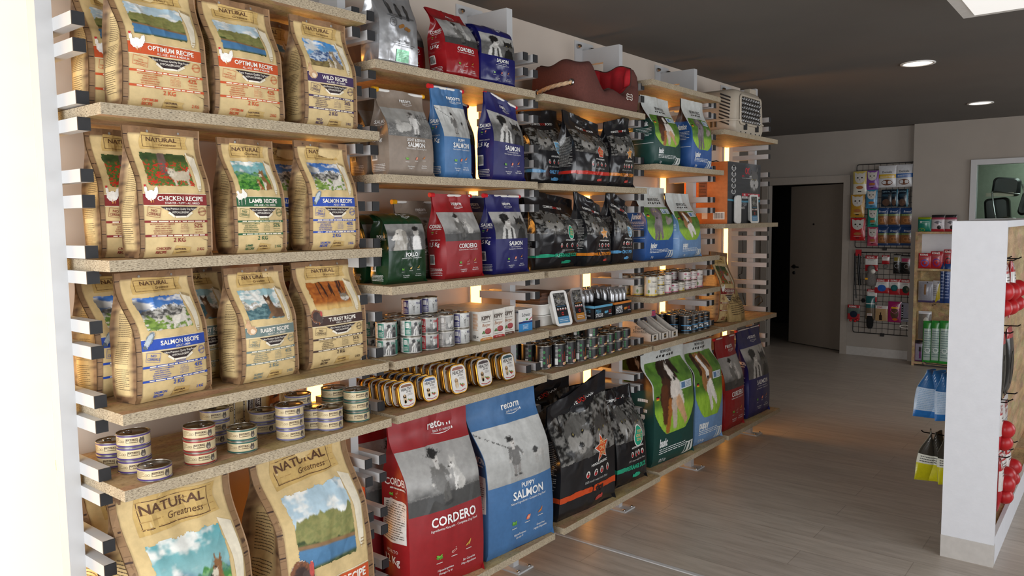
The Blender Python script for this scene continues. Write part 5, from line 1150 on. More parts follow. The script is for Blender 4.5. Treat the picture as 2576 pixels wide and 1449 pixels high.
# ------------------------------------------------------------------ cartons
def pface(o, p, fn, name='front_print', mat='card'): return p.emit(MB(), fn, 0, .0003, .00015).build(name, mat, o)
def fr(w, d, h, y=None): return lambda u, v, off: np.stack([(np.asarray(u)-.5)*w, -d/2-off+0*u, np.asarray(v)*h], -1)
def lf(w, d, h): return lambda u, v, off: np.stack([-w/2-off+0*u, d/2-np.asarray(u)*d, np.asarray(v)*h], -1)
def kippy(c, t):
    w, d, h = .084, .042, .118; o = MB().box(-w/2, w/2, -d/2, d/2, 0, h, '#dcd7cd').build('pate_box', 'card'); tag(o, 'proto', 'pate box', 'white pate cartons in rows')
    p = Print(w, h); p.text('KIPPY', .5, .70, .13, '#55483f', bold=.04, maxw=.74); p.frame(.14, .67, .86, .86, .004, '#8a8078', 2); p.lines(.2, .60, .8, .64, 1, '#8a8078', 2, 1, .5, False); p.text('Burger', .5, .47, .11, '#a8683a', it=.3, maxw=.6)
    p.ell(.62, .28, .22, .085, '#8a2a2e', 2, 20); p.ell(.62, .32, .22, .08, '#a8484a', 3, 20); p.rect(.40, .26, .84, .31, '#8f3034', 2.4); [p.ell(a, b_, .06, .03, '#4f7a3a', 4, 9, r) for a, b_, r in ((.30, .30, .5), (.36, .25, -.6), (.24, .25, .2))]
    p.poly([(.04, 0), (.96, 0), (.96, .06), (.80, .09), (.20, .09), (.04, .06)], c, 2); p.text(t, .5, .03, .035, '#f2ece4', maxw=.6); p.lines(.2, .13, .8, .16, 1, '#6a625a', 2, 2, .5); pface(o, p, fr(w, d, h))
    s_ = Print(d, h); s_.lines(.2, .35, .8, .92, 14, c, 2, 3, .5); s_.text('100 g', .5, .08, .11, '#3a342f', bold=.03, maxw=.7, rot=0); pface(o, s_, lf(w, d, h), 'side_print'); return freeze(o)
KP = [kippy('#c9853a', 'CHICKEN - POLLO'), kippy('#b3302c', 'BEEF - MANZO'), kippy('#6b4a3c', 'VEAL - VITELLO')]
for j in range(3):
    for r in range(7 if j < 2 else 6):
        clone(KP[j], (1.478+.088*j+.0+(0.004 if j else 0), .055+(.0 if j == 0 else .012 if j == 1 else .03)+r*.0432, Z['2D']+.0005), random.uniform(-.01, .01), ('front' if r == 0 else ORD[r]+' from front')+' white pate carton in the '+('orange labelled row beside the tins', 'red labelled middle row', 'brown labelled row beside the blue boxed tin')[j])
for o in KP:
    for c in list(o.children_recursive): bpy.data.objects.remove(c)
    bpy.data.objects.remove(o)
# two small tins in an open cardboard sleeve
w, d, h = .096, .08, .098; x0, y0 = hit(1343, 832, 2, Z['2D'])[:2]; x0 = 1.770; y0 = .10
mb = MB(); t_ = .0015
mb.box(-w/2, w/2, -d/2, -d/2+t_, 0, h, '#dcdad6'); mb.box(-w/2, w/2, -d/2, d/2, h-t_, h, '#dcdad6'); mb.box(-w/2, w/2, -d/2, d/2, 0, t_, '#dcdad6'); mb.box(-w/2, w/2, d/2-t_, d/2, 0, h, '#dcdad6')
o = tag(mb.build('tin_sleeve', 'card', None, (x0, y0, Z['2D']+.0005)), 'white and blue cardboard sleeve around a round tin, beside the white pate cartons', 'cardboard sleeve')
p = Print(w, h); p.rect(0, 0, 1, .36, '#2f86c4', 1); p.rect(.0, .36, 1, .44, '#1f2f6a', 1); p.text('Schesir', .55, .66, .15, '#2b2b33', maxw=.7); p.ell(.6, .52, .08, .05, '#4f8a4a', 2, 12); p.lines(.3, .08, .7, .30, 4, '#dfeaf2', 3, 3, .35); p.poly([(.75, .48), (1, .62), (1, .58), (.8, .45)], '#c22a3a', 2); pface(o, p, fr(w, d, h))
mb = MB().lathe([(0, -.032), (.037, -.032), (.040, -.030), (.040, .030), (.037, .032), (0, .032)], 36, '#d9dde2', 0); mb.lathe([(.0402, -.02), (.0402, .006)], 36, '#2f86c4', 0)
tag(mb.build('food_can', 'label', None, (x0-.0, y0, Z['2D']+.043), rot=(0, R90, 0)), 'round white and blue tin lying inside the blue cardboard sleeve', 'food can')

# third bay, upper board: stick displays, trays
def display(label, loc, rz, w, d, hf, hb, c, t, animal):
    o = empty('stick_display', loc, rz); tag(o, label, 'display carton', 'black counter displays of sticks'); k = '#1b1b1d'; t_ = .003
    def bx(nm, *b, col=k): return MB().box(*b, col).build(nm, 'card', o)
    bx('tray', -w/2, w/2, -d/2, d/2, 0, t_); f_ = bx('front_panel', -w/2, w/2, -d/2, -d/2+t_, t_, hf)
    for s in (-1, 1): MB().prism([(-d/2, t_), (d/2, t_), (d/2, hb), (-d/2, hf)], t_, 0, s*w/2-(t_ if s > 0 else 0), k).build('side_panel', 'card', o)
    bx('back_panel', -w/2, w/2, d/2-t_, d/2, t_, hb); p = Print(w, hf); p.rect(0, .82, 1, 1, c, 1); W_ = '#e4e6e8'; t1, t2 = t
    p.text(t1, .06, .40, .28, c if animal == 'fish' else W_, 'l', .02, maxw=.4); p.text(t2, .06, .10, .26, W_, 'l', .02, maxw=.4); p.ell(.62, .40, .08, .11, c, 2, 12); p.ell(.72, .42, .03, .10, c, 2, 8); p.ring(.86, .42, .13, .05, '#c2342c', 2); p.lines(.78, .16, .96, .24, 1, W_, 2, 1, .5)
    p.emit(MB(), lambda u, v, off: np.stack([(np.asarray(u)-.5)*w, -d/2-off+0*u, t_+np.asarray(v)*(hf-t_)], -1), 0, .0003, .00015).build('front_print', 'card', f_)
    q = Print(d, hf); q.rect(0, .82, 1, 1, c, 1); q.text('12 UNITS', .75, .5, .2, c, maxw=.3); q.lines(.1, .15, .9, .35, 1, W_, 2, 2, .4)
    q.emit(MB(), lambda u, v, off: np.stack([-w/2-off+0*u, d/2-np.asarray(u)*d, np.asarray(v)*hf], -1), 0, .0003, .00015).build('side_print', 'card', o); return o
def stick_pack(c):
    mb = MB(); n = 16; a = np.linspace(0, 2*math.pi, n+1); V = np.linspace(0, 1, 13); hh = .125
    P = np.stack([np.stack([.017*np.cos(a), .017*(np.sin(a)*(1-sstep(.80, 1, v)*.93)), a*0+v*hh], -1) for v in V])
    sil = .5+.5*fbm(np.broadcast_to(a*3, P.shape[:2]), np.broadcast_to((V*9)[:, None], P.shape[:2]), 4); rgb = mixc(np.broadcast_to(L('#1a1a1c'), P.shape).copy(), L('#b9b9bb')*np.ones(P.shape), sstep(.55, .60, np.broadcast_to(V[:, None], P.shape[:2])))*sil[..., None]
    rgb = np.where(((V > .12) & (V < .30))[:, None, None], L(c)*np.ones(P.shape), rgb); mb.grid(P, vcol=rgb)
    o = tag(mb.build('stick_pack', 'foil'), 'proto stick pack', 'snack stick pack', 'foil stick packs standing in the displays'); MB().box(-.0165, .0165, -.0012, .0012, hh-.004, hh+.006, '#a5a5a8').build('crimped_top', 'foil', o); return freeze(o)
SP = [stick_pack('#4f93b5'), stick_pack('#c9752a')]
DX = [(2.37, .155, 'blue edged', 0, .15), (2.565, .165, 'orange edged', 1, .14)]
display('black open display with blue rim reading FISH STICKS', (2.37, .155, Z['3D']+.0005), 0, .165, .235, .065, .10, '#5fa3c4', ('FISH', 'STICKS'), 'fish')
display('black open display with orange rim reading LAMB STICKS', (2.565, .160, Z['3D']+.0005), 0, .165, .235, .065, .10, '#cf7b2e', ('LAMB', 'STICKS'), 'lamb')
for x, y, nm, k, w in DX:
    for r in range(5):
        for q in range(4):
            if k == 0 and r < 2: continue
            clone(SP[k], (x-.056+.037*q, y-.090+.042*r, Z['3D']+.0045), random.uniform(-.2, .2), ORD[q]+' foil stick pack from left, '+ORD[r]+' rank from front, in the '+nm+' display')
for o in SP:
    for c in list(o.children_recursive): bpy.data.objects.remove(c)
    bpy.data.objects.remove(o)
# white meat trays
def meat_tray(label, loc, rot, w, h, d, c, body='white_plastic'):
    mb = MB(); loft(mb, [(rrect(w, h, .02, cz=h/2), .0), (rrect(w, h, .02, cz=h/2), .003), (rrect(w-.014, h-.014, .016, cz=h/2), .005), (rrect(w-.03, h-.03, .012, cz=h/2), d)])
    o = tag(mb.build('meat_tray', body, None, loc, rot=rot), label, 'food tray', 'plastic wolf label trays'); p = Print(w, h)
    def base(U, V): return P_wolf(U, V)[0], None
    p.rect(.16, .07, .84, .93, '#17171a', 1); p.pic(.17, .58, .83, .92, base, 16, 16, 2); p.rect(.17, .07, .83, .26, c, 2); p.text('α', .5, .30, .10, '#c2342c', bold=.03, z=4)
    for i in range(4): p.ell(.27+i*.155, .47, .05, .035, '#e4e0da', 3, 10); p.ell(.27+i*.155, .455, .035, .018, '#b8282a', 4, 8)
    p.lines(.25, .54, .75, .565, 1, c, 3, 2, .6); p.lines(.25, .11, .75, .2, 2, '#dfe6ea', 3, 3, .3)
    p.emit(MB(), lambda u, v, off: np.stack([(np.asarray(u)-.5)*w, -off+0*u, np.asarray(v)*h], -1), 0, .0004, .0002).build('label_print', 'label', o); return o
meat_tray('white plastic tray with blue wolf label leaning at the front of the stick board', (2.035, .035, Z['3D']+.001), (-.28, 0, -.10), .115, .165, .035, '#4f87ad')
meat_tray('clear grey tray with golden wolf label leaning beside the white one', (2.185, .045, Z['3D']+.001), (-.22, 0, -.06), .095, .165, .03, '#b5792c', 'clear_plastic')
for i in range(2): 
    mb = MB(); loft(mb, [(rrect(.15, .22, .02), .0), (rrect(.17, .24, .025), .045), (rrect(.178, .248, .028), .046), (rrect(.178, .248, .028), .049)], axis=2)
    tag(mb.build('meat_tray', 'white_plastic', None, (2.02, .215, Z['3D']+.001+i*.0505)), ('lower', 'upper')[i]+' of two empty white trays lying stacked behind the leaning wolf trays', 'food tray', 'white trays lying in a stack')
for i in range(6):
    tag(MB().box(-.085, .085, -.11, .11, 0, .008, ('#4a2e20', '#5d3c2a')[i % 2]).build('chew_sheet', 'card', None, (2.025, .215, Z['3D']+.1025+i*.0084), random.uniform(-.05, .05)), ORD[i]+' flat brown chew from the bottom, piled on the lying white trays', 'dog chew', 'flat brown chews in a pile')
mb = MB().prism([(-.11, 0), (.11, 0), (.11, .16), (-.11, .07)], .004, 0, 0, '#2a2220'); mb.box(0, .18, .106, .11, 0, .16, '#2a2220'); mb.prism([(-.11, 0), (.11, 0), (.11, .16), (-.11, .07)], .004, 0, .176, '#2a2220')
tag(mb.build('open_carton', 'card', None, (2.13, .24, Z['3D']+.155), rz=0), 'dark slanted open carton behind the wolf trays', 'carton') if False else None
# orange tin behind the small black cans
lm = make_can('tall orange tin reading BELCANDO behind the small black cans', 'orange tin', .05, .15, '#a8642c', lambda p: (p.text('BELCANDO', .53, .62, .13, '#e07a1e', bold=.04, maxw=.24), p.text('MASTERCRAFT', .53, .36, .05, '#e8c89a', maxw=.2), p.text('Made in Germany', .53, .22, .045, '#e8c89a', maxw=.2)), tab=False); lm.location = (2.60, .325, Z['3E']+.001)

# cardboard pouch dispensers
def dispenser(label, x, y, text=False):
    w, d, hb, hf, t_ = .082, .27, .145, .038, .003; c = '#cfc8bd'; o = tag(empty('pouch_dispenser', (x, y, Z['4E']+.0005)), label, 'cardboard dispenser', 'grey white cardboard pouch dispensers')
    MB().box(-w/2, w/2, -d/2, d/2, 0, t_, c).build('base', 'card', o); f_ = MB().box(-w/2, w/2, -d/2, -d/2+t_, t_, hf, c).build('front_panel', 'card', o); MB().box(-w/2, w/2, d/2-t_, d/2, t_, hb, c).build('back_panel', 'card', o)
    for s in (-1, 1):
        e = MB().prism([(-d/2, t_), (d/2, t_), (d/2, hb), (d/2-.09, hb), (-d/2+.03, hf+.012), (-d/2, hf)], t_, 0, s*w/2-(t_ if s > 0 else 0), c).build('side_panel', 'card', o)
        if s < 0 and text:
            p = Print(d, hb); p.rect(0, .285, 1, .292, '#a39a8c', 1); p.rect(0, .53, .8, .536, '#b5ac9e', 1); p.text('Finest', .74, .42, .14, '#3d3730', 'c', .0); p.text('Selection', .73, .31, .12, '#3d3730', maxw=.46)
            p.emit(MB(), lambda u, v, off: np.stack([-w/2-off+0*u, d/2-np.asarray(u)*d, np.asarray(v)*hb], -1), 0, .0003, .0002).build('side_print', 'card', e)
    p = Print(w, hf); p.rect(.34, .2, .66, .85, '#3a342e', 1); p.lines(.38, .4, .62, .65, 2, '#c9a86a', 2, 1, .5); p.emit(MB(), lambda u, v, off: np.stack([(np.asarray(u)-.5)*w, -d/2-off+0*u, np.asarray(v)*hf], -1), 0, .0003, .0002).build('front_print', 'card', f_); return o
DSP = [(2.975, .215, 'beside the orange tin'), (3.075, .205, 'in the middle of three'), (3.172, .195, 'beside the black and blue tins')]
for i, (x, y, t) in enumerate(DSP):
    dispenser('grey white cardboard dispenser '+t, x, y, i == 0)
    def pch(b, i=i):
        c = ('#b0486a', '#4d3a6e', '#6f6f8f')[i]; p = Print(b.w, b.h); p.rect(0, .78, 1, .98, '#c2506e', 1); p.rect(.05, .25, .95, .72, '#2b2430', 1); p.text('BELCANDO', .5, .52, .10, '#b58a3a', bold=.02, maxw=.7); p.ell(.5, .2, .3, .12, '#4a3028', 2)
        return (lambda s, U, V: mixc(flat(U, c), flat(U, '#2b2430'), sstep(.78, .74, V))), [('front', p, 'front_print')]
    for r in range(3 if i < 2 else 1):
        make_bag('treat_pouch', ORD[r]+' pink and dark pouch from front in the dispenser '+t, (x, y+.02+r*.035, Z['4E']+.005), 0, .070, .02, .135, pch, 'pouches in the dispensers', mat='gloss', seed=70+i*4+r, lean=.18, nothing=None) if False else make_bag('treat_pouch', ORD[r]+' pink and dark pouch from front in the dispenser '+t, (x, y+.0+r*.03, Z['4E']+.005), 0, .068, .018, .14, pch, 'pouches in the dispensers', mat='gloss', seed=70+i*4+r, lean=.12)

# fifth bay: carton and trays
w, d, h = .545, .30, .395; bx_, by_ = 4.118, .19
o = tag(MB().box(-w/2, w/2, -d/2, d/2, 0, h, '#26272a').build('food_carton', 'card', None, (bx_, by_, Z['5B']+.0005)), 'large black and orange carton with a wolf and red alpha sign', 'carton')
def bd(U, V):
    r = mixc(flat(U, '#232427'), flat(U, '#46474a'), fbm(U*1.5, V*9, 3)); r = mixc(r, flat(U, '#7a7c80'), sstep(.25, .0, abs(U-.72))*sstep(.5, .9, V)*.5); c = Cv(U, V, 2.3, r); c.cap(1.85, -.1, 1.85, .3, .4, .3, '#4a4947', .03, .9); return c.head(1.84, .52, .72, '#62605e', '#b0ada9').r, None
p = Print(w, h); p.pic(.0, .40, 1, 1, bd, 90, 60, 1); p.ring(.55, .875, .055, .022, '#c22a34', 3); p.poly([(.60, .92), (.66, .94), (.60, .86), (.66, .82), (.62, .82), (.575, .87)], '#c22a34', 3.3); p.text('alpha', .45, .775, .032, '#c22a34', bold=.03, it=.15, maxw=.22); p.text('spirit', .68, .775, .032, '#dcdad6', bold=.03, it=.15, maxw=.22); p.lines(.42, .745, .74, .76, 1, '#b9b7b4', 3, 2, .5)
for i in range(5): p.ell(.17, .90-.095*i, .066, .042, '#c9c8c4', 3, 14); p.ell(.17, .895-.095*i, .045, .026, '#55565a', 4, 10); p.poly([(.13, .92-.095*i), (.21, .92-.095*i), (.17, .955-.095*i)], '#c9c8c4', 3)
p.rect(.42, .455, .98, .50, '#b8283a', 3); p.rect(.42, .415, .98, .45, '#d9d7d3', 3)
for i, t in enumerate(('85%', '15%', '0.0%', '0.0%')): p.text(t, .50+.135*i, .462, .030, '#f0eeea', bold=.02, z=4, maxw=.12); p.lines(.445+.135*i, .42, .555+.135*i, .445, 2, '#55565a', 4, i, .4)
p.poly([(0, .40), (.5, .375), (1, .395), (1, .36), (.5, .345), (0, .37)], '#4f93ad', 3); p.text('ONLY FISH', .42, .29, .06, '#8f9296', bold=.03, it=.15, maxw=.4); p.text('COMPLETE', .42, .24, .035, '#d9d7d3', bold=.02, maxw=.28); p.lines(.70, .05, .96, .22, 5, '#5f9fb8', 3, 3, .3); pface(o, p, fr(w, d, h))
s_ = Print(d, h); wd = lambda U, V: (mixc(flat(U, '#b5652f'), flat(U, '#c97a42'), fbm(U*3, V*26, 5)), None); s_.pic(0, 0, 1, 1, wd, 40, 50, 1); s_.rect(.02, .02, .30, .94, '#c2571c', 2); s_.text('COMPLETE DOG FOOD', .12, .33, .05, '#f0e6da', 'l', .03, rot=R90, z=3, maxw=1.2); s_.text('from NATURE', .26, .40, .06, '#4a2a18', 'l', .0, rot=R90, z=3, maxw=1.2)
s_.rect(.34, .36, .54, .90, '#7a4a38', 2); [s_.lines(.36, .40+.1*i, .52, .47+.1*i, 3, '#3a2018', 3, i, .5) for i in range(5)]; s_.ring(.17, .12, .05, .018, '#4a2a18', 3); s_.rect(.42, .08, .55, .18, '#e4d8ca', 3); s_.barcode(.68, .07, .94, .19, 3, 4); s_.rect(.34, .93, .52, .98, '#3a2018', 3); pface(o, s_, lf(w, d, h), 'side_print')
MB().tube([(-.10, .05, h), (-.07, .05, h+.018), (0, .05, h+.028), (.07, .05, h+.018), (.10, .05, h)], .004, 8).build('carry_handle', 'dark_plastic', o)
meat_tray('white plastic tray with blue wolf label standing before the black carton', (4.24, .014, Z['5B']+.001), (-.05, 0, 0), .145, .19, .022, '#4f87ad')
mb = MB(); loft(mb, [(rrect(.085, .18, .02, cz=.09), .0), (rrect(.085, .18, .02, cz=.09), .012), (rrect(.07, .165, .015, cz=.09), .018)]); tag(mb.build('meat_tray', 'white_plastic', None, (3.965, .0145, Z['5B']+.001)), 'narrow pale tray seen edge on, before the carton next to the labelled tray', 'food tray')
# ------------------------------------------------------------------ dog bed
BW_, BD_ = .54, .30; o = tag(empty('dog_bed', (2.458, .19, Z['3A']+.001)), 'brown fabric dog bed with red quilted lining and rope handle on the high board', 'dog bed')
def loop(n, w, d, r=.06):
    q = rrect(w, d, r, 10); q = np.concatenate([q, q[:1]]); s_ = np.concatenate([[0], np.cumsum(np.linalg.norm(np.diff(q, axis=0), axis=1))]); t = np.linspace(0, s_[-1], n+1)
    return np.stack([np.interp(t, s_, q[:, 0]), np.interp(t, s_, q[:, 1])], -1)
NB = 160; out_ = loop(NB, BW_, BD_); inn = loop(NB, BW_-.085, BD_-.085, .04)
hx = out_[:, 0]/(BW_/2); hy = out_[:, 1]/(BD_/2)
HH = .165+.03*sstep(.2, 1, -hx)*(1-.35*sstep(.0, 1, hy))+.07*sstep(.5, 1, hx)
HH = HH-.085*sstep(.80, 1, -hy)*sstep(-.75, -.25, hx)*sstep(1.0, .86, hx)+.010*np.sin(np.arange(NB+1)*2*math.pi/NB*9)
secs = []
for k, (f, hz, bl) in enumerate(((0, .0, -.02), (0, .03, .008), (0, .5, .018), (0, .85, .012), (.2, .98, .004), (.45, 1.0, 0))):
    q = out_*(1-f)+inn*f; n_ = out_/np.linalg.norm(out_, axis=1, keepdims=True); q = q+n_*bl; secs.append(np.stack([q[:, 0], q[:, 1], HH*hz], -1))
MB().grid(np.array(secs)).build('outer_wall', 'brown_cloth', o)
secs = []
for k, (f, hz) in enumerate(((.45, 1.0), (.75, .97), (1.0, .8), (1.05, .4), (1.0, .14))):
    q = out_*(1-f)+inn*f; n_ = out_/np.linalg.norm(out_, axis=1, keepdims=True); qu = .010*np.abs(np.sin(np.arange(NB+1)*math.pi/NB*18))*(0 < k < 4); q = q-n_*qu[:, None]*1.0; secs.append(np.stack([q[:, 0], q[:, 1], HH*hz], -1))
MB().grid(np.array(secs)).build('lining', 'red_cloth', o)
MB().tube(np.stack([(out_*.55+inn*.45)[:, 0], (out_*.55+inn*.45)[:, 1], HH+.001], -1), .0035, 6, cap=False).build('piping', 'dark_brown_cloth', o)
U, V = np.meshgrid(np.linspace(-1, 1, 25), np.linspace(-1, 1, 15)); MB().grid(np.stack([U*(BW_/2-.045), V*(BD_/2-.045), .055+.03*(1-U**4)*(1-V**4)+.006*np.sin(U*9)*np.sin(V*5)], -1)).build('cushion', 'dark_brown_cloth', o)
MB().box(-BW_/2+.03, BW_/2-.03, -BD_/2+.03, BD_/2-.03, 0, .012).build('base', 'dark_brown_cloth', o)
rp = [(-BW_/2-.012-.028*math.sin(math.pi*t), -.105+.20*t, .062+.028*(1-t)) for t in np.linspace(0, 1, 15)]
h_ = MB(); h_.tube(rp, .0085, 8)
for ph in (0, 2.1, 4.2): h_.tube([(a+.007*math.cos(i*1.1+ph), b_, c+.007*math.sin(i*1.1+ph)) for i, (a, b_, c) in enumerate(rp)], .0045, 6)
r_ = h_.build('rope_handle', 'rope', o)
for k in (0, -1): MB().lathe([(.008, 0), (.016, 0), (.016, .003), (.008, .004)], 16).build('eyelet', 'chrome', r_, (-BW_/2-.019, rp[k][1], rp[k][2]), rot=(0, -R90, 0))
bn = []
for a in np.linspace(0, 2*math.pi, 60, endpoint=False): pass
def bone(sx, sz, s):
    pts = []
    for cx, cz, a0, a1 in ((1, .35, -60, 150), (-1, .35, 30, 240), (-1, -.35, 120, 330), (1, -.35, 210, 420)):
        for a in np.linspace(math.radians(a0), math.radians(a1), 9): pts.append((s*(cx*.9+.42*math.cos(a)), s*(cz+.42*math.sin(a))))
    return pts
yq = -BD_/2-.0205; b1 = bone(1, 1, .020); m_ = MB(); m_.tube([(a+.13, yq, b_+.062) for a, b_ in b1+b1[:1]], .0016, 5, cap=False); m_.tube([(.118, yq, .062), (.142, yq, .062)], .003, 5); m_.build('bone_emblem', 'white_thread', o)

# ------------------------------------------------------------------ pet carrier
o = tag(empty('pet_carrier', (4.275, .215, Z['5A']+.001)), 'beige plastic pet carrier with perforated chrome door on the high end board', 'pet carrier'); w, d, h = .53, .28, .30
mb = MB(); S_ = []
for y, sc, hs in ((-d/2, .88, .90), (-d/2+.012, .95, .96), (-d/2+.05, 1, 1), (d/2-.03, 1, 1), (d/2, .95, .97)):
    n = rrect(w*sc, h*hs, .075, 8, cz=h*hs/2); n[:, 0] *= 1-.14*np.clip(n[:, 1]/h-.15, 0, 1); S_.append((n, y))
loft(mb, S_, mat=0)
for i in range(9):                                   # slanted slots up the side
    z0 = .055+.022*i; xb = -w/2*(1-.14*max((z0+.02)/h-.15, 0))
    mb.prism([(-d/2+.035, z0), (-d/2+.105, z0+.030), (-d/2+.105, z0+.040), (-d/2+.035, z0+.010)], .006, 0, xb-.0035, mat=1)
for i in range(2):
    mb.box(-w/2-.002, -w/2+.01, -.02+.03*i, -.008+.03*i, .05, .09, mat=1)
mb.build('shell', ['beige_plastic', 'dark_plastic'], o)
lip = MB(); loft(lip, [(rrect(w+.012, d+.012, .05), .085), (rrect(w+.018, d+.018, .05), .09), (rrect(w+.012, d+.012, .05), .097)], axis=2, cap0=False, cap1=False); lip.build('seam_lip', 'beige_plastic', o)
dm = MB(); fr_ = rrect(.36, .20, .03, cz=.165); fi = rrect(.33, .17, .02, cz=.165); loft(dm, [(fr_, -d/2-.004), (fr_, -d/2-.012), (fi, -d/2-.012), (fi, -d/2-.004)], cap0=False, cap1=False); df = dm.build('door_frame', 'beige_plastic', o)
pl = MB(); pl.box(-.165, .165, -d/2-.006, -d/2-.005, .08, .25, mat=1)
for i in range(11):
    for j in range(6):
        cx = -.150+.030*i+(.015 if j % 2 else 0); cz = .094+.0285*j
        if cx > .155: continue
        a = np.linspace(0, 2*math.pi, 11); pl.tube([(cx+.010*math.cos(t), -d/2-.010, cz+.011*math.sin(t)) for t in a], .0034, 5, cap=False)
pl.build('perforated_door', ['chrome', 'dark_plastic'], df)
for s in (-.09, .11): MB().box(s-.012, s+.012, -d/2-.016, -d/2, .035, .075).build('latch', 'dark_plastic', o)
for s in (-.12, -.04, .05, .13, .2): MB().lathe([(.005, 0), (.005, .003), (0, .004)], 8).build('screw', 'dark_plastic', o, (s-.03, -d/2+.000, .018), rot=(R90, 0, 0))
MB().prism([(-.06, 0), (.06, 0), (.05, .03), (-.05, .03)], .04, 1, -d/2+.02).build('carry_handle', 'beige_plastic', o, (.10, 0, h-.006))

# ------------------------------------------------------------------ white display rack (gondola)
GX, GY0, GY1, GH = 3.195, -1.549, -1.333, 1.597
o = tag(empty('display_rack', (GX, (GY0+GY1)/2, 0)), 'white and chipboard display rack end on, standing alone on the floor', 'display rack'); yc = (GY1-GY0)/2
MB().box(0, .03, -yc, yc, .105, GH).build('end_panel', 'white_board', o); MB().box(-.002, .03, -yc-.001, yc+.001, 0, .105).build('kick_panel', 'skirting_paint', o)
MB().box(2.4, 2.43, -yc, yc, 0, GH).build('end_panel', 'white_board', o)
MB().box(.03, 2.4, -yc, yc, GH-.03, GH).build('top_board', 'white_board', o); MB().box(.03, 2.4, -.008, .008, .13, GH-.03).build('back_panel', 'osb_face', o)
MB().box(.03, 2.4, -yc+.018, yc-.018, .10, .13).build('bottom_board', 'osb_face', o)
for s in (-1, 1): MB().box(.03, 2.4, s*yc-(.018 if s > 0 else 0), s*yc+(.018 if s < 0 else 0), 0, .135).build('plinth', 'white_board', o)
def hook(parent, x, y0, y1, z):
    MB().tube([(x, y0, z), (x, (y0+y1)/2, z), (x, y1, z+.002), (x, y1+math.copysign(.012, y1-y0), z+.010)], .0032, 5).build('hook', 'black_wire', parent)
def card_pack(label, name, cat, group, loc, rz, w, h, d, art, body='#d8d6d2', mat='gloss', blob_=None, rot=None, pinch=0):
    """hanging pack: a slightly puffed panel with printing"""
    U, V = np.meshgrid(np.linspace(0, 1, 13), np.linspace(0, 1, 15)); pf = d/2*(np.sin(np.pi*U)*np.sin(np.pi*V))**.5+.0012
    ff = lambda u, v, off: np.stack([(np.asarray(u)-.5)*w*(1-pinch*sstep(.55, 1, v)), pinch*.05*np.sin(np.asarray(v)*5+np.asarray(u)*3)*np.asarray(v)-(d/2*(np.clip(np.sin(np.pi*np.asarray(u)), 0, 1)*np.clip(np.sin(np.pi*np.asarray(v)), 0, 1))**.5+.0012)-off, (np.asarray(v)-1)*h], -1)
    mb = MB(); F = ff(U, V, 0); B_ = F.copy(); B_[..., 1] += 2*pf; mb.grid(F, body); mb.grid(B_, body, flip=True); e = lambda a, b_: mb.grid(np.stack([a, b_], 0), body)
    e(F[0], B_[0]); e(F[-1], B_[-1]); e(F[:, 0], B_[:, 0]); e(F[:, -1], B_[:, -1])
    o = tag(mb.build(name, mat, None, loc, rz, rot), label, cat, group); p = Print(w, h); art(p); p.emit(MB(), ff, 0, .0006, .0003).build('front_print', mat, o)
    if blob_: blob_(o)
    return o
RED = '#b3222c'
def a_toy(c1=RED, c2='#e2e0dc', shape='#2b49a8'):
    def f(p):
        p.rect(0, 0, 1, .40, c1, 1); p.rect(0, .40, 1, .8, c2, 1); p.rect(0, .8, 1, 1, c1, 1); p.text('KONG', .42, .84, .11, '#f0eeea', bold=.03, maxw=.6, z=3); p.lines(.2, .66, .8, .76, 2, '#7a7672', 3, 2, .4); p.rect(.42, .955, .58, .985, '#222', 3)
        if shape: p.ell(.5, .36, .30, .24, shape, 3, 16)
    return f
def balls(spec, mat):
    def f(o):
        for i, (x, z, r) in enumerate(spec): MB().lathe([(r*math.sin(t), -r*math.cos(t)) for t in np.linspace(0, math.pi, 11)], 16).build('ball', mat, o, (x, -r*.7-.002, z))
    return f
# packs on the near face of the rack (towards the photograph's right edge)
gk = 'red toy packs on the display rack'
kx = [(3.36, 1.42, .105, .26, 'red and white upright toy pack at the top hook beside the rack end'), (3.56, 1.40, .115, .25, 'red toy pack at the top hooks, farther along the rack'), (3.75, 1.40, .115, .25, 'red toy pack at the top hooks, last seen at the picture edge'), (3.55, 1.05, .15, .30, 'dark see through toy pack in the middle of the rack'), (3.85, 1.05, .15, .30, 'second dark see through toy pack along the rack'),
      (3.50, .72, .10, .22, 'red toy pack low on the rack beside its end'), (3.66, .70, .13, .24, 'white Flyer card pack low on the rack'), (3.84, .70, .13, .24, 'white Flyer card pack farther along, low on the rack'), (3.62, .42, .12, .22, 'red and white pack on the lowest hook'), (3.78, .42, .12, .22, 'red and white pack on the lowest hook, farther along'), (3.95, .42, .12, .22, 'red and white pack on the lowest hook, at the picture edge')]
for i, (x, z, w, h, t) in enumerate(kx):
    x -= .05; w *= 1.2; h *= 1.15
    hook(o, x-GX, -.008, -.105, z-(0)+.004)
    dk = 'dark' in t; wf = 'Flyer' in t
    card_pack(t, 'toy_pack', 'pet toy', gk, (x, -1.441-.060-.006*(i % 3), z), .12*(i % 3-1), w, h, .05 if not wf else .012, (lambda p: (p.rect(0, .85, 1, 1, RED, 1), p.ell(.4, .4, .2, .25, '#0f1412', 2), p.ell(.62, .45, .15, .25, '#1f2a28', 2))) if dk else (lambda p: (p.rect(0, .0, 1, 1, '#dedbd8', 1), p.text('KONG', .42, .78, .12, RED, bold=.03, maxw=.6), p.text('Flyer', .45, .66, .10, RED, it=.2, maxw=.5), p.lines(.12, .1, .88, .58, 9, '#8a8a94', 2, 3, .35))) if wf else a_toy(shape='#8a1016'), '#20201f' if dk else '#a81c24', 'gloss',
              None if dk or wf else balls(((0, -h*.50, .044), (.006, -h*.76, .040)), 'red_rubber'))
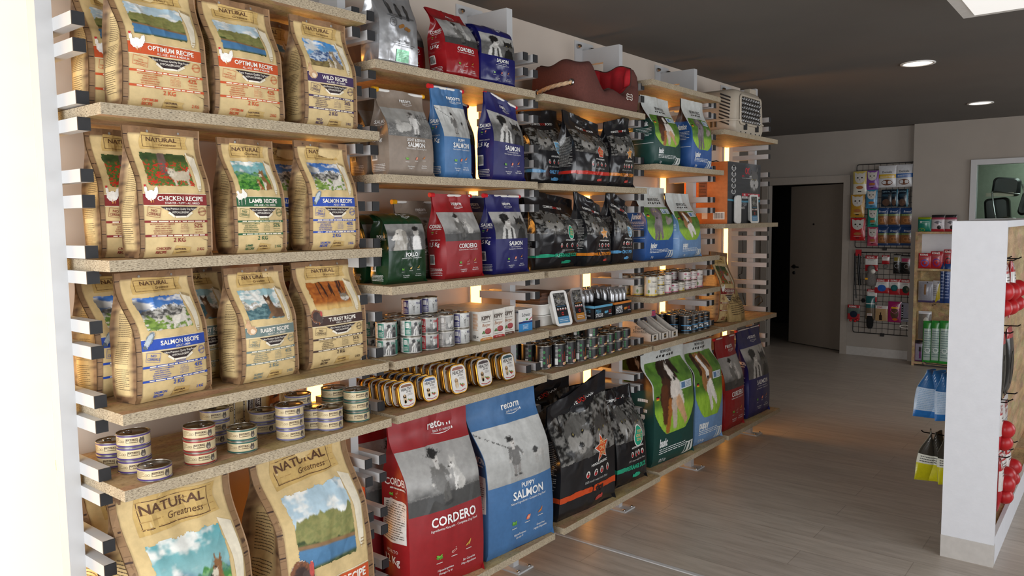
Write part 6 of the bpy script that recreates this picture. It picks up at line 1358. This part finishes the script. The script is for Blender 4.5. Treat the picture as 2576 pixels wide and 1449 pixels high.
# pouches hung on the far face, poking out left of the end panel
gq = 'blue pouches hung on the rack'; gy = 'yellow pouches hung on the rack'
for k in range(2):
    hook(o, .30+.05*k, .008, .26, .86); hook(o, .34, .008, .26, .50)
def a_bl(p): p.rect(0, 0, 1, .14, '#2c6fb5', 1); p.rect(0, .62, 1, 1, '#2a5f94', 1); p.lines(.08, .16, .92, .60, 12, '#8fb0d0', 2, 4, .4)
def a_yl(p): p.rect(0, 0, 1, .34, '#c9c21e', 1); p.rect(0, .34, 1, .52, '#dcdccf', 1); p.rect(0, .52, 1, 1, '#35312a', 1); p.lines(.1, .36, .9, .50, 3, '#555', 2, 4, .4)
for i in range(4): card_pack(('outermost', 'second', 'third', 'innermost')[i]+' blue and white pouch hanging left of the white rack end', 'treat_pouch', 'treat pouch', gq, (3.545+.012*(i % 2), -1.205-.036*i, .835-.004*i), 0, .115, .255, .034, a_bl, '#b9cbe0', rot=(math.radians(2), .10-.07*i, -R90*(.62, .80, .70, .85)[i]), pinch=.45)
for i in range(3): card_pack(('outermost', 'middle', 'innermost')[i]+' yellow pouch hanging low, left of the white rack end', 'treat_pouch', 'treat pouch', gy, (3.535+.012*(i % 2), -1.215-.034*i, .520-.004*i), 0, .085, .27, .030, a_yl, '#8a8776', rot=(math.radians(2), .14-.10*i, -R90*(.5, .8, .65)[i]), pinch=.55)

# ------------------------------------------------------------------ wire grid racks on the far wall
def grid_rack(label, z0, z1):
    o = tag(empty('grid_rack', (BX-.03, .236, 0)), label, 'wire rack', 'black wire racks on the far wall'); y0, y1 = -.318, .318; m = MB()
    for k in range(1, 10): m.tube([(0, y0+.0636*k, z0), (0, y0+.0636*k, z1)], .0022, 4, cap=False)
    n = int(round((z1-z0)/.0636))
    for k in range(1, n): m.tube([(.004, y0, z0+(z1-z0)*k/n), (.004, y1, z0+(z1-z0)*k/n)], .0022, 4, cap=False)
    m.build('wire_mesh', 'black_wire', o); q = rrect(y1-y0, z1-z0, .025, 4, cz=(z0+z1)/2); q = np.concatenate([q, q[:1]]); MB().tube([(0, a, b_) for a, b_ in q], .005, 6, cap=False).build('rim', 'black_wire', o)
    for y, z in ((0, z0-.01), (y0-.01, z1-.07)): MB().box(-.004, .028, y-.02, y+.02, z-.018, z+.018).build('wall_clip', 'black_wire', o)
    return o
R1 = grid_rack('upper black wire rack on the far wall, hung with cat treats and chew bags', 1.262, 2.215); R2 = grid_rack('lower black wire rack on the far wall, hung with toys and leads', .272, 1.208)
def at_wall(x, y, X=BX-.07): q = hit(x, y, 0, X); return q
def wall_pack(label, name, cat, group, l, t, r, b, art, body, d=.02, mat='gloss', X=BX-.075, blob_=None):
    a = at_wall(l, t, X); c = at_wall(r, b, X); w = abs(a[1]-c[1]); h = a[2]-c[2]; ym = (a[1]+c[1])/2
    q = card_pack(label, name, cat, group, (X, ym, a[2]), -R90, w, h, d, art, body, mat, blob_); return q
def zz(s, ox, oy, k): return [(ox+v/k if i % 2 == 0 else oy+v/k) for i, v in enumerate(s)]
K1 = (2100, 380, 4.829)
def a_cat(c, top):
    def f(p):
        p.rect(0, 0, 1, .45, c, 1); p.ell(.5, .70, .36, .22, '#c9c4bc', 2, 18)
        for s in (-1, 1): p.poly([(.5+s*.36, .72), (.5+s*.40, .97), (.5+s*.12, .88)], '#c9c4bc', 2); p.ell(.5+s*.15, .72, .06, .035, '#1d1d1c', 3, 10)
        p.ell(.5, .63, .04, .022, '#8a5a54', 3, 8); p.ell(.5, .30, .26, .07, '#a8683a', 3, 14); p.rect(.38, .10, .62, .14, '#2b2926', 3); p.lines(.25, .17, .75, .21, 1, '#e8e2d6', 3, 2, .5)
    return f
gc = 'cat faced treat pouches on the upper rack'
for nm, b_, c in (('pale yellow rimmed', (228, 250, 388, 525), '#cfcabb'), ('gold', (197, 532, 358, 805), '#b5862a'), ('bright red', (194, 815, 368, 1088), '#b81c22'), ('purple', (386, 242, 530, 468), '#7a4a96'), ('sky blue', (382, 472, 514, 694), '#3f86ab'), ('teal green', (402, 702, 524, 918), '#1f8a78'), ('rose pink', (400, 926, 520, 1152), '#b84a60')):
    wall_pack(nm+' cat faced pouch on the upper wire rack', 'cat_treat_pouch', 'cat treat', gc, *zz(b_, *K1), a_cat(c, 0), c if nm[0] != 'p' or nm == 'purple' else '#c9b25a', .03, X=BX-.08)
gd = 'chew bags on the upper rack'
def a_dent(c): return lambda p: (p.rect(0, 0, 1, 1, '#c9c9cb', 1), p.rect(0, .42, 1, .60, c, 2), p.text('Dentalis', .5, .66, .09, '#2b2b2d', bold=.01, maxw=.8), p.ell(.5, .22, .32, .13, '#6b3d28', 2, 14), p.lines(.1, .45, .9, .55, 2, '#ece9e4', 3, 1, .4))
wall_pack('silver chew bag with yellow band, at the rack top', 'chew_bag', 'dog chew', gd, *zz((537, 182, 742, 438), *K1), a_dent('#c9a21e'), '#bfbfc1', .03); wall_pack('silver chew bag with blue band, at the rack top', 'chew_bag', 'dog chew', gd, *zz((750, 167, 944, 430), *K1), a_dent('#2a62a8'), '#bfbfc1', .03)
def a_drk(p): p.rect(0, .4, 1, 1, '#14202e', 1); p.rect(.78, 0, .9, 1, '#4a8aa0', 2); p.text('DENTAL', .42, .84, .08, '#8fb0c0', maxw=.6); p.ell(.4, .25, .3, .2, '#5b4438', 2); p.lines(.1, .55, .7, .75, 3, '#3f6a80', 2, 2, .3)
for i, b_ in enumerate(((568, 470, 718, 675), (690, 468, 770, 672), (772, 465, 900, 675))): wall_pack(('left dark blue', 'narrow dark blue middle', 'right dark blue')[i]+' chew bag with pale stripe on the upper rack', 'chew_bag', 'dog chew', gd, *zz(b_, *K1), a_drk, '#17222c', .03, X=BX-.075-.03*(i == 1))
def a_brn(p): p.rect(0, .62, 1, 1, '#23406e', 1); p.rect(0, .58, 1, .68, '#5b6f35', 2); p.rect(0, .15, 1, .56, '#8a5a34', 1); p.rect(0, 0, 1, .12, '#23406e', 1); p.text('Braaaf', .5, .76, .10, '#dfe2e6', it=.2, maxw=.8); p.ell(.5, .35, .3, .14, '#b57a48', 2); p.lines(.1, .60, .9, .66, 1, '#c9cf9a', 3, 2, .5)
for j, v in enumerate(((690, 922), (925, 1148))):
    for i, u in enumerate(((522, 645), (650, 792), (802, 970))): wall_pack(('left', 'middle', 'right')[i]+' brown and navy chew bag in the '+('upper', 'lower')[j]+' row on the upper rack', 'chew_bag', 'dog chew', gd, *zz((u[0], v[0], u[1], v[1]), *K1), a_brn, '#7a6048', .035)
K2 = (2100, 600, 4.263); gt2 = 'toys and leads on the lower rack'
def w2(label, name, cat, b_, art, body, d=.015, bl=None, X=BX-.07): return wall_pack(label, name, cat, gt2, *zz(b_, *K2), art, body, d, X=X, blob_=bl)
w2('red toy card with a grey plush mouse on the lower wire rack', 'toy_pack', 'pet toy', (330, 182, 460, 350), a_toy(shape=None), '#c02a24'); 
m_ = MB(); a = at_wall(2100+388/4.263, 600+420/4.263, BX-.11); m_.lathe([(.0, -.10), (.05, -.09), (.062, -.04), (.055, .02), (.036, .07), (.042, .10), (.03, .135), (0, .145)], 18); mo = tag(m_.build('plush_mouse', 'grey_plush', None, tuple(a)), 'grey plush mouse toy hanging on the lower wire rack', 'pet toy')
MB().lathe([(0, 0), (.026, 0), (.026, .006), (0, .006)], 14).build('ear', 'white_thread', mo, (-.035, -.03, .075), rot=(0, -R90, 0)); MB().box(-.058, -.054, .02, .05, -.02, .0).build('care_tag', 'yellow_plastic', mo)
w2('small red and white card with a striped ball below it', 'toy_pack', 'pet toy', (508, 180, 588, 275), a_toy(shape=None), '#c02a24', bl=balls(((0, -.125, .026),), 'grey_plush'))
def a_car(c): return lambda p: (p.rect(0, .6, 1, .95, '#8a8884', 1), p.rect(.1, .66, .9, .84, c, 2), p.rect(0, 0, 1, .55, '#151516', 1), p.ell(.5, .3, .3, .2, '#2a2a2c', 2), p.ring(.5, .4, .12, .03, '#8f8f92', 3))
w2('black harness pack with yellow label', 'harness_pack', 'dog harness', (632, 168, 706, 378), a_car('#8a7a2c'), '#1b1b1c', .03); w2('black harness pack with pink label', 'harness_pack', 'dog harness', (710, 180, 832, 382), a_car('#b83a68'), '#1b1b1c', .03)
w2('red toy card with blue rubber bone in the middle row', 'toy_pack', 'pet toy', (432, 430, 580, 590), a_toy(shape='#2b62b5'), '#c8302a'); w2('red toy card with shiny blue ball', 'toy_pack', 'pet toy', (588, 432, 700, 605), a_toy(shape=None), '#cf7a5a', bl=balls(((0, -.10, .036),), 'teal_cloth')); w2('red toy card with dark green ball, nearest the chipboard case', 'toy_pack', 'pet toy', (704, 436, 826, 612), a_toy(shape='#123b30'), '#cf7a5a')
w2('red toy card half hidden below the blue bone card', 'toy_pack', 'pet toy', (350, 540, 452, 680), a_toy(shape=None), '#b8202a', X=BX-.05)
w2('card of small red and blue balls, low at the rack edge', 'toy_pack', 'pet toy', (140, 708, 268, 870), a_toy('#a82a30', '#5a6a62', '#1d2a3a'), '#8a8f8c', bl=balls(((-.03, -.18, .016), (.02, -.185, .016), (.045, -.17, .016)), 'red_rubber'))
q = w2('teal and brown cloth toy with a black furry tail', 'tail_toy', 'pet toy', (335, 615, 425, 870), lambda p: (p.rect(0, .5, 1, 1, '#1f5f60', 1), p.rect(0, 0, 1, .5, '#6b5a48', 1), p.rect(.2, .14, .75, .26, '#d8d4cc', 2), p.lines(.25, .16, .7, .24, 2, '#a33', 3, 1, .4), p.rect(0, .66, 1, .70, '#d8d4cc', 2)), '#4a4a42', .04)
MB().lathe([(0, 0), (.030, -.005), (.038, -.05), (.036, -.12), (.02, -.15), (0, -.152)], 14).build('tail', 'black_fur', q, (0, 0, -.225))
w2('cream card with small dark bottle, low on the wire rack', 'toy_pack', 'pet toy', (438, 716, 566, 888), lambda p: (p.rect(0, 0, 1, 1, '#b5946a', 1), p.rect(0, .8, 1, 1, '#d8d4cf', 2), p.text('KONG', .35, .85, .09, RED, bold=.03, maxw=.4), p.poly([(.32, .05), (.55, .05), (.55, .36), (.48, .42), (.48, .56), (.39, .56), (.39, .42), (.32, .36)], '#2a1a14', 3)), '#b5946a')
w2('magenta treat pack hanging low on the wire rack', 'treat_pack', 'pet treat', (574, 672, 712, 902), lambda p: (p.ell(.5, .42, .3, .26, '#5b3f30', 2), p.rect(.25, .66, .85, .74, '#d8a21e', 3), p.ring(.5, .62, .18, .015, '#e06aa0', 2), p.ell(.55, .14, .2, .06, '#c9641e', 3)), '#9a1d5c', .03)
w2('grey card with black and white reflective harness', 'harness_pack', 'dog harness', (704, 688, 832, 898), lambda p: (p.rect(.12, .2, .26, .9, '#1a1a1c', 2), p.rect(.70, .35, .84, .95, '#1a1a1c', 2), [p.rect(.14, .24+.12*i, .24, .28+.12*i, '#e8e8ea', 3) or p.rect(.72, .40+.12*i, .82, .44+.12*i, '#e8e8ea', 3) for i in range(5)], p.rect(.1, .1, .9, .2, '#2a2a2c', 2), p.rect(.2, .12, .8, .16, '#e8e8ea', 3)), '#8a8c9a')
a = at_wall(2100+755/4.263, 600+945/4.263, BX-.07); tag(MB().tube([(0, .055*math.cos(t), .016*math.sin(t)) for t in np.linspace(0, 2*math.pi, 25)], .006, 6, cap=False).build('reflective_collar', 'white_thread', None, tuple(a)), 'white oval collar loop under the reflective harness card', 'collar')
for i, (u, z1) in enumerate(((225, 640), (262, 500), (300, 640))):
    a0 = at_wall(2100+u/4.263, 600+165/4.263, BX-.05); a1 = at_wall(2100+(u+4)/4.263, 600+z1/4.263, BX-.05); md = (a0+a1)/2
    m_ = MB().tube([a0-a0, (md-a0)+np.array([-.01, .008, 0]), a1-a0], .007 if i != 1 else .014, 6); o_ = tag(m_.build('dog_lead', 'black_wire' if i < 2 else 'grey_plush', None, tuple(a0)), ('thin black lead hanging at the left edge of the lower rack', 'thick folded black lead beside the thin one', 'grey lead with a tassel next to the plush mouse')[i], 'dog lead', gt2)
    if i == 2: MB().lathe([(0, 0), (.014, -.005), (.02, -.03), (.012, -.05), (0, -.05)], 10).build('tassel', 'black_fur', o_, tuple(a1-a0))
    if i == 0: MB().box(-.012, .012, -.03, .03, -.02, .05).build('header_card', 'red_cloth', o_, (0, -.03, 0))
# ------------------------------------------------------------------ chipboard case
CX0, CX1, CY1, CY0, CH = 8.345, BX-.104, -.142, -1.00, 1.452
o = tag(empty('display_case', ((CX0+CX1)/2, (CY0+CY1)/2, 0)), 'tall open chipboard display case against the far wall behind the white rack', 'display case'); dx = (CX1-CX0)/2; dy = (CY1-CY0)/2
for s in (-1, 1): MB().box(-dx, dx, s*dy-(.022 if s > 0 else 0), s*dy+(.022 if s < 0 else 0), 0, CH-.022).build('side_panel', 'osb_face', o)
MB().box(-dx, dx, -dy, dy, CH-.022, CH).build('top_board', 'osb_face', o); MB().box(-dx, dx, -dy+.022, dy-.022, .02, .042).build('bottom_board', 'osb_face', o); MB().box(dx-.012, dx, -dy+.022, dy-.022, .042, 1.02).build('back_panel', 'osb_face', o); MB().box(dx-.012, dx, -dy+.022, dy-.022, 1.06, CH-.022).build('back_panel', 'white_board', o); zs = 1.035; MB().box(-dx, dx, -dy+.022, dy-.022, zs, zs+.022).build('shelf', 'osb_face', o)
for y, z in ((.30, .90), (.20, .90), (.25, .66), (.30, .40), (.20, .40), (.1, .9), (.1, .66)):
    MB().tube([(dx-.012, y, z), (0, y, z), (-dx+.02, y, z+.004), (-dx+.012, y, z+.014)], .0032, 5).build('hook', 'black_wire', o)
K3 = (2100, 380, 4.829); XF = CX0+.05
def cs(label, name, cat, b_, art, body, d, X=XF, k=K3, g='packs in the chipboard case', snap=None):
    q = wall_pack(label, name, cat, g, *zz(b_, *k), art, body, d, X=X); 
    if snap is not None: q.location.z = snap+(at_wall(0, k[1]+b_[1]/k[2], X)[2]-at_wall(0, k[1]+b_[3]/k[2], X)[2])*0+q['hh'] if False else snap+max(abs(c[2]) for c in q.bound_box)
    return q
cs('green and lime supplement box standing on the chipboard case', 'supplement_box', 'box', (1015, 790, 1172, 965), lambda p: (p.rect(0, .0, 1, .85, '#1a7a66', 1), p.rect(0, .85, 1, 1, '#8a9a1e', 1), p.ell(.3, .12, .25, .14, '#9aae1e', 2), p.lines(.15, .55, .85, .75, 2, '#dfe8e4', 3, 1, .3), p.ell(.25, .68, .07, .06, '#dfe8e4', 3)), '#1a7a66', .05, snap=CH)
for i, u in enumerate(((1180, 1335), (1345, 1480))): cs(('red white box beside the green one on the chipboard case', 'red white box farther along on the chipboard case')[i], 'supplement_box', 'box', (u[0], 762, u[1], 965), lambda p: (p.rect(0, .84, 1, 1, '#2a2a2c', 1), p.rect(0, .72, 1, .84, '#a8485a', 1), p.rect(0, 0, 1, .16, '#b8343c', 1), p.poly([(.2, .55), (.5, .45), (.8, .55), (.5, .65)], '#6a6a72', 2), p.ell(.6, .25, .15, .12, '#1b1b1c', 3)), '#c9bfc2', .05, snap=CH)
for i, (u, t, c) in enumerate((((1025, 1120, 1180, 1308), 'red pack with blue brush on the upper case shelf', '#3a58b8'), ((1172, 1095, 1320, 1308), 'red pack with purple brush on the upper case shelf', '#5a2a86'), ((1330, 1070, 1440, 1308), 'dark pack behind the rack edge on the upper case shelf', '#2a2a30'))): cs(t, 'brush_pack', 'grooming brush', u, a_toy('#b0222c', '#b5404a', c), '#b0222c', .04, snap=zs+.022)
K4 = (2100, 600, 4.263)
cs('clear box with a wooden stick hanging in the chipboard case', 'grooming_pack', 'grooming tool', (900, 455, 1052, 690), lambda p: (p.rect(.06, .1, .94, .95, '#8a8a92', 1), p.rect(.42, .38, .56, .86, '#7a5a3c', 2), p.rect(0, 0, 1, .1, '#4a3f66', 1)), '#a5a5ad', .06, k=K4)
cs('white and yellow pack beside the clear box', 'grooming_pack', 'grooming tool', (1056, 450, 1135, 690), lambda p: (p.poly([(.3, 0), (1, .2), (1, 1), (.7, .8)], '#b5a01e', 2), p.rect(0, 0, 1, .1, '#4a3f66', 1), p.lines(.1, .3, .5, .8, 6, '#7a7a80', 2, 2, .4)), '#b9b9bd', .03, k=K4)
for i in range(2): cs(('left', 'right')[i]+' tall blue bag hanging in the chipboard case', 'treat_bag', 'treat bag', ((1136, 250, 1185, 695), (1180, 270, 1235, 695))[i], lambda p: p.lines(.2, .1, .8, .8, 9, '#8fa0c8', 2, 3, .4), '#24407a', .04, k=K4, X=XF-.02*i)
cs('clear pack with round mirror shaped brush', 'grooming_pack', 'grooming tool', (900, 775, 1030, 1085), lambda p: (p.rect(0, .9, 1, 1, '#c9c9cc', 1), p.ell(.6, .62, .22, .17, '#b5b0a5', 2), p.rect(.55, .1, .68, .48, '#2a2a2c', 2)), '#6f6a64', .03, k=K4)
for i, b_ in enumerate(((950, 880, 1040, 1335), (1035, 878, 1130, 1338), (1125, 878, 1230, 1350))): cs(('leftmost', 'middle', 'rightmost')[i]+' green and white dental stick bag in the chipboard case', 'dental_stick_bag', 'dog chew', b_, lambda p: (p.rect(0, .82, 1, 1, '#2f8a3a', 2), p.rect(0, 0, 1, .06, '#2f9a3a', 2), p.rect(0, 0, .12, 1, '#2f8a3a', 2), p.lines(.18, .12, .92, .78, 12, '#6f8a8a', 2, i, .35), p.ring(.55, .30, .06, .02, '#dfe8e4', 3)), '#b5c8be', .05, k=K4, X=XF-.02-.012*i, g='green bags in the chipboard case')
cs('purple brush pack at the bottom of the chipboard case', 'brush_pack', 'grooming brush', (860, 1095, 970, 1330), lambda p: (p.rect(0, .85, 1, 1, '#1d1a24', 1), p.rect(.08, .06, .92, .84, '#8f8a9c', 1), p.rect(.44, .15, .60, .48, '#6a2a6a', 2), p.rect(.40, .48, .64, .70, '#222', 2)), '#5b2a5e', .03, k=K4, snap=.042)
# ------------------------------------------------------------------ room behind the inner window
slab('wall_inner_room', 'inner_room', BX+1.6, BX+1.7, -4.0, .25, .9, CZ)
l = bpy.data.lights.new('inner_room_light', 'AREA'); l.energy = 16; l.size = .9; l.color = (.85, 1, .92); place(bpy.data.objects.new('inner_room_light', l), None, (BX+.9, -1.5, CZ-.05))
o = tag(empty('folding_trolley', (BX+.62, -.83, 0)), 'dark folded trolley frames seen through the inner window', 'trolley')
for i, (y, z, wy, wz, tl) in enumerate(((-.02, 1.93, .26, .20, .1), (.06, 1.66, .24, .30, -.08), (-.20, 1.78, .09, .34, .22), (-.24, 1.42, .10, .30, .3), (.02, 1.30, .30, .34, 0))):
    m_ = MB(); loft(m_, [(rrect(wy*.8, wz*.85, .04), -.10), (rrect(wy, wz, .05), -.07), (rrect(wy, wz, .05), .07), (rrect(wy*.8, wz*.85, .04), .10)], axis=0); m_.build('folded_seat', 'dark_plastic', o, (.03*i, y, z), rot=(tl, 0, 0))
for y, z, l_ in ((.03, 1.845, .26), (-.04, 1.53, .24)): MB().box(-.14, -.12, y-l_/2, y+l_/2, z-.02, z+.02).build('armrest', 'beige_plastic', o)
for y0, z0, y1, z1 in ((.10, 1.88, -.16, 1.84), (.10, 1.88, .06, 1.62), (.06, 1.62, -.02, 1.35), (-.18, 1.95, -.25, 1.62), (-.02, 1.60, -.22, 1.56), (.08, 1.55, -.15, 1.53)): MB().tube([(-.17, y0, z0), (-.18, (y0+y1)/2, (z0+z1)/2), (-.17, y1, z1)], .008, 6).build('frame_tube', 'chrome', o)
MB().box(-.1, .1, -.2, .2, 0, 1.2).build('base', 'dark_plastic', o)
for k in (0, 1): struct(MB().box(BX+.5+.35*k, BX+.56+.35*k, -1.9, -.9, CZ-.05, CZ-.03).build('trim_'+str(5+k), 'tube_white'))
# power cord at the end of the shelf wall
pts = [(1868, 586), (1869, 640), (1866, 688), (1858, 692), (1862, 702), (1868, 712), (1869, 745), (1876, 770), (1890, 778), (1897, 770), (1899, 752), (1908, 745), (1916, 748), (1918, 758), (1910, 764), (1904, 772), (1905, 800), (1896, 818)]
P3 = [hit(x, y, 0, 4.992) for x, y in pts]; c0 = P3[0]
tag(MB().tube([q-c0 for q in P3], .0035, 6).build('hanging_cord', 'black_wire', None, tuple(c0)), 'thin looping black power cord behind the bare last upright', 'power cord')
